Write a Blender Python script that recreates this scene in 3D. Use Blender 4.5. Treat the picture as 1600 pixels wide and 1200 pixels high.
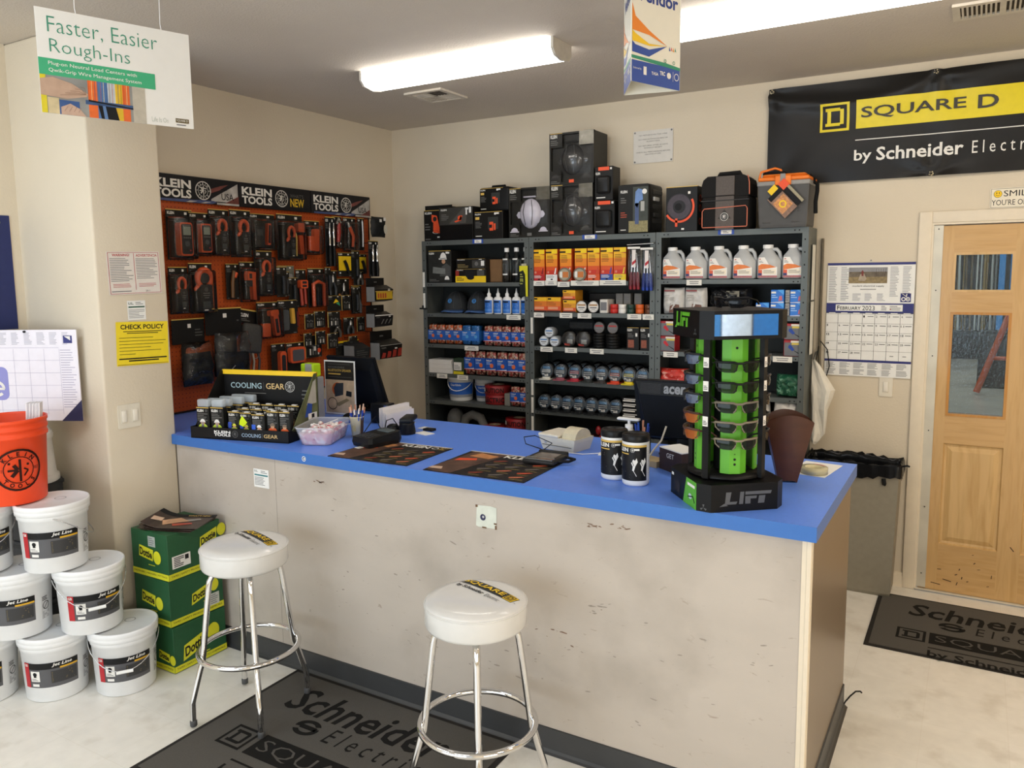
import bpy, bmesh, math, random
from mathutils import Matrix, Vector
R = random.Random(7)
sin, cos, pi, rad = math.sin, math.cos, math.pi, math.radians
sc = bpy.context.scene
for o in list(bpy.data.objects): bpy.data.objects.remove(o)
col = sc.collection

# ------------------------------------------------------------ camera
cd = bpy.data.cameras.new('camera'); cam = bpy.data.objects.new('camera', cd); col.objects.link(cam)
cd.sensor_fit = 'HORIZONTAL'; cd.sensor_width = 36.0; cd.lens = 1225.14 * 36 / 1600
cd.shift_x = -11.155 / 1600; cd.shift_y = -25.74 / 1600
cd.clip_start = 0.05; cd.clip_end = 60
_r = Vector((0.863775, 0.50377387, -0.0102288)); _u = Vector((-0.05028859, 0.10638851, 0.99305213)); _f = Vector((-0.50136195, 0.85725922, -0.11722981))
_m = Matrix((_r, _u, -_f)).transposed().to_4x4(); _m.translation = (4.0777, -5.0085, 1.863)
cam.matrix_world = _m
sc.camera = cam
# ------------------------------------------------------------ world, exposure, daylight, added fill
w = bpy.data.worlds.new('world'); sc.world = w; w.use_nodes = True
bg = w.node_tree.nodes['Background']; bg.inputs[0].default_value = (.75, .86, 1, 1); bg.inputs[1].default_value = 1.2
vs = sc.view_settings; vs.view_transform = 'Standard'; vs.look = 'None'; vs.gamma = 1; vs.use_curve_mapping = False
vs.exposure = -0.2
sc.cycles.use_denoising = True
sc.cycles.max_bounces = 7; sc.cycles.diffuse_bounces = 4; sc.cycles.transparent_max_bounces = 12; sc.cycles.caustics_reflective = False; sc.cycles.caustics_refractive = False
H = 3.006
def area(name, loc, rot, sx, sy, power, c):
    l = bpy.data.lights.new(name, 'AREA'); l.shape = 'RECTANGLE'; l.size = sx; l.size_y = sy; l.energy = power; l.color = c
    o = bpy.data.objects.new(name, l); col.objects.link(o); o.location = loc; o.rotation_euler = rot; return o
area('shopfront_daylight', (1.9, -7.55, 1.35), (rad(90), 0, rad(-4)), 3.8, 1.7, 115, (.78, .89, 1))
area('right_fill_light', (6.9, -6.1, 1.5), (rad(90), 0, rad(90)), 2.6, 1.9, 75, (1, .95, .88))  # added fill from the right to brighten the column; this wall has no window
area('warehouse_lamp', (4.2, 9.5, 5.4), (0, 0, 0), 6, 6, 430, (1, .97, .92))
FIX_EMIT = 10.0

# ------------------------------------------------------------ materials
def lin(h):
    h = h.lstrip('#'); c = [int(h[i:i+2], 16) / 255 for i in (0, 2, 4)]
    return [x / 12.92 if x <= .04045 else ((x + .055) / 1.055) ** 2.4 for x in c]
_M = {}
def K(h, rough=.5, metal=0., var=.06, scale=30., bump=0., bscale=200., alpha=1., trans=0., emit=0., coat=0., ior=1.45, stretch=None, name=None):
    key = (h, rough, metal, var, scale, bump, bscale, alpha, trans, emit, coat, ior, stretch)
    if key in _M: return _M[key]
    m = bpy.data.materials.new(name or 'finish_' + h.lstrip('#')); m.use_nodes = True
    n = m.node_tree.nodes; L = m.node_tree.links; b = n['Principled BSDF']
    c = lin(h)
    if max(c) < .03 and ior == 1.45: ior = 1.28
    b.inputs['Roughness'].default_value = rough; b.inputs['Metallic'].default_value = metal
    b.inputs['Base Color'].default_value = (*c, 1); b.inputs['IOR'].default_value = ior
    if alpha < 1: b.inputs['Alpha'].default_value = alpha
    if trans: b.inputs['Transmission Weight'].default_value = trans
    if coat: b.inputs['Coat Weight'].default_value = coat; b.inputs['Coat Roughness'].default_value = .08
    if emit: b.inputs['Emission Color'].default_value = (*c, 1); b.inputs['Emission Strength'].default_value = emit
    if var or bump:
        tc = n.new('ShaderNodeTexCoord'); src = tc.outputs['Object']
        if stretch:
            mp = n.new('ShaderNodeMapping'); mp.inputs['Scale'].default_value = stretch; L.new(src, mp.inputs[0]); src = mp.outputs[0]
    if var:
        t = n.new('ShaderNodeTexNoise'); t.inputs['Scale'].default_value = scale; t.inputs['Detail'].default_value = 4; L.new(src, t.inputs['Vector'])
        r = n.new('ShaderNodeMapRange'); r.inputs['From Min'].default_value = .3; r.inputs['From Max'].default_value = .7
        r.inputs['To Min'].default_value = 1 - var; r.inputs['To Max'].default_value = 1 + var; L.new(t.outputs['Fac'], r.inputs['Value'])
        x = n.new('ShaderNodeVectorMath'); x.operation = 'SCALE'; x.inputs[0].default_value = c; L.new(r.outputs[0], x.inputs['Scale'])
        L.new(x.outputs[0], b.inputs['Base Color'])
    if bump:
        t = n.new('ShaderNodeTexNoise'); t.inputs['Scale'].default_value = bscale; t.inputs['Detail'].default_value = 3; L.new(src, t.inputs['Vector'])
        bu = n.new('ShaderNodeBump'); bu.inputs['Strength'].default_value = bump; bu.inputs['Distance'].default_value = .01
        L.new(t.outputs['Fac'], bu.inputs['Height']); L.new(bu.outputs[0], b.inputs['Normal'])
    _M[key] = m
    return m
def mix_spots(m, h2, scale, lo, hi, stretch=(1, 1, 1), detail=6, dist=0.):
    """wear with a shape of its own: a second colour where a noise is high"""
    n = m.node_tree.nodes; L = m.node_tree.links; b = n['Principled BSDF']
    tc = n.new('ShaderNodeTexCoord'); mp = n.new('ShaderNodeMapping'); mp.inputs['Scale'].default_value = stretch; L.new(tc.outputs['Object'], mp.inputs[0])
    t = n.new('ShaderNodeTexNoise'); t.inputs['Scale'].default_value = scale; t.inputs['Detail'].default_value = detail; t.inputs['Distortion'].default_value = dist; L.new(mp.outputs[0], t.inputs['Vector'])
    r = n.new('ShaderNodeMapRange'); r.inputs['From Min'].default_value = lo; r.inputs['From Max'].default_value = hi; L.new(t.outputs['Fac'], r.inputs['Value'])
    x = n.new('ShaderNodeMix'); x.data_type = 'RGBA'; L.new(r.outputs[0], x.inputs['Factor'])
    s = b.inputs['Base Color']
    if s.links: L.new(s.links[0].from_socket, x.inputs['A'])
    else: x.inputs['A'].default_value = s.default_value
    x.inputs['B'].default_value = (*lin(h2), 1); L.new(x.outputs['Result'], s)
    return m
WHITE = K('f2f2f0', .45, var=.02); BLACK = K('141414', .45, var=.1); INK = K('1b1b1d', .6, var=0); PAPER = K('eeeeea', .7, var=.02)
CARD = K('1c1b1a', .35, var=.12); ORANGE = K('d8491c', .45, var=.04); YEL = K('f0c81e', .5, var=.03); DGREY = K('3b3c3d', .5, var=.08)
GREY = K('8b8c8c', .5, var=.05); GOLD = K('d9b45a', .4, var=.03); CHROME = K('dcdcdc', .07, 1, var=0); STEEL = K('a9a9a6', .35, 1, var=.05)
RED = K('b3202a', .45, var=.05); BLUE = K('1f52b5', .5, var=.04)
def film(name, tint, k):
    m = bpy.data.materials.new(name); m.use_nodes = True; n = m.node_tree.nodes; L = m.node_tree.links; n.remove(n['Principled BSDF']); out = n['Material Output']
    tp = n.new('ShaderNodeBsdfTransparent'); tp.inputs[0].default_value = (*lin(tint), 1); gl = n.new('ShaderNodeBsdfGlossy'); gl.inputs['Roughness'].default_value = .09
    t = n.new('ShaderNodeTexNoise'); t.inputs['Scale'].default_value = 22; bu = n.new('ShaderNodeBump'); bu.inputs['Strength'].default_value = .25; bu.inputs['Distance'].default_value = .01; L.new(t.outputs['Fac'], bu.inputs['Height']); L.new(bu.outputs[0], gl.inputs['Normal'])
    lw = n.new('ShaderNodeFresnel'); lw.inputs[0].default_value = 1.45; mu = n.new('ShaderNodeMath'); mu.operation = 'MULTIPLY'; mu.inputs[1].default_value = k; L.new(lw.outputs[0], mu.inputs[0])
    mx = n.new('ShaderNodeMixShader'); L.new(mu.outputs[0], mx.inputs[0]); L.new(tp.outputs[0], mx.inputs[1]); L.new(gl.outputs[0], mx.inputs[2]); L.new(mx.outputs[0], out.inputs[0]); return m
FILM = film('clear_film', 'fafafa', 1.3)
GINK = K('77777a', .6, var=0); SILVER = K('c4c6c8', .3, .8, var=.03); TAN = K('b98a5c', .6, var=.08)

# ------------------------------------------------------------ mesh builder
def frame(o, u, v):
    u = Vector(u).normalized(); v = Vector(v).normalized(); n = u.cross(v)
    m = Matrix((u, v, n)).transposed().to_4x4(); m.translation = Vector(o); return m
def rotz(a): return Matrix.Rotation(a, 4, 'Z')
def tr(x, y, z): return Matrix.Translation((x, y, z))
_T = {}
def text_tris(s, bold=0., shear=0.):
    k = (s, bold, shear)
    if k not in _T:
        c = bpy.data.curves.new('lettering', 'FONT'); c.body = s; c.size = 1; c.offset = bold; c.shear = shear; c.resolution_u = 2 if len(s) > 6 else 3
        o = bpy.data.objects.new('lettering', c); me = o.to_mesh()
        v = [(p.co.x, p.co.y) for p in me.vertices]; f = [tuple(q.vertices) for q in me.polygons]
        o.to_mesh_clear(); bpy.data.objects.remove(o); bpy.data.curves.remove(c)
        x0, x1 = min(p[0] for p in v), max(p[0] for p in v); y0, y1 = min(p[1] for p in v), max(p[1] for p in v)
        _T[k] = ([((x - x0) / (x1 - x0), (y - y0) / max(1e-6, y1 - y0)) for x, y in v], f, (x1 - x0) / max(1e-6, y1 - y0))
    return _T[k]
LZ = .0005
class MB:
    def __init__(s): s.v = []; s.f = []; s.mi = []; s.sm = []; s.mats = []; s.T = None
    def art(s, T): s.T = T; return s
    def _m(s, m):
        if m not in s.mats: s.mats.append(m)
        return s.mats.index(m)
    def add(s, vs, fs, m, smooth=False):
        b = len(s.v); T = s.T
        for p in vs:
            if T is None: s.v.append(tuple(p))
            elif callable(T): s.v.append(tuple(T(*p)))
            else: s.v.append(tuple(T @ Vector(p)))
        i = s._m(m)
        for f in fs: s.f.append(tuple(b + k for k in f)); s.mi.append(i); s.sm.append(smooth)
        return s
    def box(s, x0, y0, z0, x1, y1, z1, m, bev=0., seg=1):
        if bev <= 0:
            v = [(x, y, z) for x in (x0, x1) for y in (y0, y1) for z in (z0, z1)]
            return s.add(v, [(0, 1, 3, 2), (4, 6, 7, 5), (0, 4, 5, 1), (2, 3, 7, 6), (0, 2, 6, 4), (1, 5, 7, 3)], m)
        bm = bmesh.new(); bmesh.ops.create_cube(bm, size=1)
        for q in bm.verts: q.co = Vector(((x0 + x1) / 2 + q.co.x * (x1 - x0), (y0 + y1) / 2 + q.co.y * (y1 - y0), (z0 + z1) / 2 + q.co.z * (z1 - z0)))
        bmesh.ops.bevel(bm, geom=bm.edges[:], offset=bev, segments=seg, affect='EDGES', profile=.5)
        bm.verts.index_update()
        s.add([q.co[:] for q in bm.verts], [[q.index for q in f.verts] for f in bm.faces], m, seg > 1); bm.free(); return s
    def lathe(s, prof, m, n=28, c=(0, 0, 0), smooth=True, caps=(True, True), sx=1., sy=1.):
        v = []; f = []
        for r, z in prof:
            for k in range(n):
                a = 2 * pi * k / n; v.append((c[0] + r * cos(a) * sx, c[1] + r * sin(a) * sy, c[2] + z))
        for i in range(len(prof) - 1):
            for k in range(n): f.append((i * n + k, i * n + (k + 1) % n, (i + 1) * n + (k + 1) % n, (i + 1) * n + k))
        s.add(v, f, m, smooth)
        if caps[0] and prof[0][0] > 1e-5: s.add(v[:n], [tuple(range(n - 1, -1, -1))], m)
        if caps[1] and prof[-1][0] > 1e-5: s.add(v[-n:], [tuple(range(n))], m)
        return s
    def tube(s, pts, r, m, n=8, closed=False, caps=True):
        P = [Vector(p) for p in pts]; N = len(P); v = []; f = []; up = None
        for i in range(N):
            a = P[(i - 1) % N] if closed or i else P[i]; b = P[(i + 1) % N] if closed or i < N - 1 else P[i]
            d = (b - a).normalized()
            if up is None: up = Vector((0, 0, 1)) if abs(d.z) < .9 else Vector((1, 0, 0))
            x = d.cross(up)
            if x.length < 1e-4: x = d.cross(Vector((0, 1, 0)))
            x.normalize(); y = x.cross(d); up = y
            rr = r[i] if isinstance(r, (list, tuple)) else r
            for k in range(n): q = P[i] + (x * cos(2 * pi * k / n) + y * sin(2 * pi * k / n)) * rr; v.append(q[:])
        for i in range(N if closed else N - 1):
            j = (i + 1) % N
            for k in range(n): f.append((i * n + k, j * n + k, j * n + (k + 1) % n, i * n + (k + 1) % n))
        s.add(v, [q[::-1] for q in f], m, True)
        if caps and not closed: s.add(v[:n], [tuple(range(n))], m); s.add(v[-n:], [tuple(range(n - 1, -1, -1))], m)
        return s
    def prism(s, poly, z0, z1, m, m_side=None, smooth=False):
        n = len(poly)
        s.add([(x, y, z1) for x, y in poly], [tuple(range(n))], m); s.add([(x, y, z0) for x, y in poly], [tuple(range(n - 1, -1, -1))], m)
        v = [(x, y, z0) for x, y in poly] + [(x, y, z1) for x, y in poly]
        return s.add(v, [(i, (i + 1) % n, n + (i + 1) % n, n + i) for i in range(n)], m_side or m, smooth)
    def ball(s, c, rx, ry, rz, m, n=14, k=8, lo=-pi / 2, hi=pi / 2):
        v = []; f = []
        for i in range(k + 1):
            b = lo + (hi - lo) * i / k
            for j in range(n): a = 2 * pi * j / n; v.append((c[0] + rx * cos(b) * cos(a), c[1] + ry * cos(b) * sin(a), c[2] + rz * sin(b)))
        for i in range(k):
            for j in range(n): f.append((i * n + j, i * n + (j + 1) % n, (i + 1) * n + (j + 1) % n, (i + 1) * n + j))
        return s.add(v, f, m, True)
    # flat print, in the local plane of T
    def rect(s, x0, y0, x1, y1, m, z=0, nx=1):
        v = []; 
        for i in range(nx + 1): x = x0 + (x1 - x0) * i / nx; v += [(x, y0, z * LZ), (x, y1, z * LZ)]
        return s.add(v, [(2 * i, 2 * i + 2, 2 * i + 3, 2 * i + 1) for i in range(nx)], m, nx > 1)
    def poly(s, pts, m, z=0): return s.add([(x, y, z * LZ) for x, y in pts], [tuple(range(len(pts)))], m)
    def disc(s, x, y, r, m, z=0, n=24, ry=None, a0=0., a1=2 * pi):
        return s.poly([(x + r * cos(a0 + (a1 - a0) * k / n), y + (ry or r) * sin(a0 + (a1 - a0) * k / n)) for k in range(n + (a1 - a0 < 6.2))], m, z)
    def ring(s, x, y, r0, r1, m, z=0, n=28, a0=0., a1=2 * pi, k=1.):
        v = []
        for i in range(n + 1): a = a0 + (a1 - a0) * i / n; v += [(x + r0 * cos(a), y + k * r0 * sin(a), z * LZ), (x + r1 * cos(a), y + k * r1 * sin(a), z * LZ)]
        return s.add(v, [(2 * i, 2 * i + 1, 2 * i + 3, 2 * i + 2) for i in range(n)], m)
    def line(s, pts, wd, m, z=0):
        for (a, b), (c, d) in zip(pts, pts[1:]):
            L = math.hypot(c - a, d - b) or 1e-6; nx, ny = -(d - b) / L * wd / 2, (c - a) / L * wd / 2
            s.poly([(a - nx, b - ny), (c - nx, d - ny), (c + nx, d + ny), (a + nx, b + ny)], m, z)
        return s
    def text(s, t, x0, y0, x1, y1, m, z=1, bold=0., shear=0., keep=False):
        v, f, asp = text_tris(t, bold, shear)
        if keep:
            wd = min(x1 - x0, asp * (y1 - y0)); x0 = (x0 + x1 - wd) / 2; x1 = x0 + wd
        return s.add([(x0 + a * (x1 - x0), y0 + b * (y1 - y0), z * LZ) for a, b in v], f, m)
    def lines(s, x0, y0, x1, y1, n, m, z=1, seed=1, fill=.4, ctr=False):
        rr = random.Random(seed); h = (y1 - y0) / n
        for i in range(n):
            L = (x1 - x0) * (.6 + .4 * rr.random()); a = x0 + ((x1 - x0 - L) / 2 if ctr else 0); y = y1 - h * (i + .5)
            s.rect(a, y - h * fill / 2, a + L, y + h * fill / 2, m, z)
        return s
    def build(s, name, parent=None, loc=(0, 0, 0), rz=0.):
        me = bpy.data.meshes.new(name); me.from_pydata(s.v, [], s.f)
        for m in s.mats: me.materials.append(m)
        me.polygons.foreach_set('material_index', s.mi); me.polygons.foreach_set('use_smooth', s.sm)
        me.validate(); me.update()
        o = bpy.data.objects.new(name, me); col.objects.link(o); o.location = loc; o.rotation_euler = (0, 0, rz)
        if parent: o.parent = parent
        return o
def tag(o, label=None, cat=None, group=None, kind=None):
    if label: o['label'] = label
    if cat: o['category'] = cat
    if group: o['group'] = group
    if kind: o['kind'] = kind
    return o
def thing(name, label, cat, loc=(0, 0, 0), rz=0., group=None):
    o = bpy.data.objects.new(name, None); col.objects.link(o); o.location = loc; o.rotation_euler = (0, 0, rz); o.empty_display_size = .05
    return tag(o, label, cat, group)
def struct(o): o['kind'] = 'structure'; return o
def dup(o, loc=None, rz=None, label=None, group=None, parent=None):
    c = o.copy(); col.objects.link(c)
    if parent: c.parent = parent
    if loc: c.location = loc
    if rz is not None: c.rotation_euler = (0, 0, rz)
    if label: c['label'] = label
    if group: c['group'] = group
    for ch in list(o.children): dup(ch, parent=c)
    return c
NUM = ['zero', 'one', 'two', 'three', 'four', 'five', 'six', 'seven', 'eight', 'nine', 'ten']
ORD = ['leftmost', 'second', 'third', 'fourth', 'fifth', 'sixth', 'seventh', 'eighth', 'ninth']
def which(i, n):
    if i == 0: return 'leftmost'
    if i == n - 1: return 'rightmost'
    if n == 3: return 'middle'
    return ORD[i] + ' from left'
def wrapT(r0, r1=None, h=1., a0=0., off=.0006):
    r1 = r0 if r1 is None else r1
    def T(x, y, z):
        r = r0 + (r1 - r0) * y / h; a = a0 + x / ((r0 + r1) / 2); q = r + z + off
        return (q * sin(a), -q * cos(a), y)
    return T
def lineman(mb, x, y, r, m, bg=None, z=1, words=True):
    """round trade emblem: ring with two words and a worker on a pole"""
    if bg: mb.disc(x, y, r, bg, z)
    mb.ring(x, y, r * .9, r, m, z + 1)
    mb.ring(x, y, r * .60, r * .64, m, z + 1, 20)
    mb.line([(x + .05 * r, y - .55 * r), (x + .05 * r, y + .5 * r)], r * .1, m, z + 1)
    mb.line([(x - .42 * r, y + .34 * r), (x + .42 * r, y + .22 * r)], r * .1, m, z + 1)
    mb.line([(x - .3 * r, y - .3 * r), (x - .05 * r, y), (x - .2 * r, y + .25 * r)], r * .16, m, z + 1)
    mb.line([(x - .45 * r, y), (x - .1 * r, y)], r * .1, m, z + 1)
    mb.line([(x + .2 * r, y - .3 * r), (x + .38 * r, y - .05 * r), (x + .2 * r, y + .05 * r)], r * .07, m, z + 1)
    if words:
        T0 = s_T = mb.T
        for wd, top in (('KLEIN', 1), ('TOOLS', 0)):
            for i, ch in enumerate(wd):
                a = (pi / 2 - (i - 2) * .42) if top else (-pi / 2 + (i - 2) * .42)
                cx, cy = x + .76 * r * cos(a), y + .76 * r * sin(a); rot = a - pi / 2 if top else a + pi / 2
                v, f, asp = text_tris(ch, .03); hh = r * .2; ww = min(hh * asp, hh * .95)
                P = []
                for p, q in v:
                    lx, ly = (p - .5) * ww, (q - .5) * hh; P.append((cx + lx * cos(rot) - ly * sin(rot), cy + lx * sin(rot) + ly * cos(rot), (z + 1) * LZ))
                mb.add(P, f, m)
        mb.text('EST.', x - .86 * r, y - .07 * r, x - .62 * r, y + .07 * r, m, z + 1); mb.text('1857', x + .62 * r, y - .07 * r, x + .86 * r, y + .07 * r, m, z + 1)
def klein(mb, x0, y0, x1, y1, m, z=1, lines2=True):
    h = y1 - y0
    if lines2:
        mb.text('KLEIN', x0, y0 + h * .53, x1, y1, m, z, .035); mb.text('TOOLS', x0, y0, x1, y0 + h * .47, m, z, .035)
    else: mb.text('KLEIN', x0, y0, x1, y1, m, z, .03)
def squared(mb, x0, y0, s, m, z=1):
    """square outline holding a D"""
    t = s * .1
    mb.rect(x0, y0, x0 + s, y0 + t, m, z); mb.rect(x0, y0 + s - t, x0 + s, y0 + s, m, z); mb.rect(x0, y0 + t, x0 + t, y0 + s - t, m, z); mb.rect(x0 + s - t, y0 + t, x0 + s, y0 + s - t, m, z)
    a = x0 + s * .2; b = y0 + s * .2; q = s * .6
    mb.rect(a, b, a + q * .85, b + q * .2, m, z); mb.rect(a, b + q * .8, a + q * .85, b + q, m, z); mb.rect(a + q * .12, b + q * .2, a + q * .32, b + q * .8, m, z)
    mb.poly([(a + q * .85, b), (a + q, b + q * .15), (a + q, b + q * .85), (a + q * .85, b + q), (a + q * .8, b + q * .8), (a + q * .8, b + q * .2)], m, z)
# ------------------------------------------------------------ room shell
WALL = K('d9cdb7', .75, var=.02, scale=3, bump=.12, bscale=90, name='wall_paint')
CEIL = K('cfc6ba', .85, var=.02, scale=3, bump=.35, bscale=110, name='ceiling_texture')
TRIMP = K('e4d8c2', .5, var=.02, name='trim_paint')
def floor_mat():
    m = K('efece4', .3, var=.04, scale=14, name='vinyl_tile'); mix_spots(m, 'cdc6b8', 6, .55, .85, detail=8); mix_spots(m, 'a09686', 42, .72, .84)
    n = m.node_tree.nodes; L = m.node_tree.links; b = n['Principled BSDF']
    tc = n.new('ShaderNodeTexCoord'); br = n.new('ShaderNodeTexBrick'); br.offset = 0; L.new(tc.outputs['Object'], br.inputs['Vector'])
    br.inputs['Scale'].default_value = 1; br.inputs['Brick Width'].default_value = .305; br.inputs['Row Height'].default_value = .305; br.inputs['Mortar Size'].default_value = .0015
    br.inputs['Color1'].default_value = (1, 1, 1, 1); br.inputs['Color2'].default_value = (.96, .96, .95, 1); br.inputs['Mortar'].default_value = (.93, .92, .90, 1)
    x = n.new('ShaderNodeMix'); x.data_type = 'RGBA'; x.blend_type = 'MULTIPLY'; x.inputs['Factor'].default_value = 1
    s = b.inputs['Base Color']; L.new(s.links[0].from_socket, x.inputs['A']); L.new(br.outputs['Color'], x.inputs['B']); L.new(x.outputs['Result'], s)
    return m
FLOOR = floor_mat()
struct(MB().box(-.3, -7.8, -.1, 7, .0, 0, FLOOR).build('floor'))
struct(MB().box(-.3, -7.8, H, 7, .15, H + .1, CEIL).build('ceiling'))
mb = MB(); DX0, DX1, DH = 3.836, 4.75, 2.118
mb.box(-.3, 0, 0, DX0, .13, H, WALL); mb.box(DX1, 0, 0, 7, .13, H, WALL); mb.box(DX0, 0, DH, DX1, .13, H, WALL)
struct(mb.build('wall_back'))
struct(MB().box(-.3, -2.46, 0, 0, 0, H, WALL).build('wall_left'))
struct(MB().box(-.3, -2.829, 0, .527, -2.46, H, WALL, .012, 3).build('wall_column'))
struct(MB().box(-.3, -7.8, 0, -.09, -2.829, H, WALL).build('wall_front_left'))
struct(MB().box(7, -7.8, 0, 7.15, .13, H, WALL).build('wall_right'))
mb = MB(); mb.box(-.3, -7.8, 0, .3, -7.65, H, WALL); mb.box(4.9, -7.8, 0, 7, -7.65, H, WALL); mb.box(.3, -7.8, 0, 4.9, -7.65, .5, WALL); mb.box(.3, -7.8, 2.55, 4.9, -7.65, H, WALL)
struct(mb.build('wall_shopfront'))
mb = MB()
for x in (.3, 1.84, 3.38, 4.84): mb.box(x, -7.76, .5, x + .06, -7.69, 2.55, STEEL)
mb.box(.3, -7.76, .5, 4.9, -7.69, .56, STEEL); mb.box(.3, -7.76, 2.49, 4.9, -7.69, 2.55, STEEL)
wn = struct(mb.build('window_1')); MB().box(.36, -7.73, .56, 4.84, -7.72, 2.49, K('e8f2f2', .03, trans=1., var=0, alpha=.25)).build('glass', wn)
# base trims
mb = MB(); mb.box(3.25, -.016, 0, 3.775, 0, .07, TRIMP); mb.box(3.25, -.012, .07, 3.775, 0, .088, TRIMP); struct(mb.build('baseboard_back'))
mb = MB(); mb.box(.527, -2.84, 0, .54, -2.46, .1, DGREY); mb.box(-.09, -2.842, 0, .54, -2.829, .1, DGREY); struct(mb.build('baseboard_column'))
# ------------------------------------------------------------ door
def woodm(nm, base, st):
    m = K(base, .42, var=.05, scale=2.2, stretch=st, coat=.15, name=nm); mix_spots(m, 'bc9458', 3, .46, .8, stretch=st, detail=8, dist=.8); return m
WV = woodm('door_wood_vertical', 'cca66f', (14, 14, 1.3)); WH = woodm('door_wood_horizontal', 'caa36c', (1.3, 14, 14)); WP = woodm('door_panel_wood', 'd2ae76', (9, 9, 1.0))
WD = woodm('glazing_bead_wood', 'bd8338', (14, 14, 2))

mb = MB()
for a, b in ((3.77, 3.836), (4.75, 4.816)): mb.box(a, -.018, 0, b, 0, 2.19, TRIMP, .004, 2)
mb.box(3.836, -.018, 2.127, 4.75, 0, 2.19, TRIMP, .004, 2)
mb.box(3.833, -.012, 0, 3.845, .12, 2.127, TRIMP); mb.box(4.742, -.012, 0, 4.753, .12, 2.127, TRIMP); mb.box(3.845, -.012, 2.116, 4.742, .12, 2.127, TRIMP)
struct(mb.build('trim_1'))
mb = MB(); y0, y1 = .004, .046; X = (3.852, 3.948, 4.240, 4.347, 4.639, 4.736)
for a, b in ((0, 1), (2, 3), (4, 5)): mb.box(X[a], y0, .012, X[b], y1, 2.110, WV)
for a, b in ((1, 2), (3, 4)):
    for z0, z1 in ((.012, .292), (.885, 1.045), (1.632, 1.742), (1.962, 2.110)): mb.box(X[a], y0 + .0004, z0, X[b], y1 - .0004, z1, WH)
    # raised panel with sunk border
    def PT(x, z, y): return (x, y0 + y, z)
    mb.T = None; xa, xb, za, zb = X[a], X[b], .292, .885; e = .03
    ring = lambda d: [(xa + d, za + d), (xb - d, za + d), (xb - d, zb - d), (xa + d, zb - d)]
    lv = [(0, 0), (.006, .012), (.018, .014), (.045, .005)]; vv = []; ff = []
    for d, dy in lv: vv += [(x, y0 + dy, z) for x, z in ring(d)]
    for i in range(3):
        for k in range(4): ff.append((i * 4 + k, i * 4 + (k + 1) % 4, i * 4 + 4 + (k + 1) % 4, i * 4 + 4 + k))
    ff.append((12, 13, 14, 15)); mb.add(vv, ff, WP); mb.box(xa, y0 + .02, za, xb, y1 - .002, zb, WP)
    for z0, z1, m in ((1.045, 1.632, WD), (1.742, 1.962, WP)):
        t = .014
        for q in ((xa, z0, xb, z0 + t), (xa, z1 - t, xb, z1), (xa, z0 + t, xa + t, z1 - t), (xb - t, z0 + t, xb, z1 - t)): mb.box(q[0], y0 - .003, q[1], q[2], y1, q[3], m)
rr = random.Random(5); SK = K('3a2a1a', .7, var=0); mb.art(frame((0, y0 - .0008, 0), (1, 0, 0), (0, 0, 1)))
for x, z, l, a in ((3.92, .055, .05, -.12), (3.98, .085, .045, -.2), (4.06, .15, .012, 1.2), (4.075, .10, .015, 1.4), (4.10, .09, .01, .3), (4.13, .2, .012, .8), (4.15, .17, .015, .2), (4.22, .13, .02, 1.5), (4.04, .12, .014, .4), (4.05, .06, .02, 1.3), (4.30, .33, .03, -.9), (4.12, .25, .01, .5), (3.95, .14, .02, .1), (4.2, .08, .012, .3)): mb.line([(x, z), (x + l * cos(a), z + l * sin(a))], rr.uniform(.0025, .005), SK, 0)
door = struct(mb.build('door_1'))
GL = film('door_glass', 'e8f0ee', .9)
for a, b in ((1, 2), (3, 4)):
    for z0, z1 in ((1.059, 1.618), (1.756, 1.948)): MB().box(X[a] + .013, .022, z0, X[b] - .013, .027, z1, GL).build('glass', door)
mb = MB(); mb.box(3.845, -.004, .02, 3.893, .004, 2.113, K('cfc9b8', .4, .25, var=.1, scale=6))
for z in (.1, .5, .95, 1.38, 1.75, 2.09): mb.lathe([(.004, 0), (.004, .003)], INK, 8, (0, 0, 0)) if 0 else mb.box(3.866, -.006, z, 3.872, -.003, z + .006, INK)
mb.build('strike_guard', door)
mb = MB(); mb.box(3.836, -.02, 0, 4.75, .13, .008, STEEL); mb.box(3.836, -.02, .008, 4.75, .0, .012, K('d8d2c2', .4)); struct(mb.build('trim_2'))
# ------------------------------------------------------------ warehouse beyond the door
CON = K('a09d98', .3, var=.12, scale=2); mix_spots(CON, '7f8183', 1.2, .5, .8)
struct(MB().box(-2, .13, -.1, 11, 18, 0, CON).build('floor_warehouse'))
WDK = K('5f6164', .8, var=.05)
mb = MB(); mb.box(-2, 17.9, 0, 11, 18, 6, WDK); mb.box(-2.1, .13, 0, -2, 18, 6, WDK); mb.box(11, .13, 0, 11.1, 18, 6, WDK); mb.box(-2, .13, 6, 11, 18, 6.1, WDK); struct(mb.build('wall_warehouse'))
t = thing('storage_rack', 'dark pipe rack with blue uprights in the room behind the door glass', 'rack', (3.0, 14.0, 0))
for x in (-1.2, 1.42, 1.62): MB().box(x, 0, 0, x + .11, .12, 3.4, K('2f86d0', .4)).build('upright', t)
mb = MB(); mb.box(-1.2, -.05, .50, 2.2, .7, .58, K('2a2a2c', .5)); mb.box(-1.2, .02, 0, 2.2, .7, .50, K('1f2022', .6)); mb.box(-1.2, .7, .58, 2.2, .76, 3.4, K('241f1a', .7)); mb.build('shelf', t)
mb = MB()
for i in range(34):
    x = -1.0 + i * .072 + R.uniform(-.02, .02); mb.tube([(x, .3 + R.uniform(-.1, .2), .585), (x + R.uniform(-.06, .06), .45, 3.1)], R.uniform(.016, .03), K(R.choice(['c8c9c6', '8d8e8c', '6d5a3a', 'd9d9d4', 'a08248']), .4, .2))
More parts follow.
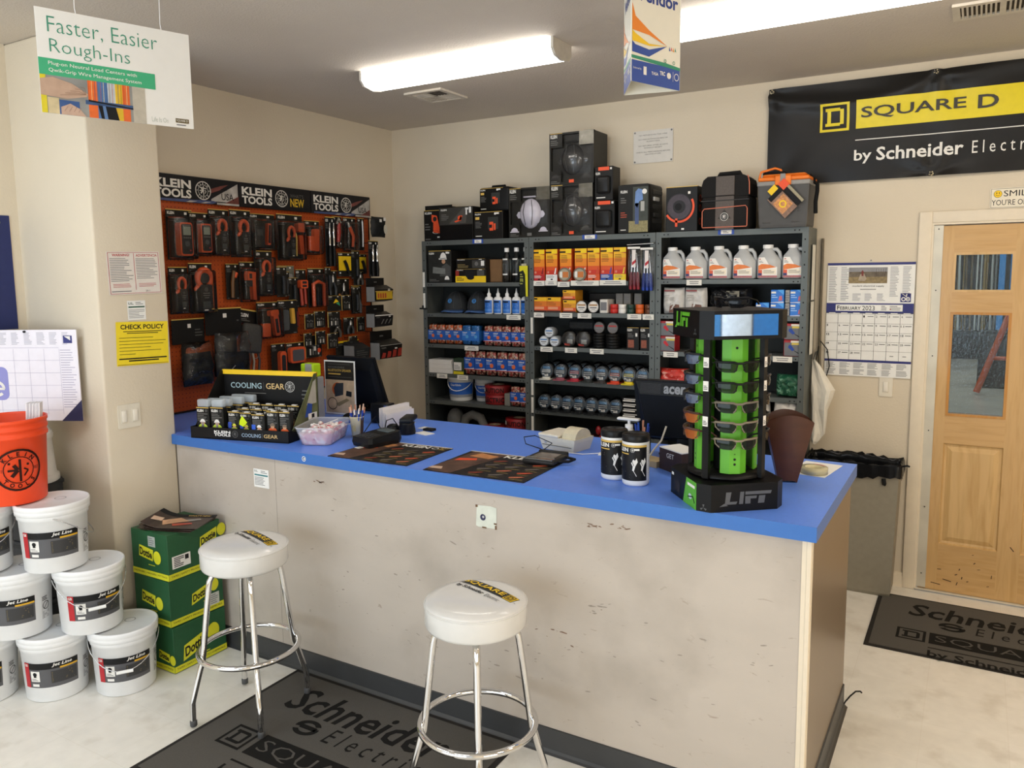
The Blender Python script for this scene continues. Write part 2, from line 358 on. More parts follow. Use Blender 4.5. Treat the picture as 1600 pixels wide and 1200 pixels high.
tag(mb.build('conduit', None, (3.0, 14.0, 0)), 'bundle of pipes standing on the dark rack seen through the upper door glass', 'pipes', kind='stuff')
tag(MB().box(0, 0, 0, .14, .1, 1.0, K('d8d4cc', .5)).build('white_carton', None, (4.78, 13.7, 1.3 - 1.3)), 'pale upright package beside the blue rack upright in the far room', 'package')
OF = K('c4501e', .5, var=.03); mb = MB(); mb.tube([(0, 0, .03), (.42, .2, 1.35)], .045, OF); mb.tube([(.55, 0, .03), (.42, .2, 1.35)], .045, OF); mb.tube([(.17, .08, .55), (.5, .08, .55)], .03, OF)
tag(mb.build('a_frame', None, (4.12, 8.6, 0)), 'orange leaning frame on the concrete behind the lower door glass', 'frame')
mb = MB(); mb.box(0, 0, 0, .5, .5, .86, K('26292a', .5), .03, 2); mb.box(.02, .02, .86, .48, .48, .9, K('1b1c1c', .5), .01, 1)
tag(mb.build('waste_bin', None, (4.12, 9.4, 0)), 'dark bin behind the orange frame in the room beyond the door', 'bin')
# ------------------------------------------------------------ ceiling fixtures and vents
LAMPW = K('fff9f0', .5, var=0, emit=FIX_EMIT); LAMPC = K('e9f3ff', .5, var=0, emit=11.0); LAMPR = K('ffeed8', .5, var=0, emit=30.0); LAMPB = K('e6f1ff', .5, var=0, emit=22.0)
def fixture(loc, L=1.2, label='', lm=None):
    t = thing('ceiling_light', label, 'ceiling light', loc, 0, 'long wrap-around ceiling lights')
    W = .097; prof = [(-W, 0), (-W, -.05), (-W * .72, -.078), (0, -.09), (W * .72, -.078), (W, -.05), (W, 0)]
    mb = MB(); mb.add([(x, y, z) for x in (-L / 2, L / 2) for y, z in prof], [(i, i + 1, 8 + i, 7 + i) for i in range(6)], lm or LAMPW, True)
    mb.build('diffuser', t)
    mb = MB(); mb.box(-L / 2, -W + .01, -.012, L / 2, W - .01, 0, WHITE)
    for s in (-1, 1):
        x = s * L / 2; e = [(y * 1.03, z * 1.03) for y, z in prof]
        mb.art(frame((x + (0 if s > 0 else -.014), 0, 0), (0, 1, 0), (0, 0, 1))).prism(e, 0, .014, K('cfcac0', .5)); mb.T = None
    mb.build('end_cap', t)
    return t
fixture((1.63, -1.417, H), label='lit ceiling light above the counter, seen whole')
fixture((3.43, -1.417, H), label='lit ceiling light nearer the door, cut by the top of the photo')
fixture((5.6, -3.4, H), label='added unseen ceiling light beyond the counter end, brightening floor and column', lm=LAMPR)  # invented fixture, put in to light the column side and right floor
fixture((5.6, -2.2, H), label='added unseen warm ceiling light to the right of the counter', lm=LAMPR)  # another made-up warm fixture, extra light from the right
fixture((.9, -4.4, H), label='lit cool-white ceiling light over the customer side, above the buckets', lm=LAMPB); fixture((2.6, -4.9, H), label='lit cool-white ceiling light behind the camera', lm=LAMPC)
def vent(x0, y0, x1, y1, n, lab, split=False):
    t = thing('ceiling_vent', lab, 'vent', ((x0 + x1) / 2, (y0 + y1) / 2, H)); w, h = (x1 - x0) / 2, (y1 - y0) / 2
    mb = MB(); e = .03; VW = K('d5cdbf', .5)
    for q in ((-w, -h, w, -h + e), (-w, h - e, w, h), (-w, -h + e, -w + e, h - e), (w - e, -h + e, w, h - e)): mb.box(q[0], q[1], -.012, q[2], q[3], 0, VW)
    if split: mb.box(-.012, -h + e, -.012, .012, h - e, 0, VW)
    else: mb.box(-.008, -h + e, -.01, .008, h - e, 0, VW); mb.box(-w + e, -.008, -.01, w - e, .008, 0, VW)
    mb.build('frame', t); MB().box(-w + e, -h + e, -.002, w - e, h - e, 0, K('4a4238', .8)).build('duct_opening', t)
    mb = MB()
    if split:
        k = 18
        for i in range(k):
            x = -w + e + .01 + (2 * w - 2 * e - .02) * i / (k - 1)
            if abs(x) > .015: mb.box(x - .004, -h + e, -.012, x + .004, h - e, -.002, VW)
    else:
        for i in range(5):
            a = .03 + i * .022
            mb.box(-w + e, -h + a, -.01, -.01, -h + a + .012, -.003, VW); mb.box(.01, h - a - .012, -.01, w - e, h - a, -.003, VW)
            mb.box(-w + a, .01, -.01, -w + a + .012, h - e, -.003, VW); mb.box(w - a - .012, -h + e, -.01, w - a, -.01, -.003, K('57504a', .6))
    mb.build('louvre', t)
vent(.890, -.962, 1.175, -.665, 5, 'square ceiling vent beside the whole light fixture')
vent(3.915, -.985, 4.30, -.755, 8, 'long slatted ceiling vent near the door wall', True)
# ------------------------------------------------------------ counter
CHIPS = [(2.905, .945, .03, .006, 9, 1), (3.0, .957, .04, .008, 6, 1), (2.93, .635, .05, .03, 10, 0), (1.55, .935, .05, .006, 10, 1), (2.6, .35, .6, .16, 26, 0), (1.9, .45, .5, .2, 18, 0), (3.3, .45, .25, .25, 14, 0), (2.1, .8, .5, .08, 12, 0), (2.75, .5, .1, .05, 5, 1)]
LAM = K('6391f5', .34, var=.03, scale=60, bump=.02, bscale=400, name='blue_laminate')
def scuffed():
    m = K('bfb5a9', .5, var=.03, scale=3, bump=.03, bscale=60, stretch=(1, 1, 3), name='scuffed_panel_paint'); mix_spots(m, 'a2988c', 2.4, .5, .8, detail=9)
    mix_spots(m, '9d8d7e', 30, .66, .80, stretch=(.5, 1, 1.4), detail=8, dist=1.5); mix_spots(m, '6d5a4c', 75, .745, .80, stretch=(.5, 1, 1)); return m
ct = thing('service_counter', 'long service counter with blue top and scuffed off-white front', 'counter')
mb = MB(); mb.prism([(.002, -2.458), (.53, -2.458), (.53, -2.49), (3.678, -2.49), (3.678, -1.551), (.002, -1.551)], 1.018, 1.068, LAM, K('3a70bc', .32, var=.02)); mb.build('countertop', ct)
mb = MB(); mb.box(.53, -2.465, 0, 3.64, -2.445, 1.018, scuffed())
mb.box(1.248, -2.4656, .1, 1.2495, -2.4645, 1.018, K('8f867b', .6)); 
rr = random.Random(11); CH = K('7d6452', .7, var=.15); CG = K('9b9186', .7, var=.1); mb.art(frame((0, -2.4655, 0), (1, 0, 0), (0, 0, 1)))
for cx, cz, sx, sz, n_, m_ in CHIPS:
    for k in range(n_):
        x, z, s_ = cx + rr.uniform(-sx, sx), cz + rr.uniform(-sz, sz), rr.uniform(.002, .007); st_ = rr.uniform(1, 3.5); a_ = rr.uniform(-.35, .35); q = [(st_ * s_ * cos(t_) * rr.uniform(.6, 1), s_ * .55 * sin(t_) * rr.uniform(.5, 1)) for t_ in [2 * pi * i / 7 for i in range(7)]]
        mb.poly([(x + p_[0] * cos(a_) - p_[1] * sin(a_), z + p_[0] * sin(a_) + p_[1] * cos(a_)) for p_ in q], CH if m_ else CG, 1)
mb.T = None; mb.build('front_panel', ct)
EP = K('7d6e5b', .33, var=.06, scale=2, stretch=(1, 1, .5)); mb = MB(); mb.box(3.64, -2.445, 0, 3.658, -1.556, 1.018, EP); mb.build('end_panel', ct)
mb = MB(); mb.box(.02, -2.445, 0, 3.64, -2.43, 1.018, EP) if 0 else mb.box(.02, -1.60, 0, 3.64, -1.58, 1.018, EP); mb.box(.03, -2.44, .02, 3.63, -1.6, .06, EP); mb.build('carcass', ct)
mb = MB(); mb.box(3.632, -2.4675, 0, 3.646, -2.44, 1.017, TRIMP); mb.box(3.646, -2.470, 0, 3.661, -2.43, 1.017, TRIMP, .002); mb.build('corner_trim', ct)
COVE = K('3d3e3f', .4, var=.06, scale=8); mb = MB()
pr = [(0, .102), (-.006, .100), (-.006, .016), (-.013, .006), (-.022, .0), (0, 0)]
mb.add([(x, -2.465 + a, b) for x in (.54, 3.664) for a, b in pr], [(i, i + 6, (i + 1) % 6 + 6, (i + 1) % 6) for i in range(6)], COVE, False)
mb.add([(3.658 - a, y, b) for y in (-2.487, -1.556) for a, b in pr], [(i, i + 6, (i + 1) % 6 + 6, (i + 1) % 6) for i in range(6)], COVE, False); mb.build('base_cove', ct)
mb = MB().art(frame((1.467, -2.4905, 1.043), (1, 0, 0), (0, 0, 1))); mb.ring(0, 0, .009, .012, WHITE, 1); mb.disc(0, 0, .007, K('23305a', .4), 1); mb.rect(-.002, -.004, .006, .004, WHITE, 2); mb.build('grommet_sticker', ct)
mb = MB().art(frame((2.383, -2.4655, .864), (1, 0, 0), (0, 0, 1)))
mb.poly([(0, .004), (.012, 0), (.09, .002), (.097, .03), (.098, .088), (.07, .092), (.005, .088)], K('d7dccf', .5), 2); mb.disc(.034, .042, .013, K('2c2f52', .4), 4); mb.disc(.036, .044, .005, SILVER, 5)
for q in ((0, .08, .01, .09), (.085, .02, .098, .026), (.09, 0, .098, .016), (.03, -.002, .05, .004)): mb.rect(*q, K('6f5238', .7), 4)
mb.build('wall_plate', ct)
mb = MB().art(frame((1.102, -2.4655, .862), (1, 0, 0), (0, 0, 1))); mb.rect(0, 0, .103, .09, PAPER, 2); mb.text('U.L.', .006, .075, .03, .085, K('2f4a4a', .6, var=0), 3, .02); mb.lines(.05, .07, .095, .085, 2, GINK, 3); mb.rect(.006, .057, .097, .064, K('3a7f86', .6, var=0), 3); mb.lines(.006, .01, .097, .052, 6, GINK, 3, 4)
mb.build('paper_notice', ct)
mb = MB(); mb.tube([(3.665, -1.56, .012), (3.67, -1.55, .02), (3.685, -1.52, .035), (3.70, -1.47, .035), (3.715, -1.43, .02), (3.72, -1.425, .012)], .0035, INK, 6)
tag(mb.build('loose_cable'), 'black cable end curling out at the back corner of the counter', 'cable')
# ------------------------------------------------------------ floor mats
def schneider_mat(name, w, h, loc, rz, lab):
    MT = K('55524d' if 1 else '', .95, var=.10, scale=300, bump=.3, bscale=700); E = K('2e2c2a', .8); PR = K('191817', .9, var=.05)
    mb = MB(); mb.box(0, 0, .0, w, h, .004, E); mb.box(.022, .022, .004, w - .022, h - .022, .0075, MT)
    mb.art(frame((0, 0, .0076), (1, 0, 0), (0, 1, 0))); s = w / 1.3
    def t(*a, **k): mb.text(*a, **k)
    X = .19 * s; y = h - .10
    t('Schneider', X, y - .17, X + .88 * s, y, PR, 1, .018, .18); mb.rect(X + .3, y - .29, X + .3, y - .29, PR, 1)
    mb.ring(X + .24 * s, y - .235, .035, .062, PR, 1, 24, .5, 3.4, .75); mb.ring(X + .24 * s, y - .245, .035, .062, PR, 1, 24, 3.6, 6.6, .75); mb.rect(X + .2 * s, y - .25, X + .29 * s, y - .225, PR, 1)
    t('E l e c t r i c', X + .36 * s, y - .285, X + .86 * s, y - .19, PR, 1, .0, .15)
    squared(mb, X - .04 * s, y - .49, .135, PR); mb.rect(X + .13 * s, y - .49, X + 1.0 * s, y - .355, PR, 1); t('SQUARE D', X + .16 * s, y - .465, X + .92 * s, y - .38, MT, 2, -.01)
    mb.rect(X + .13 * s, y - .545, X + 1.0 * s, y - .535, PR, 1); t('by Schneider', X + .13 * s, y - .66, X + .7 * s, y - .57, PR, 1, .02); t('Electric', X + .73 * s, y - .65, X + .98 * s, y - .57, PR, 1, -.01)
    return tag(mb.build(name, None, loc, rz), lab, 'mat')
schneider_mat('entry_mat', 1.22, .865, (1.36, -3.349, 0), 0, 'dark grey printed floor mat under the bar stools')
schneider_mat('entry_mat', 1.15, .745, (3.665, -.905, 0), 0, 'dark grey printed floor mat in front of the wooden door')
# ------------------------------------------------------------ shelving units
SG = K('5f6462', .45, .3, var=.05, scale=12); SBK = K('2c2f2e', .55, .2, var=.05); LBL = K('e9e6dc', .6, var=.03)
SZ = [[.08, .40, .70, .933, 1.14, 1.359, 1.588, 1.813], [.08, .40, .69, .927, 1.144, 1.374, 1.608, 1.817], [.08, .40, .66, .90, 1.128, 1.375, 1.609, 1.825]]
SX = .490; SW = .914; SY = -.2875
TAGS = [[(1.79, 0, 0)], [], []]
def shelf_unit(i, lab):
    t = thing('shelving_unit', lab, 'shelving', (SX + SW * i, 0, 0), 0, 'grey steel shelving units'); W = SW - .003
    mb = MB(); 
    for x in (0, W - .035):
        mb.box(x, SY, 0, x + .035, SY + .004, 2.118, SG)
        xx = 0 if x == 0 else W - .004
        for k in range(28): z = .1 + k * .072; mb.box(x + .013, SY - .0006, z, x + .020, SY, z + .009, INK)
    mb.build('front_post', t)
    mb = MB(); mb.box(0, SY + .004, 0, .004, -.03, 2.118, SG); mb.box(W - .004, SY + .004, 0, W, -.03, 2.118, SG); mb.build('side_panel', t)
    MB().box(.004, -.034, 0, W - .004, -.03, 2.118, SBK).build('back_panel', t)
    for k, z in enumerate(SZ[i] + [2.118]):
        mb = MB(); mb.box(.005, SY + .004, z - .004, W - .005, -.035, z - .001, SG); lip = .034 if k == 8 else .028
        if k == 8: mb.box(.001, SY - .0015, z - lip, W - .001, SY + .003, z - .0005, SG)
        else: mb.box(.036, SY + .001, z - lip, W - .036, SY + .004, z - .001, SG)
        for x in (.05, .075, W - .08, W - .055): mb.box(x, SY - .002 if k == 8 else SY + .0003, z - .02, x + .008, SY + .003, z - .013, INK)
        mb.build('shelf', t)
    return t
U = [shelf_unit(0, 'grey steel shelving unit nearest the corner, holding blue-labelled jars'), shelf_unit(1, 'grey steel shelving unit in the middle, holding yellow boxes'), shelf_unit(2, 'grey steel shelving unit nearest the wall calendar, holding white jugs')]
def labels(i, items):
    for x0, x1, z, kind in items:
        mb = MB(); h = .034
        if kind == 'v': mb.art(frame((x0, SY - .003, z), (1, 0, 0), (0, 0, 1))); mb.box(0, 0, 0, x1 - x0, .11, .0012, LBL); [mb.rect(.008, .02 + k * .012, x1 - x0 - .008, .024 + k * .012, GINK, 4) for k in range(5)]
        elif kind == 'b': mb.art(frame((x0, SY - .004, z), (1, 0, 0), (0, 0, 1))); mb.box(0, 0, 0, x1 - x0, .03, .0012, K('2b4fa8', .5)); mb.rect(.018, .003, x1 - x0 - .014, .027, LBL, 4); mb.lines(.03, .006, x1 - x0 - .03, .024, 2, GINK, 5)
        else: mb.art(frame((x0, SY - .003, z - .034), (1, 0, 0), (0, 0, 1))); mb.box(0, 0, 0, x1 - x0, h, .0012, LBL); mb.text('0140-A', .02, .018, x1 - x0 - .02, .026, GINK, 4) if 0 else mb.lines(.012, .006, x1 - x0 - .012, h - .006, 2, GINK, 4, int(x0 * 1000), ctr=True)
        o = mb.build('price_label', U[i], (-SX - SW * i, 0, 0))
labels(0, [(.945, 1.035, 2.088, 'b'), (.495, .513, 1.78, 'v'), (.495, .513, 1.625, 'v'), (1.22, 1.335, 1.586, 0), (.86, .98, 1.356, 0), (.605, .70, 1.138, 0), (.79, .885, 1.136, 0)])
labels(1, [(1.81, 1.916, 2.09, 'b'), (1.44, 1.525, 1.822, 0), (1.53, 1.62, 1.824, 0), (1.625, 1.715, 1.815, 0), (1.725, 1.93, 1.822, 0), (1.935, 2.12, 1.824, 0), (1.44, 1.52, 1.606, 0), (1.64, 1.735, 1.606, 0), (1.775, 1.875, 1.606, 0), (2.13, 2.225, 1.606, 0), (2.235, 2.31, 1.606, 0),
           (1.415, 1.432, 1.46, 'v'), (1.415, 1.432, 1.03, 'v'), (1.415, 1.432, .905, 'v'), (1.415, 1.432, .77, 'v'), (1.49, 1.585, 1.372, 0), (1.68, 1.77, 1.372, 0), (1.865, 1.965, 1.372, 0)])
labels(2, [(2.71, 2.806, 2.09, 'b'), (2.52, 2.615, 1.823, 0), (2.375, 2.47, 1.373, 0), (3.05, 3.16, 1.373, 0)])
mb = MB(); mb.box(3.237, -.20, 1.70, 3.2385, -.11, 2.02, LBL)
mb.box(3.237, -.20, 1.38, 3.2385, -.11, 1.69, LBL); mb.build('side_label', U[2], (-SX - SW * 2, 0, 0))
mb = MB(); mb.tube([(3.262, -.02, 2.06), (3.262, -.02, 1.6), (3.266, -.02, 1.35), (3.275, -.02, 1.2)], .008, K('6a6252', .6)); mb.tube([(3.27, -.03, 1.45), (3.31, -.03, 1.4), (3.325, -.03, 1.3), (3.30, -.03, 1.2), (3.275, -.03, 1.15)], .003, INK)
mb.tube([(3.255, -.02, 1.2), (3.25, -.06, 1.32), (3.262, -.04, 1.42)], .003, INK)
tag(mb.build('wall_cable'), 'cable run down the wall between the shelving and the calendar', 'cable')
# ------------------------------------------------------------ goods on the shelving
TOP = 2.1185
FY = -.278
def carton(name, label, cat, x0, x1, z, h, d, m, art=None, y=FY, group=None, bev=.0025, rz=0., side=None):
    w = x1 - x0; mb = MB(); mb.box(-w / 2, 0, 0, w / 2, d, h, m, bev)
    if art: mb.art(frame((-w / 2, -.0004, 0), (1, 0, 0), (0, 0, 1))); art(mb, w, h)
    if side: mb.art(frame((w / 2 + .0004, 0, 0), (0, 1, 0), (0, 0, 1))); side(mb, d, h)
    return tag(mb.build(name, None, ((x0 + x1) / 2, y, z), rz), label, cat, group)
def person_bits(mb, x, y, s, shirt, hat, z=2):
    """tiny printed worker: shirt, face, hard hat"""
    mb.disc(x, y, s, shirt, z, 14, s * .8, 0, pi); mb.disc(x, y + s * .95, s * .42, K('c99b78', .6, var=0), z + 1, 12); mb.disc(x, y + s * 1.12, s * .52, hat, z + 2, 12, None, 0, pi); mb.rect(x - s * .62, y + s * 1.06, x + s * .62, y + s * 1.16, hat, z + 2)
OR2 = K('e8542a', .5, var=0); GR2 = K('6b6a67', .5, var=0); GR3 = K('4a4a48', .5, var=0); WT2 = K('e8e6e0', .6, var=0)
def klbl(mb, w, h, s=.25, price=True):
    klein(mb, w * .05, h - .055 * h - s * h * .28, w * .05 + s * w, h - .055 * h, WT2, 2, False); mb.rect(w * .04, h * .985, w * .98, h, GOLD, 1)
    if price: mb.rect(w * .78, h * .9, w * .88, h * .96, WT2, 2)
def a_fan(mb, w, h):
    klbl(mb, w, h); mb.poly([(w * .35, h * .3), (w * .62, h * .25), (w * .6, h * .4), (w * .5, h * .82), (w * .3, h * .86), (w * .3, h * .65), (w * .36, h * .6)], OR2, 2); mb.disc(w * .42, h * .72, w * .07, K('2a2a2a', .5, var=0), 3); mb.ring(w * .45, h * .3, w * .1, w * .12, WT2, 2, k=.4); mb.lines(w * .05, h * .35, w * .25, h * .6, 3, GR2, 2); mb.lines(w * .05, h * .04, w * .35, h * .12, 1, GR2, 2); mb.rect(w * .5, h * .12, w * .6, h * .16, WT2, 2)
tb = carton('boxed_tool', 'dark box with an orange tool picture and raised flap on the shelf top', 'box', .428, .674, TOP, .232, .14, CARD, a_fan, -.172)
mb = MB(); mb.box(-.124, .02, .232, .124, .023, .268, CARD); mb.box(-.10, .04, .232, .10, .12, .262, K('303030', .3), .01, 2); mb.build('flap', tb)
def a_lamp(mb, w, h):
    mb.rect(0, h * .47, w, h, K('34332f', .4, var=.1), 1); klbl(mb, w, h, .18); mb.rect(0, 0, w, h * .45, K('121212', .2, var=0), 2); mb.disc(w * .62, h * .66, w * .06, OR2, 3); mb.poly([(w * .45, h * .56), (w * .6, h * .62), (w * .66, h * .74), (w * .7, h * .72), (w * .66, h * .58), (w * .5, h * .53)], OR2, 3); mb.rect(w * .8, h * .75, w * .84, h * .95, WT2, 3); mb.rect(w * .9, h * .8, w * .96, h * .98, WT2, 3); mb.lines(w * .06, h * .6, w * .3, h * .8, 4, GR2, 2); mb.poly([(w * .3, h * .5), (w * .72, h * .95), (w * .85, h * .95), (w * .8, h * .5)], K('4b4742', .5, var=0), 2)
carton('boxed_lamp', 'wide dark box with glossy lower half and small orange picture on the shelf top', 'box', .655, .945, TOP, .235, .11, CARD, a_lamp, -.285)
def a_laser(mb, w, h): klbl(mb, w, h, .2); mb.rect(w * .06, h * .72, w * .2, h * .82, GOLD, 2); mb.rect(w * .5, h * .35, w * .85, h * .8, K('2f3230', .4, var=0), 2); mb.rect(w * .55, h * .3, w * .68, h * .62, OR2, 3); mb.rect(w * .7, h * .32, w * .76, h * .56, OR2, 3); mb.rect(w * .55, h * .4, w * .64, h * .52, INK, 4); mb.lines(w * .06, h * .4, w * .3, h * .66, 5, GR2, 2); mb.rect(w * .72, h * .88, w * .78, h * .96, WT2, 4); mb.lines(w * .06, h * .08, w * .4, h * .14, 1, WT2, 2)
carton('boxed_tool', 'low dark box with a small orange device printed on it, under the handled case', 'box', .95, 1.19, TOP, .188, .17, CARD, a_laser)
t = thing('tool_case', 'small black handled case standing on the low dark box', 'case', (1.10, -.245, TOP + .188)); mb = MB(); mb.box(-.125, 0, 0, .125, .15, .172, BLACK, .018, 3); mb.art(frame((-.12, -.001, .005), (1, 0, 0), (0, 0, 1))); a_laser(mb, .2, .16); mb.build('body', t); MB().tube([(-.06, .075, .168), (-.055, .075, .185), (.05, .075, .185), (.055, .075, .168)], .008, BLACK).build('handle', t)
def helmet_box(x0, x1, z, hc, lab, low=True):
    w = x1 - x0; h = .335; d = .22; t = thing('boxed_hard_hat', lab, 'hard hat box', ((x0 + x1) / 2, FY, z), 0, None)
    mb = MB(); C = K('2a2926', .35, var=.1); F0 = -.004
    mb.box(-w / 2, .02, 0, w / 2, d, h, C, .003); W2 = w / 2
    for q in ((-W2, 0, -W2 + .012, h), (W2 - .012, 0, W2, h), (-W2, 0, W2, .012), (-W2, h - .012, W2, h)): mb.box(q[0], 0, q[1], q[2], .02, q[3], C)
    mb.art(frame((-W2, -.0003, 0), (1, 0, 0), (0, 0, 1)))
    mb.rect(0, h * .72, w * .30, h, C, 1); mb.rect(w * .68, h * .74, w, h, K('6c695f', .25, .4, var=.2), 1); mb.rect(0, 0, w * .27, h * .27, C, 1); mb.rect(w * .70, 0, w, h * .27, C, 1); mb.rect(w * .27, 0, w * .7, h * .05, C, 1)
    klein(mb, w * .03, h * .9, w * .18, h * .97, WT2, 2, False); mb.lines(w * .03, h * .76, w * .24, h * .87, 3, GR2, 2, 3); mb.rect(w * .02, h * .985, w * .3, h * .995, GOLD, 2)
    for cx in (.14, .84): mb.disc(w * cx, h * .12, w * .085, hc, 2, 16, None, 0, pi); mb.rect(w * (cx - .11), h * .105, w * (cx + .11), h * .125, hc, 2)
    mb.rect(w * .45, h * .03, w * .56, h * .09, OR2 if hc != WHITE_HAT else GR2, 3); mb.lines(w * .03, h * .02, w * .25, h * .08, 2, GR2, 2)
    mb.build('carton', t)
    mb = MB(); mb.ball((0, .035, h * .48), w * .27, .06, h * .31, hc, 20, 10)
    mb.ball((-w * .27, .045, h * .46), w * .15, .03, h * .13, hc, 14, 6); mb.ball((w * .27, .045, h * .46), w * .15, .03, h * .13, hc, 14, 6)
    mb.tube([(-.02, -.022, h * .74), (-.034, -.026, h * .5), (-.02, -.018, h * .24)], .0022, GR3, 5); mb.tube([(.03, -.022, h * .74), (.04, -.026, h * .5), (.028, -.018, h * .24)], .0022, GR3, 5)
    mb.box(-.05, .0, h * .8, .05, .03, h * .83, hc, .005); mb.build('hard_hat', t)
    mb = MB(); n = 10; v = []; f = []
    for i in range(n + 1):
        for j in range(n + 1):
            x = -W2 + .015 + (w - .03) * i / n; zz = .06 + (h - .09) * j / n; bulge = .048 * max(0, 1 - ((x / (w * .42)) ** 2 + ((zz - h * .48) / (h * .42)) ** 2)); v.append((x, -.001 - bulge + .003 * sin(7 * i + 5 * j), zz))
    for i in range(n):
        for j in range(n): f.append((i * (n + 1) + j, (i + 1) * (n + 1) + j, (i + 1) * (n + 1) + j + 1, i * (n + 1) + j + 1))
    mb.add(v, f, film('box_window', 'fcfcfc', .45), True); mb.build('clear_window', t)
    return t
WHITE_HAT = K('cdc8d4', .2, var=.02, coat=.3); BLACK_HAT = K('3c3c3c', .16, var=.02, coat=.4)
helmet_box(1.242, 1.563, TOP, WHITE_HAT, 'boxed white hard hat on top of the middle shelving')
helmet_box(1.567, 1.878, TOP, BLACK_HAT, 'boxed black hard hat standing directly on the shelf top, under another')
helmet_box(1.562, 1.885, TOP + .336, BLACK_HAT, 'boxed black hard hat at the very top of the pile')
def pad_box(x0, x1, z, lab, h):
    w = x1 - x0; t = thing('boxed_headlamp', lab, 'box', ((x0 + x1) / 2, -.282, z)); mb = MB(); mb.box(-w / 2, 0, 0, w / 2, .12, h, CARD, .003); mb.art(frame((-w / 2, -.0004, 0), (1, 0, 0), (0, 0, 1)))
    klein(mb, w * .06, h * .76, w * .3, h * .83, WT2, 2, False); mb.rect(w * .1, h * .3, w * .9, h * .74, K('1e2020', .2, var=0), 2); mb.lines(w * .1, h * .05, w * .85, h * .12, 1, WT2, 2); mb.rect(w * .2, h * .88, w * .8, h * .985, OR2, 2); mb.rect(w * .85, h * .9, w * .95, h * .96, WT2, 3); mb.build('carton', t)
    mb = MB(); mb.box(-w * .36, -.025, h * .2, w * .36, .0, h * .72, K('1b1b1b', .3, var=.1), .015, 3); mb.build('cup', t); return t
pad_box(1.888, 2.035, TOP, 'lower of the two small dark boxes with orange tops beside the black hard hats', .216)
pad_box(1.895, 2.022, TOP + .2165, 'upper of the two small dark boxes with orange tops beside the black hard hats', .215)
t = thing('tool_case', 'large black rolling tool case with a printed photo of a worker', 'case', (2.172, -.305, TOP)); mb = MB(); mb.box(-.108, 0, 0, .108, .24, .305, BLACK, .02, 3)
for z in (.06, .15, .24): mb.box(.1, .05, z, .112, .22, z + .03, K('232323', .4), .004)
mb.build('body', t); mb = MB().art(frame((-.1, -.0015, .005), (1, 0, 0), (0, 0, 1)))
mb.rect(0, 0, .2, .295, K('1f1e1c', .4, var=0), 0); mb.rect(.098, .0, .198, .28, K('3d423c', .6, var=.2), 1); mb.rect(.07, 0, .198, .07, K('8d8560', .7, var=.25, scale=90), 2); mb.poly([(.11, .17), (.115, .25), (.135, .27), (.16, .262), (.165, .2), (.14, .19), (.13, .15)], K('6f8fc4', .7, var=.1), 3); mb.poly([(.112, .05), (.112, .18), (.138, .18), (.138, .05)], K('4a5a80', .7, var=.1), 3); mb.disc(.175, .25, .016, WT2, 4); mb.rect(.15, .13, .175, .19, K('a9a9a4', .6, var=0), 3)
klein(mb, .015, .245, .06, .262, WT2, 2, False); mb.lines(.015, .18, .055, .22, 3, GR2, 2); mb.lines(.015, .09, .06, .13, 3, K('a8452a', .5, var=0), 2); mb.lines(.015, .01, .07, .022, 1, WT2, 2); mb.build('sleeve', t)
mb = MB(); mb.box(.106, .06, .1, .118, .15, .125, K('2c2c2c', .4), .003); mb.box(.106, .06, .2, .118, .15, .225, K('c9c9c6', .4), .003); mb.build('latch', t)
t = thing('fish_tape_box', 'dark open box showing a round tape reel with orange arc', 'box', (2.478, -.28, TOP)); mb = MB(); mb.box(-.1, .0, 0, .1, .16, .272, CARD, .003)
mb.art(frame((-.1, -.0004, 0), (1, 0, 0), (0, 0, 1))); mb.disc(.085, .15, .08, K('2b2a2c', .4, var=0), 1, 30); mb.ring(.085, .15, .04, .075, K('3a3038', .4, var=.2), 2); mb.ring(.085, .15, .084, .097, OR2, 3, 24, -2.6, .5); mb.rect(.06, .03, .075, .08, OR2, 3); mb.disc(.08, .15, .022, INK, 4); mb.rect(.1, .01, .118, .02, WT2, 2); mb.rect(.14, .225, .155, .24, WT2, 3); mb.rect(0, .268, .2, .272, GOLD, 2)
mb.art(frame((.1004, 0, 0), (0, 1, 0), (0, 0, 1)))
for z in (.06, .14, .2): mb.ring(.05, z, .014, .022, OR2, 2)
mb.build('carton', t)
# lunch bag
t = thing('lunch_bag', 'black and grey soft tool bag with orange piping on the shelf top', 'bag', (2.752, -.31, TOP)); FAB = K('1d1c1c', .8, var=.15, scale=150, bump=.1, bscale=600); FG = K('5d5652', .8, var=.12, scale=150); w = .142
mb = MB(); mb.box(-w, 0, 0, w, .2, .2, FAB, .02, 3); mb.prism([(-w, .0), (w, .0), (w, .1), (w * .9, .16), (w * .6, .2), (-w * .6, .2), (-w * .9, .16), (-w, .1)], 0, 0, FAB) if 0 else None
mb.add([], [], FAB)
mb.art(frame((0, .2, .195), (1, 0, 0), (0, 0, 1))); mb.prism([(-w, 0), (w, 0), (w, .07), (w * .93, .1), (w * .75, .12), (-w * .75, .12), (-w * .93, .1), (-w, .07)], 0, .195, FAB); mb.T = None; mb.build('body', t)
mb = MB(); mb.box(-.055, -.004, .0, .055, .002, .195, FG, .002); mb.box(-.055, -.002, .2, .055, .01, .312, FG, .002); mb.build('grey_panel', t)
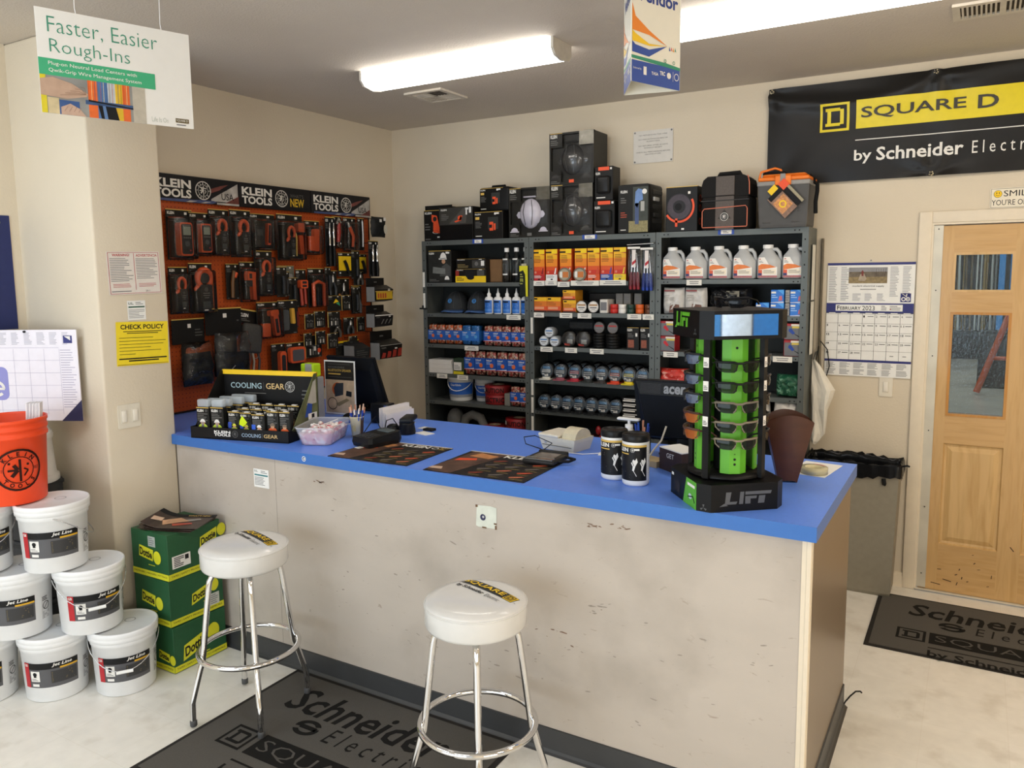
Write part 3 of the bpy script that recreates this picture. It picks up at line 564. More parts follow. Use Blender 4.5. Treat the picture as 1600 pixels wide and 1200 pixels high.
mb = MB(); pp = [(-w + .012, -.004, .015), (w - .012, -.004, .015), (w - .008, -.004, .02), (w - .008, -.004, .12), (w - .018, -.004, .135), (-w + .02, -.004, .125), (-w + .008, -.004, .11), (-w + .008, -.004, .02)]; mb.tube(pp, .0028, K('d77a5e', .5), 6, True); mb.tube([(-w, -.002, .17), (w, -.002, .172)], .004, K('3b3a3a', .4, .3), 6); mb.tube([(w + .002, .0, .2), (w, .0, .27), (w * .9, .02, .31)], .003, K('d77a5e', .5), 6); mb.build('piping', t)
mb = MB().art(frame((0, -.0048, .075), (1, 0, 0), (0, 0, 1))); mb.poly([(-.04, -.012), (.04, -.012), (.0, .045)], K('3a3634', .6, var=0), 1); lineman(mb, 0, 0, .024, WT2, INK, 2, False); mb.build('emblem', t)
MB().tube([(-.075, .1, .31), (-.06, .1, .335), (.06, .1, .338), (.075, .1, .312)], [.01, .013, .013, .01], FAB).build('handle', t)
# cooler
t = thing('cooler', 'grey hard cooler with orange lid and shoulder strap at the end of the shelf top', 'cooler', (3.088, -.325, TOP)); w = .142; CG = K('4d4c4b', .6, var=.05); CO = K('ea7a24', .45, var=.04)
mb = MB(); d = .235
pts = lambda s, z: [(-w * s, .02, z)]
v = []; 
for s, z in ((.9, 0), (.93, .015), (1, .235)):
    for x, y in ((-1, .01), (-.94, 0), (.94, 0), (1, .01), (1, .99), (.94, 1), (-.94, 1), (-1, .99)): v.append((x * w * s, d / 2 + (y - .5) * d * s, z))
f = [(i * 8 + k, i * 8 + (k + 1) % 8, i * 8 + 8 + (k + 1) % 8, i * 8 + 8 + k) for i in range(2) for k in range(8)] + [tuple(range(7, -1, -1)), tuple(range(16, 24))]
mb.add(v, f, CG)
for a, b in (((-.13, .2), (-.07, .13)), ((-.07, .13), (-.07, .05)), ((.12, .2), (.07, .13)), ((.07, .13), (.07, .05)), ((-.11, .03), (-.05, .03)), ((.05, .03), (.11, .03)), ((.08, .09), (.13, .09)), ((.08, .1), (.13, .1))): mb.tube([(a[0], .006, a[1]), (b[0], .012, b[1])], .004, CG, 6)
mb.build('body', t)
MB().box(-w - .004, -.006, .235, w + .004, d + .006, .262, K('8d8b88', .5), .006, 2).build('rim', t)
mb = MB(); mb.box(-w, -.004, .262, w, d + .004, .285, CO, .01, 3); mb.box(-w * .85, .01, .283, w * .85, d - .01, .302, CO, .012, 3); mb.box(-.045, -.014, .235, .045, .0, .29, CO, .006, 2); mb.box(-.015, -.017, .25, .015, -.008, .3, K('8d8b88', .5), .003); mb.build('lid', t)
mb = MB(); mb.tube([(-.14, .03, .285), (-.135, .04, .32), (-.06, .06, .34), (-.03, .07, .33), (-.02, .07, .3)], .007, CO); mb.box(-.13, .05, .298, .0, .09, .322, K('1a1a1a', .8), .012, 2); mb.build('carry_handle', t)
mb = MB(); mb.tube([(.148, .1, .255), (.168, .1, .24), (.172, .08, .2), (.166, .07, .14), (.17, .06, .075)], .011, K('151515', .8), 6); mb.tube([(.146, .1, .25), (.15, .12, .27), (.12, .14, .3)], .007, K('151515', .8), 6); mb.build('strap', t)
mb = MB(); mb.art(frame((-.005, -.014, .14), (cos(.75), -.15, sin(.75)), (-sin(.75), 0, cos(.75))) @ Matrix.Scale(1.35, 4)); mb.rect(-.035, -.06, .035, .05, K('8a6a55', .4, var=.3, scale=60), 0); mb.rect(-.03, -.04, .03, .02, K('c98a52', .4, var=.3, scale=90), 1); mb.ring(0, -.01, .01, .016, YEL, 2); mb.rect(-.03, .03, .035, .05, INK, 1); mb.rect(-.01, .05, .03, .075, YEL, 1); mb.rect(.04, -.06, .058, .06, INK, -4); mb.rect(.04, .03, .075, .065, OR2, -3); mb.rect(.06, -.06, .072, .03, K('9d9478', .5, var=0), -4); mb.build('hang_tag', t)

# ---- unit 1
def a_hat(mb, w, h): klbl(mb, w, h, .22); mb.rect(w * .02, h * .02, w * .98, h * .98, K('2b2c2a', .4, var=.25, scale=20), 0.5); mb.disc(w * .68, h * .66, w * .08, K('b98d6e', .6, var=0), 2); mb.disc(w * .67, h * .74, w * .14, WT2, 3, 18, h * .2, 0, pi); mb.rect(w * .48, h * .72, w * .82, h * .76, WT2, 3); mb.poly([(w * .5, h * .2), (w * .98, h * .2), (w * .98, h * .5), (w * .8, h * .6), (w * .6, h * .5)], GR3, 1.5); mb.poly([(w * .2, h * .3), (w * .75, h * .26), (w * .75, h * .44), (w * .22, h * .5)], K('747672', .5, var=.2), 2); mb.disc(w * .82, h * .09, w * .1, WT2, 3, 18, h * .12, 0, pi); mb.lines(w * .06, h * .03, w * .5, h * .12, 2, GR2, 2); mb.rect(w * .85, h * .9, w * .94, h * .95, WT2, 4)
carton('boxed_hard_hat', 'black box printed with a worker in a white hard hat on the top shelf', 'hard hat box', .538, .745, SZ[0][7], .233, .2, CARD, a_hat)
carton('brown_carton', 'plain brown carton behind the black and yellow boxes', 'box', .86, 1.14, SZ[0][7], .162, .12, K('7d5c3a', .7), None, -.215)
def a_low(mb, w, h): klbl(mb, w, h, .2); mb.rect(0, 0, w, h * .48, YEL, 1); mb.rect(0, h * .48, w * .12, h * .9, K('8d2a22', .5, var=0), 1); mb.rect(w * .35, h * .4, w * .62, h * .95, INK, 2); mb.disc(w * .5, h * .36, w * .12, INK, 3, 14, h * .16); mb.lines(w * .04, h * .1, w * .3, h * .4, 3, INK, 2); mb.rect(w * .72, h * .5, w * .95, h * .92, GR3, 2)
def a_up(mb, w, h): klbl(mb, w, h, .25); mb.rect(w * .55, h * .1, w * .95, h * .85, K('3a3834', .5, var=0), 1); mb.rect(w * .85, h * .3, w * .96, h * .8, WT2, 2); mb.lines(w * .05, h * .1, w * .45, h * .5, 3, K('8d7c4c', .5, var=0), 2); mb.disc(w * .7, h * .5, w * .06, GR2, 3)
carton('boxed_headlamp', 'black and yellow box on the top shelf, under a black one', 'box', .783, 1.045, SZ[0][7], .096, .06, CARD, a_low)
carton('boxed_headlamp', 'flat black box lying on the black and yellow box', 'box', .79, 1.043, SZ[0][7] + .0965, .072, .06, CARD, a_up)
def lab_row(fn, desc, pts, y, z, grp):
    src = None; n = len(pts)
    for i, x in enumerate(pts):
        L = desc.replace('@', which(i, n))
        if src is None: src = fn(L); o = src
        else: o = dup(src, label=L)
        o['group'] = grp; o.location = (x, y if not isinstance(y, list) else y[i], z if not isinstance(z, list) else z[i])
    return src
def bottle(lab):
    t = thing('lubricant_bottle', lab, 'bottle'); G = film('bottle_plastic', 'c9cecc', 1.2); mb = MB()
    mb.lathe([(.001, 0), (.028, 0), (.031, .006), (.031, .15), (.027, .17), (.024, .185), (.014, .2), (.014, .215)], G, 20); mb.build('body', t)
    MB().lathe([(.017, .212), (.017, .24), (.001, .24)], WHITE, 16).build('cap', t)
    mb = MB().art(wrapT(.0312)); mb.rect(-.02, .05, .02, .06, WT2, 1, 4); mb.text('3M', -.008, .135, .008, .148, WT2, 1) if 0 else mb.rect(-.02, .155, .02, .165, WT2, 1, 4); mb.build('print', t); return t
lab_row(bottle, 'clear bottle with white cap on the top shelf, @', [1.195, 1.275, 1.35], -.235, SZ[0][7], 'clear bottles with white caps')
t = thing('packaged_light', 'narrow black and yellow card pack hung on the post beside the clear bottles', 'pack', (1.37, -.305, 1.715)); mb = MB(); mb.box(-.033, 0, 0, .033, .012, .21, K('20251f', .4, var=.1), .004); mb.art(frame((-.033, -.001, 0), (1, 0, 0), (0, 0, 1))); mb.poly([(0, .21), (.066, .21), (.066, .0), (.05, .0), (.046, .15), (.03, .18), (0, .17)], K('d8d228', .4, var=0), 1); mb.rect(.004, .1, .03, .12, K('9aa04a', .5, var=0), 2); mb.lines(.006, .08, .03, .16, 5, K('b4b45a', .5, var=0), 2); mb.build('card', t); MB().tube([(0, .016, .22), (0, .006, .218), (0, .006, .2)], .003, STEEL, 6).build('hook', t)
MB().box(-.02, .002, .205, .02, .012, .225, K('b9b49a', .5), .003).build('header', t)
def cap(lab):
    t = thing('baseball_cap', lab, 'cap'); CF = K('2d2f31', .85, var=.1, scale=120); mb = MB(); mb.ball((0, .02, .02), .088, .1, .125, CF, 20, 8, 0); mb.lathe([(.088, 0), (.089, .02)], CF, 20, (0, .02, 0), sy=1.12, caps=(False, False))
    for a in (-1.0, -.35, .35, 1.0): mb.tube([(.089 * sin(a) * cos(b), .02 - .101 * cos(a) * cos(b), .02 + .126 * sin(b)) for b in (0, .3, .6, .9, 1.2, 1.5)], .0012, K('4a4c4f', .8), 4)
    mb.build('crown', t)
    mb = MB(); n = 12; v = []; f = []
    for i in range(n + 1):
        a = -1.25 + 2.5 * i / n; x, y = .088 * sin(a), .02 - .098 * cos(a); ext = .065 * cos(a * .9) + .004
        v += [(x, y, .012), (x * 1.06, y - ext, .004 - .012 * abs(sin(a))), (x * 1.06, y - ext, -.0 - .012 * abs(sin(a))), (x, y, .008)]
    for i in range(n):
        for k in range(4): f.append((i * 4 + k, i * 4 + (k + 1) % 4, i * 4 + 4 + (k + 1) % 4, i * 4 + 4 + k))
    mb.add(v, f, K('3f5f92', .8, var=.08), True); mb.build('visor', t)
    mb = MB().art(frame((0, -.0705, .075), (1, 0, 0), (0, .32, 1))); mb.disc(0, 0, .017, K('3d7fc0', .5, var=0), 9); mb.rect(-.006, -.01, -.002, .012, INK, 10); mb.rect(.003, -.01, .007, .012, INK, 10); mb.build('badge', t); return t
c = cap('dark baseball cap with blue visor on the second shelf, nearer the wall corner'); c.location = (.70, -.165, SZ[0][6] + .0135); c['group'] = 'dark baseball caps'
dup(c, (.905, -.165, SZ[0][6] + .0135), .12, 'dark baseball cap with blue badge beside the white glue bottles', 'dark baseball caps')
def glue(lab):
    t = thing('glue_bottle', lab, 'bottle'); mb = MB(); mb.lathe([(.001, 0), (.03, 0), (.034, .005), (.034, .105), (.028, .118), (.014, .124), (.013, .13)], WHITE, 20, sy=.7); mb.build('body', t)
    MB().lathe([(.014, .128), (.014, .145), (.008, .149), (.003, .182), (.001, .183)], WHITE, 14).build('nozzle', t)
    mb = MB(); mb.art(lambda x, y, z: ((.0348 + z) * sin(x / .034), -(.0348 + z) * .7 * cos(x / .034), y)); mb.rect(-.036, .008, .036, .098, K('2a6cc4', .4, var=0), 0, 8); mb.rect(-.026, .082, .02, .092, INK, 2, 5); mb.lines(-.024, .05, .02, .07, 3, K('cfe0f5', .5, var=0), 2, 2); mb.rect(-.03, .02, .03, .035, K('4f8cd8', .4, var=0), 2, 6); mb.build('label', t); return t
lab_row(glue, 'white glue bottle with blue label and pointed nozzle, @', [1.048, 1.124, 1.2, 1.276, 1.35], -.245, SZ[0][6], 'white glue bottles')
def jar(cont, labc, nm, kind):
    def fn(lab):
        t = thing('connector_jar', lab, 'jar'); mb = MB(); CT = K(cont, .5, var=.1, scale=40); mix_spots(CT, 'e9b99a' if kind != 'blue' else '3b84c8', 55, .50, .56, detail=2); mix_spots(CT, '5a1a12' if kind == 'red' else 'a8481c' if kind == 'orange' else '1a5a9a', 38, .56, .62, detail=2)
        mb.box(-.035, -.035, .002, .035, .035, .143, CT, .012, 2); mb.build('contents', t)
        mb = MB(); mb.box(-.037, -.037, 0, .037, .037, .146, FILM, .014, 3); mb.build('shell', t)
        mb = MB(); mb.lathe([(.03, .136), (.03, .15), (.026, .152), (.001, .152)], FILM, 16); mb.build('lid', t)
        mb = MB(); B = K(labc, .4, var=.03); mb.box(-.0378, -.0378, .032, .0378, .0378, .104, B); mb.art(frame((-.037, -.0381, .032), (1, 0, 0), (0, 0, 1))); mb.text(nm, .008, .055, .045, .064, WT2, 1, .02); mb.lines(.008, .035, .05, .052, 2, K('a8c4ee', .5, var=0), 1); mb.disc(.045, .03, .013, K('d86a3a' if kind != 'blue' else '5aa0d8', .5, var=0), 1)
        if kind == 'red': mb.poly([(0, .0), (.0738, .0), (.0738, .012), (0, .005)], K('c4c8dc', .5, var=0), 2); mb.rect(0, 0, .0738, .004, RED, 3)
        mb.build('label', t); return t
    return fn
lab_row(jar('e0642c', '2a5cab', 'Ideal', 'orange'), 'jar of orange wire connectors with blue label on the third shelf, @', [.560, .635, .711, .786], -.24, SZ[0][5], 'jars of orange wire connectors')
for i, x in enumerate((.862, .938)): j = jar('2f74b8', '2f6fc0', 'Ideal', 'blue')('jar of blue wire connectors on the third shelf, ' + ('beside the orange ones' if i == 0 else 'nearer the red-content jars')); j.location = (x, -.235, SZ[0][5]); j['group'] = 'jars of blue wire connectors'
RJ = jar('c04a3c', '2453a8', 'Ideal', 'red')
lab_row(RJ, 'jar of red wire connectors with blue label on the third shelf, @', [1.055, 1.13, 1.205, 1.284, 1.358], -.24, SZ[0][5], 'jars of red wire connectors on the third shelf')
o = RJ('x'); lab_row(lambda L: tag(o, L), 'tall jar of red wire connectors with blue label on the fourth shelf, @', [.888, .980, 1.072, 1.165, 1.255, 1.342], -.235, SZ[0][4], 'tall jars of red wire connectors on the fourth shelf')
for c in col.objects:
    if c.get('group') == 'tall jars of red wire connectors on the fourth shelf': c.scale = (1.17, 1.1, 1.24)
lab_row(RJ, 'jar of red wire connectors on the fifth shelf beside the grey box, @', [1.272, 1.348], -.24, SZ[0][3], 'jars of red wire connectors on the fifth shelf')
for k in range(3): carton('white_carton', ['bottom', 'middle', 'top'][k] + ' one of the three flat white cartons on the fourth shelf', 'box', .522, .735 - .004 * k, SZ[0][4] + .0335 * k, .033, .14, K('e3e1dc', .6, var=.03), None, FY, 'flat white cartons', .001)
def a_lbl(mb, w, h): mb.rect(w * .05, h * .25, w * .8, h * .75, WT2, 1); mb.rect(0, 0, w, h * .18, K('d8c828', .5, var=0), 1); mb.lines(w * .1, h * .3, w * .7, h * .6, 3, GINK, 2)
carton('label_box', 'small dark green box with white label and yellow base on the fourth shelf', 'box', .748, .838, SZ[0][4], .118, .12, K('2a3c2c', .5), a_lbl)
def pail(lab):
    t = thing('cable_lube_pail', lab, 'bucket'); mb = MB(); mb.lathe([(.001, 0), (.083, 0), (.085, .004), (.094, .172), (.098, .172), (.098, .178), (.094, .18)], WHITE, 32, caps=(True, False)); mb.build('body', t)
    mb = MB(); mb.lathe([(.1, .168), (.101, .19), (.094, .198), (.001, .198)], WHITE, 32); mb.build('lid', t)
    mb = MB().art(wrapT(.0868, .0933, .17)); mb.rect(-.135, .03, .135, .14, K('2b62bd', .35, var=.02), 1, 20); mb.rect(-.135, .03, .135, .05, K('8d9298', .4, var=0), 2, 20); mb.text('ClearGlide', -.06, .115, .03, .13, WT2, 3, .02); mb.lines(-.06, .075, .05, .105, 3, K('b9cdee', .5, var=0), 3, 3); mb.build('label', t)
    mb = MB(); mb.tube([(.098 * cos(a) * 1.02, -.1 - .004 * 0 + .1 * 1 - .098 * abs(sin(a)) * 1.05, .165 - .085 * sin(a)) for a in [pi * k / 16 for k in range(17)]], .003, WHITE, 6); mb.build('bail', t); return t
p = pail('white pail with blue label and white bail on the fifth shelf'); p.location = (.742, -.172, SZ[0][3]); p.rotation_euler = (0, 0, .25)
dup(p, (.922, -.12, SZ[0][3]), .4, 'second white pail with blue label, partly hidden behind the red tape rolls').scale = (.76, .76, .84)
def caution(lab, wd):
    mb = MB(); C = K('8f1f22', .4, var=.12); T = K('b39a7a', .6)
    mb.lathe([(.045, 0), (.098, 0), (.1, .002), (.1, .066), (.098, .068), (.045, .068)], C, 32, caps=(False, False)); mb.lathe([(.045, .068), (.045, 0)], T, 24, caps=(False, False)); mb.art(wrapT(.1)); mb.text(wd, -.085, .016, .095, .052, INK, 2, .02); mb.rect(-.09, .022, -.062, .05, WT2, 3, 3) if wd == 'CAUTION' else None
    return tag(mb.build('caution_tape'), lab, 'tape roll', 'red caution tape rolls')
caution('upper red caution tape roll of the pair on the fifth shelf', 'CAUTION').location = (1.075, -.18, SZ[0][3] + .069)
caution('lower red caution tape roll of the pair on the fifth shelf', 'ELECTRIC').location = (1.08, -.18, SZ[0][3])
carton('grey_box', 'small grey box between the red tape and the jars on the fifth shelf', 'box', 1.186, 1.23, SZ[0][3], .09, .12, K('7d7c76', .6), None)
caution('red caution tape roll on the lowest visible shelf, right beside the post', 'CAUTION').location = (1.245, -.17, SZ[0][2]); caution('red caution tape roll standing on another on the lowest visible shelf', 'CAUTION').location = (1.245, -.17, SZ[0][2] + .069)
caution('red caution tape roll on the lowest visible shelf beside the grey pads', 'DANGER').location = (1.035, -.17, SZ[0][2])
mb = MB(); mb.ball((0, 0, .06), .065, .07, .085, K('5d5d5b', .8, var=.1), 16, 8); tag(mb.build('knit_cap', None, (.70, -.19, SZ[0][2] + .026)), 'round grey cap-like bundle on the lowest visible shelf', 'cap')
mb = MB(); mb.tube([(-.1, 0, .02), (-.08, 0, .09), (-.02, 0, .12), (.05, .0, .1), (.09, 0, .03)], [.03, .035, .035, .035, .03], K('6d6c68', .7, var=.08), 10); tag(mb.build('knee_pad', None, (.88, -.2, SZ[0][2] + .012)), 'curved grey knee pad on the lowest visible shelf', 'knee pad')
def lever(lab):
    mb = MB(); mb.box(-.035, -.012, 0, .03, .0, .012, K('26292b', .5), .002); mb.box(-.012, -.012, 0, 0, 0, .03, K('26292b', .5), .002); return tag(mb.build('shelf_clip'), lab, 'clip')
c = lever('small black clip on the corner post of the shelving'); c.location = (.50, -.291, 1.615)
# ---- unit 2
def tapebox(low, seal):
    def fn(lab):
        t = thing('tape_box', lab, 'box'); w = .086; h = .216; mb = MB(); mb.box(-w / 2, 0, 0, w / 2, .06, h, K('d9541f', .45, var=.04), .0015); mb.art(frame((-w / 2, -.0005, 0), (1, 0, 0), (0, 0, 1)))
        mb.rect(0, .15, w, h, K('f0b51e', .45, var=.02), 1); mb.rect(0, .10, w, .15, K('ea8a22', .45, var=.02), 1); mb.rect(0, .19, w * .5, .2, INK, 2); mb.rect(w * .5, .185, w, h - .002, K('f5d21c', .45, var=0), 2); mb.poly([(w * .5, .185), (w, .178), (w, .185)], K('b8321e', .5, var=0), 3); mb.lines(.008, .125, w * .7, .175, 5, K('7a4a12', .5, var=0), 2, 5); mb.rect(0, .045, w, .075, K('c8351f', .45, var=.02), 1)
        mb.rect(0, 0, w, .046, K(low, .45, var=.02), 2); mb.lines(.006, .022, w - .01, .042, 3, WT2 if low not in ('f0f0ee', 'f3d21a') else GINK, 3, 3); mb.rect(w * .42, .01, w * .6, .018, INK, 3); mb.disc(w * .2, .062, .008, K('d98a72', .5, var=0), 2, 12); mb.poly([(w * .72, .05), (w * .84, .09), (w * .92, .09), (w * .86, .05)], K(seal, .5, var=0), 3); mb.build('carton', t); return t
    return fn
XS = [1.476, 1.574, 1.6805, 1.792, 1.885, 1.979, 2.071]
for i, (x, c, s) in enumerate(zip(XS, ('b3242c', 'f0f0ee', 'c8451f', 'c8451f', 'd4551f', '2a4f9e', 'f3d21a'), ('7a1c1c', 'f0f0ee', 'e8e4da', 'e8e4da', 'c8502a', '3a4a9e', 'f0d040'))):
    nm = ('dark red', 'white', 'tape roll', 'tape roll', 'orange', 'blue', 'yellow')[i]
    o = tapebox(c, s)('tall yellow-orange tape box with ' + nm + ' base' + (', ' + ('third' if i == 2 else 'fourth') + ' from the end post' if i in (2, 3) else '')); o.location = (x, FY, SZ[1][7]); o['group'] = 'yellow and orange tape boxes'
    if i in (2, 3):
        mb = MB().art(frame((0, 0, 0), (1, 0, 0), (0, 0, 1))); mb.lathe([(.02, 0), (.045, 0), (.045, .016), (.02, .016)], K('9d9684', .4, var=.05), 28); mb.disc(0, 0, .044, K('a8a28e', .3, var=0), 34); mb.rect(-.035, -.02, -.015, .02, WT2, 36); mb.rect(-.012, -.02, .03, .018, K('c9773a', .5, var=0), 36); mb.ring(0, 0, .037, .045, K('6f6a5c', .4, var=0), 37)
        tag(mb.build('tape_roll', None, (x, FY - .004, SZ[1][7] + .046)), 'tape roll in clear wrap leaning on the ' + ('third' if i == 2 else 'fourth') + ' tall tape box', 'tape roll', 'tape rolls leaning on boxes')
def driver_bag(hc):
    def fn(lab):
        t = thing('bagged_nut_driver', lab, 'tool'); mb = MB()
        for k in range(3): x = -.026 + .026 * k; mb.tube([(x, 0, .0), (x, 0, .015), (x * .9, 0, .05), (x * .85, 0, .095), (x * .8, 0, .11)], [.009, .011, .012, .010, .006], K(hc, .3, var=.05), 10)
        mb.build('handle', t); mb = MB()
        for k in range(3): x = -.026 + .026 * k; mb.tube([(x * .8, 0, .11), (x * .5, 0, .23)], .003, CHROME, 6)
        mb.build('shaft', t); mb = MB(); mb.art(frame((-.042, -.014, .09), (1, 0, 0), (0, 0, 1))); mb.rect(.03, .05, .055, .16, K('e5ddd8', .5, var=0), 1); mb.poly([(.03, .06), (.055, .08), (.055, .1), (.03, .08)], RED, 2); mb.rect(0, .165, .084, .178, WT2, 1); mb.build('card', t)
        mb = MB(); mb.box(-.042, -.013, .02, .042, .013, .27, FILM, .008, 2); mb.build('film', t); return t
    return fn
t = driver_bag('8f1f2c')('hanging clear pack of red-handled nut drivers'); t.location = (2.185, -.31, 1.764)
t = driver_bag('1f3f9e')('hanging clear pack of blue-handled nut drivers'); t.location = (2.271, -.31, 1.757)
mb = MB(); mb.tube([(2.135, -.31, 2.045), (2.312, -.31, 2.05)], .005, STEEL, 6); mb.tube([(2.15, -.31, 2.046), (2.15, -.283, 2.06)], .004, STEEL, 6); mb.tube([(2.308, -.31, 2.05), (2.308, -.283, 2.06)], .004, STEEL, 6); mb.build('hanging_bar', U[1], (-SX - SW, 0, 0))
def a_or(mb, w, h): mb.rect(0, h * .74, w, h, K('f0b81e', .45, var=0), 1); mb.rect(0, h * .1, w, h * .4, K('d8532a', .45, var=0), 1); mb.rect(0, 0, w, h * .12, K('3d2418', .5, var=0), 2); mb.rect(w * .06, h * .84, w * .3, h * .94, INK, 2); mb.rect(w * .08, h * .2, w * .8, h * .36, K('e6a078', .5, var=0), 2); mb.lines(w * .08, h * .45, w * .7, h * .72, 3, K('a85a1c', .5, var=0), 2)
OB = K('dd7a26', .45, var=.03)
carton('tape_carton', 'wide orange carton by the post on the second shelf', 'box', 1.432, 1.535, SZ[1][6], .102, .14, OB, a_or); carton('tape_carton', 'wide orange carton beside another, next to the two stacked small ones', 'box', 1.537, 1.642, SZ[1][6], .102, .14, OB, a_or)
carton('tape_carton', 'small orange carton, lower of the stacked pair on the second shelf', 'box', 1.66, 1.755, SZ[1][6], .083, .12, K('e09a2a', .45), a_or); carton('tape_carton', 'small orange carton, upper of the stacked pair on the second shelf', 'box', 1.658, 1.75, SZ[1][6] + .0835, .066, .12, K('e09a2a', .45), a_or)
def tin(lab, r=.041, d=.05, face='ece8e0', side='2a2a2a', inkc='b0875a'):
    mb = MB().art(frame((0, 0, r), (1, 0, 0), (0, 0, 1))); mb.lathe([(r * .3, -d), (r - .002, -d), (r, -d + .002), (r, -.002), (r - .002, 0)], K(side, .4), 28, caps=(True, True)); mb.disc(0, 0, r - .004, K(face, .45, var=.02), 2, 28); mb.rect(-r * .7, r * .15, r * .7, r * .4, K(inkc, .5, var=0), 3); mb.rect(-r * .6, -r * .25, r * .6, -r * .05, GINK, 3); mb.lines(-r * .5, -r * .6, r * .5, -r * .35, 2, GINK, 3, ctr=True); mb.ring(0, 0, r * .78, r * .82, GINK, 3); return tag(mb.build('tape_tin'), lab, 'tape tin')
tin('round white-faced tape tin beside the stacked orange cartons').location = (1.797, FY, SZ[1][6]); tin('round white-faced tape tin next to the small white box').location = (1.884, FY, SZ[1][6])
carton('white_carton', 'white box with dark side right of the round white tins', 'box', 1.93, 1.985, SZ[1][6], .09, .12, K('d8d5cc', .5), lambda mb, w, h: mb.rect(w * .1, h * .2, w * .9, h * .8, GINK, 1))
carton('dark_tray', 'flat dark package lying behind the round tins', 'package', 1.77, 2.0, SZ[1][6], .125, .06, K('1d1d1d', .3), None, -.1)
lab_row(lambda L: carton('grey_carton', L, 'box', 0, .05, 0, .128, .05, K('77756f', .55), lambda mb, w, h: mb.lines(w * .1, h * .5, w * .9, h * .9, 4, GINK, 1)), 'small upright grey carton behind the coloured tape stacks, @', [2.035, 2.09, 2.165], -.2, SZ[1][6], 'grey cartons')
for i, (x, c, nm) in enumerate(((2.022, 'c02a22', 'red'), (2.08, 'e8e6e0', 'white'), (2.138, '1f3a30', 'dark green'), (2.2, 'd8642a', 'orange'), (2.263, '6a4028', 'brown'))):
    for k in range(2):
        mb = MB(); mb.lathe([(.012, 0), (.0255, 0), (.027, .002), (.027, .027), (.0255, .029), (.012, .029)], K(c, .35, var=.03), 24, caps=(False, False)); mb.lathe([(.012, .029), (.012, 0)], TAN, 16, caps=(False, False)); tag(mb.build('tape_roll', None, (x, -.25, SZ[1][6] + .0295 * k)), ('upper ' if k else 'lower ') + nm + ' tape roll of the little stack on the second shelf', 'tape roll', 'coloured tape rolls')
for x, z, nm in ((1.5095, 0, 'nearer the post'), (1.592, 0, 'away from the post')): tin('round white-lidded tin at the base of the three-tin pile, ' + nm, .0365, .06, 'e4e8ec', '8d9296', '5a86b8').location = (x, FY, SZ[1][5])
tin('round white-lidded tin on top of the three-tin pile', .0365, .06, 'e4e8ec', '8d9296', '5a86b8').location = (1.551, FY, SZ[1][5] + .0605)
def wraproll(lab):
    t = thing('wrapped_tape_roll', lab, 'tape roll'); mb = MB().art(frame((0, 0, .054), (1, 0, 0), (0, 0, 1))); mb.lathe([(.02, -.05), (.05, -.05), (.052, -.046), (.052, -.004), (.05, 0), (.02, 0)], K('3a3836', .3, var=.1), 26, caps=(False, False)); mb.lathe([(.02, 0), (.02, -.05)], TAN, 16, caps=(False, False)); mb.disc(.006, -.006, .032, K('55504c', .4, var=0), 1); mb.rect(-.01, -.03, .03, .0, K('c2bdb0', .5, var=0), 2); mb.rect(-.03, -.042, .01, -.028, K('b03a2a', .5, var=0), 2); mb.build('roll', t)
    mb = MB(); mb.ball((0, .02, .06), .057, .032, .06, FILM, 14, 8); mb.build('wrap', t); return t
lab_row(wraproll, 'shrink-wrapped dark tape roll on the third shelf, @', [1.695, 1.80], -.268, SZ[1][5], 'shrink-wrapped dark tape rolls')
lab_row(lambda L: carton('wrapped_package', L, 'package', 0, .2, 0, .07, .12, K('2a2c2e', .25, var=.2, scale=40), None, bev=.015), 'dark film-wrapped package behind and above the wrapped rolls', [1.75], -.19, SZ[1][5] + .1095, 'dark packages'); 
carton('wrapped_package', 'dark film-wrapped package behind the shrink-wrapped rolls', 'package', 1.65, 1.85, SZ[1][5], .108, .12, K('202224', .25, var=.2, scale=40), None, -.19, None, .012)
for i, (x, r) in enumerate(((1.903, .043), (2.0, .048))):
    for k in range(5):
        mb = MB(); mb.lathe([(.018, 0), (r - .002, 0), (r, .002), (r, .017), (r - .002, .019), (.018, .019)], BLACK, 28, caps=(False, False)); mb.lathe([(.018, .019), (.018, 0)], TAN, 16, caps=(False, False)); tag(mb.build('black_tape_roll', None, (x + R.uniform(-.003, .003), -.225, SZ[1][5] + .0193 * k)), 'black tape roll, ' + ('bottom', 'second', 'third', 'fourth', 'top')[k] + ' of the stack ' + ('nearer the wrapped rolls' if i == 0 else 'nearer the black boxes'), 'tape roll', 'black tape rolls')
    tin('round red-faced tape standing on the black stack ' + ('nearer the wrapped rolls' if i == 0 else 'nearer the black boxes'), .04, .03, '6e6a68', '2a2a2a', 'a83a3a').location = (x + .01, -.25, SZ[1][5] + .0972)
def a_kb(mb, w, h): klbl(mb, w, h, .4, False); mb.rect(w * .1, h * .1, w * .6, h * .45, K('8a4a34', .5, var=.3, scale=80), 1); mb.rect(w * .72, h * .6, w * .88, h * .75, WT2, 2); mb.lines(w * .1, h * .55, w * .6, h * .75, 3, GR2, 2)
carton('small_tool_box', 'small black box with gold top edge beside the black tape stacks', 'box', 2.122, 2.205, SZ[1][5], .145, .1, CARD, a_kb); carton('small_tool_box', 'small black box with gold top edge against the shelving post', 'box', 2.213, 2.288, SZ[1][5], .145, .1, CARD, a_kb)
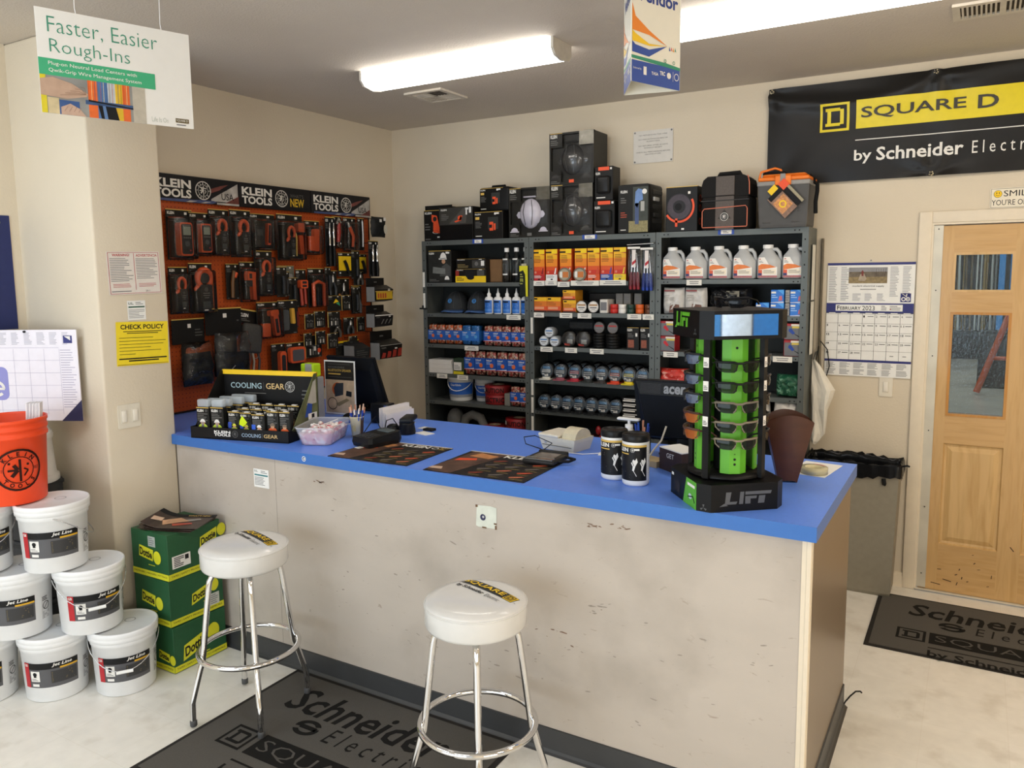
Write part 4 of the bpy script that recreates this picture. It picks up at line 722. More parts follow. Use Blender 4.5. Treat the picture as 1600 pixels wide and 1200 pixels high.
def reel(tray, lbl):
    def fn(lab):
        t = thing('wire_roll', lab, 'wire roll'); mb = MB().art(frame((0, 0, .06), (1, 0, 0), (0, .1, 1))); mb.lathe([(.02, -.06), (.047, -.06), (.051, -.05), (.051, -.012), (.047, 0), (.02, -.002)], K('3b3e42', .3, var=.15, scale=80), 26); mb.ring(0, 0, .022, .046, K('4b545c', .25, var=.2, scale=90), 1); mb.poly([(-.03, .012), (.03, .012), (.026, .03), (-.026, .03)], K('5a8ab0', .4, var=0), 3); mb.poly([(-.034, -.01), (.034, -.01), (.032, .01), (-.032, .01)], K(lbl, .4, var=0), 3); mb.lines(-.03, -.03, .03, .008, 3, WT2, 4, 2); mb.rect(-.012, -.038, .016, -.02, WT2, 4); mb.lines(-.01, -.036, .014, -.022, 2, INK, 5); mb.build('roll', t)
        mb = MB(); mb.prism([(-.04, .06), (.04, .06), (.0435, -.03), (.033, -.05), (-.033, -.05), (-.0435, -.03)], .001, .007, K(tray, .25, var=.03)); mb.lathe([(.03, .007), (.032, .018)], K(tray, .25, var=.03), 16, (0, .0, 0), sy=.5); mb.build('tray', t)
        mb = MB(); mb.ball((0, .03, .062), .055, .04, .062, FILM, 14, 8); mb.build('film', t); return t
    return fn
TR = [('e0ddd2', 'clear', 'cfcfca'), ('a8606c', 'dull pink', '8a8a8a'), ('c0404e', 'red', 'b84a5a'), ('3a3d3c', 'dark green', '5a5f5c'), ('4a4442', 'brown', '8a8078'), ('e0563a', 'orange', 'c05a4a'), ('e8d23a', 'yellow', 'd0bf3a'), ('5a5c5e', 'grey', '6f7274')]
for i, (c, nm, lb) in enumerate(TR):
    x = (1.52, 1.628, 1.736, 1.836, 1.934, 2.032, 2.13, 2.227)[i]; o = reel(c, lb)('film-wrapped wire roll on a ' + nm + ' tray, fourth shelf'); o.location = (x, -.262, SZ[1][4]); o['group'] = 'wire rolls on coloured trays'
    b = dup(o, (x + .01, -.135, SZ[1][4]), None, 'film-wrapped wire roll in the back row behind the ' + nm + ' tray')
lab_row(reel('26282a', '4a4f54'), 'film-wrapped wire roll on a black tray, fifth shelf, @', [1.50, 1.59, 1.677, 1.767, 1.86, 1.948, 2.037], -.262, SZ[1][3], 'wire rolls on black trays')
def a_st(mb, w, h):
    for k in range(7): mb.rect(w * .02, h * (k + .25) / 7, w * R.uniform(.6, .98), h * (k + .6) / 7, WT2, 1)
for k in range(4): carton('flat_spool_pack', ('bottom', 'second', 'third', 'top')[k] + ' one of the flat black and white packs piled at the row end', 'pack', 2.092, 2.205, SZ[1][3] + .0335 * k, .033, .1, BLACK, lambda mb, w, h: (mb.rect(w * .05, h * .2, w * .8, h * .45, WT2, 1), mb.rect(w * .1, h * .6, w * .95, h * .75, WT2, 1)), FY, 'flat black and white packs', .002)
mb = MB(); 
for k in range(7): mb.ball((R.uniform(-.05, .05), R.uniform(-.02, .02), .02 + .03 * (k % 3)), .02, .02, .02, K('8f1c24', .25), 10, 6)
tag(mb.build('red_cap_bag', None, (1.96, -.25, SZ[1][2])), 'cluster of shiny red round caps low in the middle shelving', 'caps', kind='stuff').scale = (1, 1, 1.6)
carton('red_package', 'long dull red package low in the middle shelving', 'package', 1.6, 1.88, SZ[1][2], .07, .15, K('5a2224', .4, var=.2), None, -.26, None, .012)
# ---- unit 3
def jug(lab):
    t = thing('wire_lube_jug', lab, 'jug'); J = K('b9bbbb', .3, var=.02); mb = MB(); w = .064
    def sec(xa, xb, yb, z): return [(xa, -yb, z), (xb, -yb, z), (xb + .006, 0, z), (xb, yb, z), (xa, yb, z), (xa - .006, 0, z)]
    S = [sec(-w + .012, w - .012, .045, 0), sec(-w, w, .05, .008), sec(-w, w, .05, .105), sec(-w + .006, w - .03, .048, .135), sec(-w + .028, .012, .032, .165), sec(-w + .03, .008, .026, .18)]
    v = [p for q in S for p in q]; mb.add(v, [(i * 6 + k, i * 6 + (k + 1) % 6, i * 6 + 6 + (k + 1) % 6, i * 6 + 6 + k) for i in range(5) for k in range(6)] + [tuple(range(5, -1, -1))], J, True); mb.build('body', t)
    MB().lathe([(.03, .178), (.03, .198), (.027, .2), (.001, .2)], WHITE, 20, (-.015, 0, 0)).build('cap', t)
    MB().tube([(.01, 0, .172), (.035, 0, .172), (.05, 0, .155), (.06, 0, .115), (.058, 0, .09)], [.012, .012, .011, .011, .012], J, 10).build('handle', t)
    mb = MB().art(frame((-w + .006, -.0508, .008), (1, 0, 0), (0, 0, 1))); lw = .108; mb.poly([(0, .012), (lw, .012), (lw, .06), (.06, .075), (.035, .118), (0, .118)], K('f0ece4', .4, var=0), 1); mb.rect(0, 0, lw, .012, K('b06a6a', .4, var=.2, scale=80), 1); mb.poly([(0, .045), (lw * .95, .06), (lw * .6, .075), (.02, .08), (0, .07)], K('e27a2a', .4, var=.1), 2); mb.rect(.0, .012, .022, .045, K('d8562a', .4, var=0), 2); mb.rect(0, .012, .02, .026, K('2a2a66', .4, var=0), 3); mb.rect(.026, .02, lw * .95, .048, K('f5ead2', .4, var=0), 3); mb.lines(.03, .024, lw * .9, .045, 3, GINK, 4); mb.text('3M', .004, .104, .014, .111, RED, 3, .03); mb.lines(.004, .085, .03, .1, 2, GINK, 3); mb.build('label', t); return t
lab_row(jug, 'grey jug with white cap and orange label, @', [2.418, 2.565, 2.712, 2.86, 3.005, 3.148], -.215, SZ[2][7], 'grey jugs with white caps')
def pillow(w, h, d, m, seed=1, n=10, wob=.15):
    rr = random.Random(seed); v = []; f = []; off = [[rr.uniform(-1, 1) for _ in range(n + 1)] for _ in range(n + 1)]
    for s in (-1, 1):
        for i in range(n + 1):
            for j in range(n + 1):
                a, b = i / n * 2 - 1, j / n * 2 - 1; q = max(0, (1 - a ** 4) * (1 - b ** 4)) ** .5
                v.append((a * w / 2 * (1 - .06 * b * b + .03 * off[j][i] * q), s * d / 2 * q * (1 + wob * off[i][j]), h / 2 + b * h / 2 * (1 - .03 * (1 - a * a))))
    N = (n + 1) ** 2
    for i in range(n):
        for j in range(n):
            q = (i * (n + 1) + j, (i + 1) * (n + 1) + j, (i + 1) * (n + 1) + j + 1, i * (n + 1) + j + 1); f.append(q); f.append(tuple(N + k for k in q[::-1]))
    return v, f
def sack(name, lab, cat, loc, w, h, d, m, seed=1, art=None, rz=0, wob=.2):
    mb = MB(); v, f = pillow(w, h, d, m, seed, 12, wob); mb.add(v, f, m, True)
    if art: mb.art(frame((-w / 2, -d * .52, 0), (1, 0, 0), (0, 0, 1))); art(mb, w, h)
    return tag(mb.build(name, None, loc, rz), lab, cat)
SBAG = K('c9c6c0', .25, var=.12, scale=25)
a_bag = lambda mb, w, h: (mb.rect(w * .12, h * .86, w * .6, h * .91, K('8a3434', .5, var=0), 1), mb.poly([(w * .35, h * .06), (w * .85, h * .06), (w * .8, h * .36), (w * .4, h * .4)], K('6d4a3c', .5, var=.4, scale=90), 1), mb.lines(w * .15, h * .5, w * .6, h * .75, 3, K('a9a59c', .5, var=0), 1))
sack('parts_bag', 'silvery bag of brown parts against the post on the second shelf', 'bag', (2.424, -.235, SZ[2][6]), .142, .165, .07, SBAG, 3, a_bag); sack('parts_bag', 'silvery bag of brown parts next to the black plastic bundle', 'bag', (2.566, -.235, SZ[2][6]), .142, .165, .07, SBAG, 4, a_bag)
PBL = K('17181a', .14, var=.1); sack('plastic_bundle', 'crumpled black plastic bundle with a card on the second shelf', 'bag', (2.775, -.215, SZ[2][6]), .26, .17, .11, PBL, 9, lambda mb, w, h: (mb.rect(w * .45, h * .55, w * .75, h * .85, K('7a7460', .4, var=.2), 1), mb.lines(w * .48, h * .58, w * .72, h * .82, 4, INK, 2)), 0, .7)
def a_blue(mb, w, h): mb.rect(.003, h * .72, w * .4, h * .86, WT2, 1); mb.lines(.005, h * .35, w * .55, h * .65, 2, K('a8ccf2', .5, var=0), 1); mb.poly([(w * .6, h * .15), (w * .9, h * .2), (w * .85, h * .55), (w * .65, h * .5)], K('c06a7a', .5, var=.2), 1); mb.poly([(0, 0), (w, 0), (w, h * .12), (0, h * .04)], K('cfd4ea', .5, var=0), 1); mb.poly([(w * .5, h), (w, h * .6), (w, h)], K('4aa0ea', .4, var=0), 1)
BB = K('2473cf', .4, var=.03); nm = ['lower row, beside the black bundle', 'lower row, middle', 'lower row, by the post']
for i, x in enumerate((2.978, 3.063, 3.174)): carton('blue_carton', 'small bright blue carton, ' + nm[i], 'box', x - .038, x + .038, SZ[2][6], .076, .12, BB, a_blue, FY, 'bright blue cartons')
for i, x in enumerate((3.063, 3.172)): carton('blue_carton', 'small bright blue carton, upper row, ' + ('away from the post' if i == 0 else 'by the post'), 'box', x - .037, x + .037, SZ[2][6] + .0765, .076, .12, BB, a_blue, FY, 'bright blue cartons')
for k in range(2): carton('grey_carton', 'narrow grey carton between the blue cartons, ' + ('upper' if k else 'lower') + ' one', 'box', 3.105, 3.132, SZ[2][6] + .0765 * k, .074, .1, K('a3a09a', .5), lambda mb, w, h: mb.lines(.002, .01, w - .002, h - .01, 4, GINK, 1), -.265, 'narrow grey cartons')
def a_plug(c):
    def f(mb, w, h): mb.rect(w * .04, h * .03, w * .98, h * .85, K('6d6f72', .5, var=.05), 1); mb.rect(w * .4, h * .85, w, h * .98, K('e0ddd0', .5, var=0), 1); mb.rect(w * .45, h * .72, w, h * .84, K('d8c050', .5, var=0), 2); mb.poly([(w * .3, h * .7), (w * .42, h * .7), (w * .62, h * .42), (w * .5, h * .32), (w * .25, h * .55)], K(c, .5, var=0), 2); mb.poly([(w * .55, h * .4), (w * .6, h * .34), (w * .95, h * .1), (w * .98, h * .16)], INK, 2)
    return f
for nm, x0, c, l2 in (('red', 2.345, 'c0262e', 'red'), ('blue', 3.107, '22469e', 'red')):
    for k in range(2): carton('cord_pack', ('upper' if k else 'lower') + ' grey pack showing a ' + nm + ' plug on the third shelf', 'pack', x0, x0 + .1, SZ[2][5] + .0965 * k, .094, .1, K('a3282c', .45), a_plug(c), FY, 'plug packs')
def net(cc, c2):
    m = K(cc, .4, var=.1, scale=60); mix_spots(m, c2, 34, .55, .62); return m
sack('red_rag_bag', 'bright red net-like bundle half behind the sunglasses rack', 'bag', (2.425, -.22, SZ[2][4]), .2, .135, .12, net('c8382e', 'e8a090'), 11, None, 0, .3); sack('green_rag_bag', 'green plastic bundle on the shelf near the calendar end', 'bag', (3.135, -.22, SZ[2][4]), .15, .135, .12, net('1f5a40', '6a9a80'), 12, None, 0, .4)
sack('yellow_rag_bag', 'small yellow bundle behind the sunglasses rack', 'bag', (2.62, -.22, SZ[2][4]), .15, .12, .1, net('d8c020', 'e8dc70'), 15)
sack('white_bag', 'white plastic bag on the shelf under the green bundle', 'bag', (3.13, -.22, SZ[2][3]), .16, .21, .12, K('cfccc6', .3, var=.06), 13, None, 0, .3); sack('white_bag', 'white plastic bag in the shelf behind the rack, away from the post', 'bag', (2.95, -.22, SZ[2][3]), .16, .19, .12, K('cfccc6', .3, var=.06), 14)
CLOTH = K('e4e0d4', .7, var=.03); mb = MB(); v = []; f = []; n = 16
RW = [(1.345, 3.236, 3.256, .01), (1.31, 3.238, 3.285, .02), (1.24, 3.238, 3.325, .03), (1.165, 3.238, 3.372, .035), (1.12, 3.240, 3.362, .035), (1.05, 3.240, 3.338, .04), (.97, 3.242, 3.333, .04), (.90, 3.245, 3.325, .035), (.86, 3.248, 3.30, .03), (.843, 3.250, 3.285, .02)]
for z, x0, x1, dp in RW:
    for k in range(n): a_ = 2 * pi * k / n; fo = 1 + .35 * sin(3 * a_ + z * 9) * (1 if dp > .015 else .2); v.append(((x0 + x1) / 2 + (x1 - x0) / 2 * cos(a_) , -.10 + dp * sin(a_) * fo + .012 * sin(z * 17 + a_), z + .012 * sin(2 * a_ + 1) * (z < .88)))
for i in range(len(RW) - 1):
    for k in range(n): f.append((i * n + k, (i + 1) * n + k, (i + 1) * n + (k + 1) % n, i * n + (k + 1) % n))
f += [tuple(range(n)), tuple(range(len(v) - 1, len(v) - n - 1, -1))]; mb.add(v, f, CLOTH)
mb.tube([(3.246, -.10, 1.34), (3.246, -.04, 1.38), (3.246, -.004, 1.38)], .005, STEEL, 6); tag(mb.build('hanging_apron'), 'white cloth hanging at the side of the shelving above the trash can', 'cloth')
# ------------------------------------------------------------ tool display on the left wall
PX0 = .008
def pegmat():
    m = K('b44c16', .55, var=.05, scale=5, name='orange_pegboard'); n = m.node_tree.nodes; L = m.node_tree.links; b = n['Principled BSDF']
    tc = n.new('ShaderNodeTexCoord'); sc_ = n.new('ShaderNodeVectorMath'); sc_.operation = 'SCALE'; sc_.inputs['Scale'].default_value = 1 / .0254; L.new(tc.outputs['Object'], sc_.inputs[0])
    fr = n.new('ShaderNodeVectorMath'); fr.operation = 'FRACTION'; L.new(sc_.outputs[0], fr.inputs[0])
    sb = n.new('ShaderNodeVectorMath'); sb.operation = 'SUBTRACT'; sb.inputs[1].default_value = (.5, .5, .5); L.new(fr.outputs[0], sb.inputs[0])
    mu = n.new('ShaderNodeVectorMath'); mu.operation = 'MULTIPLY'; mu.inputs[1].default_value = (0, 1, 1); L.new(sb.outputs[0], mu.inputs[0])
    ln = n.new('ShaderNodeVectorMath'); ln.operation = 'LENGTH'; L.new(mu.outputs[0], ln.inputs[0])
    lt = n.new('ShaderNodeMath'); lt.operation = 'LESS_THAN'; lt.inputs[1].default_value = .13; L.new(ln.outputs['Value'], lt.inputs[0])
    x = n.new('ShaderNodeMix'); x.data_type = 'RGBA'; L.new(lt.outputs[0], x.inputs['Factor']); s = b.inputs['Base Color']; L.new(s.links[0].from_socket, x.inputs['A']); x.inputs['B'].default_value = (*lin('5a1e08'), 1); L.new(x.outputs['Result'], s); return m
PEG = pegmat(); KB = K('1e1d1f', .35, var=.06)
pt = thing('pegboard_display', 'orange pegboard tool display with three header signs on the left wall', 'display', (0, 0, 0))
mb = MB(); mb.box(PX0, -2.19, 1.075, .03, -.345, 2.44, PEG); mb.build('pegboard', pt)
mb = MB(); mb.box(.004, -.347, 1.075, .034, -.338, 2.31, K('241a16', .5)); mb.box(.004, -2.2, 1.07, .034, -.338, 1.08, K('241a16', .5)); mb.build('edge_frame', pt)
FR = K('6f3a34', .4, var=.3, scale=30); FB = K('44507a', .4, var=.2, scale=30); FW = K('b9b5b0', .35, .2, var=.25, scale=20)
def header(y0, usa):
    mb = MB(); w = .612; h = .152; z0 = 2.306; mb.box(.03, y0, z0, .055, y0 + w - .004, z0 + h, KB, .002); mb.art(frame((.0553, y0, z0), (0, 1, 0), (0, 0, 1)))
    klein(mb, .018, .022, .262, .126, K('e6e2da', .5, var=0), 2); lineman(mb, .345, .075, .055, K('d6d2ca', .5, var=0), INK, 1)
    if usa:
        mb.poly([(.40, .03), (.60, .135), (.60, .018), (.40, .018)], FW, 1); mb.poly([(.40, .065), (.40, .09), (.47, .112), (.53, .125), (.46, .085)], FR, 2); mb.poly([(.50, .012), (.605, .06), (.605, .012)], FR, 2); mb.poly([(.02, .0), (.40, .0), (.44, .012), (.42, .02), (.02, .012)], FB, 2); mb.poly([(.44, 0), (.605, 0), (.605, .012), (.44, .012)], FW, 3); mb.poly([(.22, .001), (.26, .001), (.3, .011), (.25, .011)], FW, 3); mb.poly([(.32, .001), (.35, .001), (.4, .011), (.36, .011)], FW, 3)
        mb.text('USA', .475, .03, .565, .07, INK, 4, .005); mb.lines(.475, .085, .54, .10, 1, INK, 4)
    else:
        mb.text("WHAT'S", .42, .088, .54, .112, K('5b5854', .5, var=0), 2); mb.text('NEW', .42, .028, .545, .082, K('d8b02c', .5, var=0), 2, .02)
    mb.build('header_sign', pt)
header(-2.185, True); header(-1.572, False); header(-.955, True)
HOOK = K('3a2a22', .4, .5)
def hook(y, z, x1): 
    mb = MB(); mb.tube([(.03, y, z + .012), (.034, y, z + .004), (x1 - .004, y, z + .004)], .0028, HOOK, 6); mb.build('hook', pt)
OT = K('d2552c', .42, var=.04); TD = K('2b2d2f', .4, var=.1); LCD = K('8d9688', .3, var=0)
BLF = None
def rrect(w, h, r, n=4):
    return [(sx * (w / 2 - r) + r * cos(a), sy * (h / 2 - r) + r * sin(a)) for sx, sy, a0 in ((1, 1, 0), (-1, 1, pi / 2), (-1, -1, pi), (1, -1, 1.5 * pi)) for a in [a0 + pi / 2 * k / n for k in range(n + 1)]]
F0 = lambda x, z, y=0: frame((x, y, z), (1, 0, 0), (0, 0, 1))
def meter(t, x, z, w, h):
    mb = MB().art(F0(x, z + h / 2)); mb.prism(rrect(w, h, w * .18), .0, .045, OT); mb.build('orange_boot', t)
    mb = MB().art(F0(x, z + h / 2)); mb.prism(rrect(w * .8, h * .9, w * .14), .0, .05, TD); mb.rect(-w * .3, h * .12, w * .3, h * .38, LCD, 101); mb.rect(-w * .33, h * .4, w * .3, h * .43, GR2, 101); mb.disc(0, -h * .14, w * .2, K('454749', .4, var=0), 101, 16)
    for k in range(4): mb.rect(-w * .28 + k * w * .16, h * .02, -w * .18 + k * w * .16, h * .06, GR2, 101)
    for k in range(3): mb.disc(-w * .22 + k * w * .22, -h * .34, w * .06, RED if k == 2 else INK, 101, 10)
    mb.build('meter_face', t)
def clamp(t, x, z, w, h, rnd=.62, oc=None):
    oc = oc or OT; bw = w * .62; zh = z + h * .62
    mb = MB().art(F0(x, z)); pl = [(-bw / 2 * .8, 0), (bw / 2 * .8, 0), (bw / 2, h * .5), (bw / 2 * .9, h * .64), (-bw / 2 * .9, h * .64), (-bw / 2, h * .5)]; mb.prism(pl, .0, .035, TD); mb.rect(-bw * .34, h * .08, bw * .34, h * .24, K('454b4a', .3, var=0), 72); mb.lines(-bw * .3, h * .3, bw * .3, h * .46, 3, GR2, 72, 2, ctr=True); mb.disc(0, h * .52, bw * .18, GR3, 72, 12); mb.rect(-bw * .25, h * .02, bw * .1, h * .05, WT2, 72); mb.build('meter_body', t)
    mb = MB(); r = w * .36; zc = zh + h * .16
    mb.tube([(x + r * cos(a), -.02, zc + (h * .2) * sin(a)) for a in [-.9 + (pi + 1.8) * k / 14 for k in range(15)]], [.012 * w / .1 * (1.25 if 3 < k < 12 else 1) for k in range(15)], oc, 8); mb.build('jaw', t)
    MB().tube([(x - w * .36, -.02, zh - h * .02), (x - w * .52, -.02, zh - h * .09), (x - w * .5, -.02, zh - h * .12)], [.012, .01, .007], oc, 8).build('trigger', t)
def irgun(t, x, z, w, h):
    MB().art(F0(x, z)).prism([(-w * .42, h * .66), (w * .3, h * .66), (w * .34, h * .92), (-w * .35, h * .96), (-w * .45, h * .85)], 0, .035, OT).build('gun_head', t)
    MB().art(F0(x, z)).prism([(w * .05, h * .02), (w * .36, .0), (w * .34, h * .66), (w * .02, h * .66)], 0, .03, OT).build('grip', t)
    mb = MB().art(F0(x, z)); mb.prism([(-w * .45, h * .5), (w * .0, h * .45), (w * .06, h * .66), (-w * .4, h * .68)], 0, .03, TD); mb.rect(-w * .3, h * .72, -w * .05, h * .88, TD, 72); mb.build('trigger_guard', t)
def slab(t, nm, x, z, w, h, m, d=.022, r=.3, a=0., scr=None):
    mb = MB().art(F0(x, z + h / 2) @ rotz(a)); mb.prism(rrect(w, h, min(w, h) * r), 0, d, m)
    if scr: mb.rect(-w * .3, h * .05, w * .3, h * .35, scr, d / LZ + 1); mb.rect(-w * .3, -h * .35, w * .3, -h * .1, TD, d / LZ + 1)
    mb.build(nm, t)
def stick(t, nm, pts, r, m): MB().tube([(x, -.016, z) for x, z in pts], r, m, 8).build(nm, t)
def pack(kind, y0, y1, z0, z1, label, X=.075, cat='tool pack', tilt=0.):
    w, h = y1 - y0, z1 - z0; t = thing('blister_pack', label, cat, (X, (y0 + y1) / 2, z0), pi / 2); hook((y0 + y1) / 2, z1 - .02, X)
    t.rotation_euler = (0, tilt, pi / 2) if tilt else (0, 0, pi / 2)
    mb = MB(); A = lambda: mb.art(F0(-w / 2, 0, -.0005))
    if kind in ('bagh', 'bagp'):
        mb.box(-w / 2, 0, h * .62, w / 2, .004, h, K('191919', .5, var=.05), .001); A(); mb.rect(0, h * .985, w, h, GOLD, 1); mb.rect(w * .48, h * .86, w * .58, h * .92, WT2, 1); mb.lines(w * .7, h * .72, w * .95, h * .85, 3, GR3, 1) if kind == 'bagh' else mb.rect(w * .86, h * .8, w * .92, h * .82, GR3, 1); mb.build('header_card', t)
        mb = MB(); PCH = K('242628', .7, var=.2, scale=60)
        if kind == 'bagh': v, f = pillow(w * .9, h * .5, .09, None, 5, 10, .4); mb.add([(x, y - .066, z) for x, y, z in v], f, PCH, True); mb.tube([(-.02, -.09, h * .2), (.0, -.1, h * .23), (.02, -.095, h * .2)], .006, STEEL, 6)
        else:
            mb.box(-w * .32, -.05, h * .3, w * .2, -.01, h * .62, PCH, .01, 2); mb.box(-w * .42, -.08, .01, w * .45, -.02, h * .36, PCH, .015, 2); mb.tube([(-.04, -.082, h * .1), (0, -.085, h * .18)], .003, SILVER, 6)
        mb.build('pouch', t)
        mb = MB(); v, f = pillow(w * .98, h * .66, .1, None, 8, 10, .3); mb.add([(x, y - .066, z) for x, y, z in v], f, FILM, True); mb.build('film', t); return t
    if kind == 'pouch':
        mb.box(-w / 2, 0, h * .68, w / 2, .004, h, CARD, .001); A(); mb.rect(0, h * .97, w, h, GOLD, 1); klein(mb, w * .08, h * .82, w * .4, h * .9, WT2, 1, False); mb.rect(w * .74, h * .85, w * .86, h * .91, WT2, 1); mb.lines(w * .08, h * .72, w * .5, h * .79, 2, GR2, 1); mb.build('header_card', t)
        mb = MB(); mb.box(-w * .36, -.05, 0, w * .36, 0, h * .68, K('42413e', .7, var=.1, scale=90), .02, 3); mb.build('pouch', t); return t
    if kind == 'multi':
        for k in range(4): stick(t, 'multi_tool', [(-w * .4 + k * w * .27, 0), (-w * .34 + k * w * .27, h * .5), (-w * .42 + k * w * .27, h)], .008, K(R.choice(['8f8f8c', 'b3ab98', '7a2226', '4b4b4c']), .35, .4))
        stick(t, 'key_ring', [(w * .3 + .02 * cos(a), h * .75 + .02 * sin(a)) for a in [pi * k / 5 for k in range(11)]], .0025, STEEL); return t
    CM = K('23221f', .35, var=.15) if kind not in ('lightpk',) else K('66695f', .4, var=.2)
    if kind in ('shears', 'tool'): CM = K('1b1d1e', .3, var=.1)
    mb.box(-w / 2, 0, 0, w / 2, .003, h, CM, .001); A(); mb.rect(0, h * .985, w, h, GOLD, 1); klein(mb, w * .06, h * .9, w * .32, h * .955, WT2, 1, False); mb.rect(w * .7, h * .9, w * .8, h * .95, WT2, 1); mb.lines(w * .06, h * .76, w * .42, h * .87, 3, GR2, 1, int(y0 * -100)); mb.lines(w * .05, h * .02, w * .3, h * .05, 1, GR2, 1); mb.rect(w * .78, h * .02, w * .93, h * .045, GR2, 1)
    if kind in ('bits', 'bitset'):
        mb.rect(0, 0, w * .05, h, GOLD, 1)
        for k in range(4): mb.disc(w * (.3 + .16 * k), h * (.55 - .05 * (k % 2)), w * .06, GR2, 2, 8); mb.rect(w * (.26 + .16 * k), h * .12, w * (.34 + .16 * k), h * .4, R.choice([GR2, GR3, WT2]), 2)
        if kind == 'bitset': mb.disc(w * .82, h * .3, w * .1, OR2, 3); mb.rect(w * .5, h * .3, w * .64, h * .5, WT2, 3)
    if kind in ('yellow', 'ybox'):
        if kind == 'yellow': mb.rect(w * .06, h * .25, w * .94, h * .85, YEL, 2); mb.rect(w * .1, h * .12, w * .2, h * .18, WT2, 2)
        else: mb.rect(0, h * .9, w, h, YEL, 2); mb.poly([(w * .55, h * .6), (w * .6, h * .65), (w * .85, h * .2), (w * .78, h * .18)], SILVER, 2)
    if kind == 'rainbow': mb.poly([(w * .4, h * .5), (w * .6, h * .8), (w * .8, h * .6)], YEL, 2); mb.poly([(w * .6, h * .5), (w * .8, h * .6), (w * .9, h * .3)], K('3a9a6a', .5, var=0), 2)
    if kind == 'lightpk': mb.rect(w * .05, h * .05, w * .6, h * .3, K('b5b3a4', .5, var=.3, scale=80), 1)
    mb.build('card', t)
    c = 0
    if kind == 'meter': meter(t, w * .06, h * .08, w * .5 if w < .16 else w * .48, h * .66)
    elif kind in ('clamp', 'clampR'): clamp(t, w * .06, h * .1, w * .52, h * .68)
    elif kind == 'clampB': clamp(t, w * .05, h * .04, w * .78, h * .84); slab(t, 'flex_head', w * .05, h * .6, w * .38, h * .2, TD, .03, .45)
    elif kind == 'tracer': slab(t, 'receiver', -w * .2, h * .1, w * .36, h * .55, TD, .03, .15, 0, K('3a3d3e', .4, var=0)); slab(t, 'probe', w * .18, h * .15, w * .12, h * .6, OT, .025, .2, -.08); slab(t, 'probe_face', w * .185, h * .2, w * .07, h * .5, TD, .028, .2, -.08)
    elif kind == 'kit': clamp(t, -w * .02, h * .08, w * .32, h * .66); slab(t, 'outlet_tester', w * .30, h * .62, w * .24, h * .2, OT, .04, .2); slab(t, 'voltage_tester', w * .36, h * .14, w * .17, h * .42, OT, .025, .3, .08); stick(t, 'test_lead', [(w * .17, h * .1), (w * .19, h * .5), (w * .16, h * .6)], .006, GOLD)
    elif kind == 'pair': slab(t, 'tester', w * .12, h * .1, w * .34, h * .66, OT, .03, .3, -.05); slab(t, 'plug', -w * .24, h * .12, w * .3, h * .42, OT, .035, .2); stick(t, 'lead', [(w * .38, h * .15), (w * .44, h * .5), (w * .36, h * .7), (w * .25, h * .72)], .005, K('6a4a42', .4))
    elif kind == 'shears':
        for q in (-.22, .2): stick(t, 'blade', [(w * q, h * .4), (w * q, h * .7), (w * (q + .05), h * .88)], [.008, .009, .002], CHROME); stick(t, 'handle', [(w * q, 0), (w * q * 1.1, h * .2), (w * q, h * .42)], [.012, .014, .01], BLACK)
    elif kind == 'wrench': stick(t, 'wrench_shank', [(-w * .1, h * .2), (0, h * .5), (w * .02, h * .78)], [.014, .016, .014], K('b8342c', .35)); stick(t, 'wrench_jaw', [(-w * .2, h * .74), (0, h * .92), (w * .2, h * .8)], .013, CHROME); stick(t, 'wrench_end', [(-w * .25, h * .14), (0, h * .05), (w * .12, h * .16)], .012, CHROME)
    elif kind == 'cutter': stick(t, 'orange_handle', [(w * .12, h * .12), (w * .2, h * .45), (-w * .1, h * .72)], [.01, .012, .014], OT); stick(t, 'blade', [(-w * .1, h * .7), (-w * .24, h * .86)], .011, SILVER)
    elif kind == 'knife': stick(t, 'blade', [(0, h * .1), (w * .05, h * .5), (0, h * .9)], .008, SILVER)
    elif kind == 'yellow': stick(t, 'black_grip', [(w * .15, h * .15), (0, h * .5), (-w * .12, h * .66)], .011, BLACK)
    elif kind == 'dark': stick(t, 'tool', [(0, h * .1), (w * .05, h * .5), (0, h * .7)], .012, TD)
    elif kind == 'blade': stick(t, 'saw', [(-w * .2, h * .05), (-w * .15, h * .5), (0, h * .8)], .012, K('6a4a2c', .4)); stick(t, 'saw_handle', [(0, h * .62), (w * .15, h * .75)], .014, OT)
    elif kind == 'irgun': irgun(t, w * .1, 0.01, w * .7, h * .76)
    elif kind == 'lightpk': slab(t, 'thermometer', w * .18, h * .18, w * .24, h * .55, SILVER, .02, .25, .12); slab(t, 'orange_end', w * .24, h * .16, w * .3, h * .24, OT, .026, .3, .12)
    elif kind == 'sensor': slab(t, 'sensor_head', w * .0, h * .5, w * .7, h * .22, OT, .035, .2, 0, TD); stick(t, 'probe', [(-w * .1, h * .05), (-w * .2, h * .5)], .012, K('a33a28', .4)); stick(t, 'probe', [(w * .25, h * .08), (w * .2, h * .5)], .01, K('a33a28', .4))
    elif kind == 'bender':
        mb = MB(); mb.tube([(-w * .3, -.02, h * .02), (-w * .3, -.02, h * .6), (w * .0, -.02, h * .66), (w * .34, -.02, h * .6), (w * .34, -.02, h * .02)], .014, OT, 8); mb.build('orange_frame', t); stick(t, 'inner_blade', [(0, h * .05), (0, h * .5)], .013, BLACK)
    elif kind in ('stripper', 'pliers', 'plierg', 'nuts', 'socket'):
        hc = {'stripper': '33363a', 'pliers': '2a2422', 'plierg': '6d6f72', 'nuts': '54504a', 'socket': '3c3c3c'}[kind]
        for s in (-1, 1): stick(t, 'handle', [(s * w * .22, h * .03), (s * w * .24, h * .3), (s * w * .04, h * .56)], [.009, .011, .009], K(hc, .4))
        stick(t, 'plier_jaw', [(0, h * .54), (0, h * .7), (w * .03, h * .84)], [.013, .014, .004], STEEL)
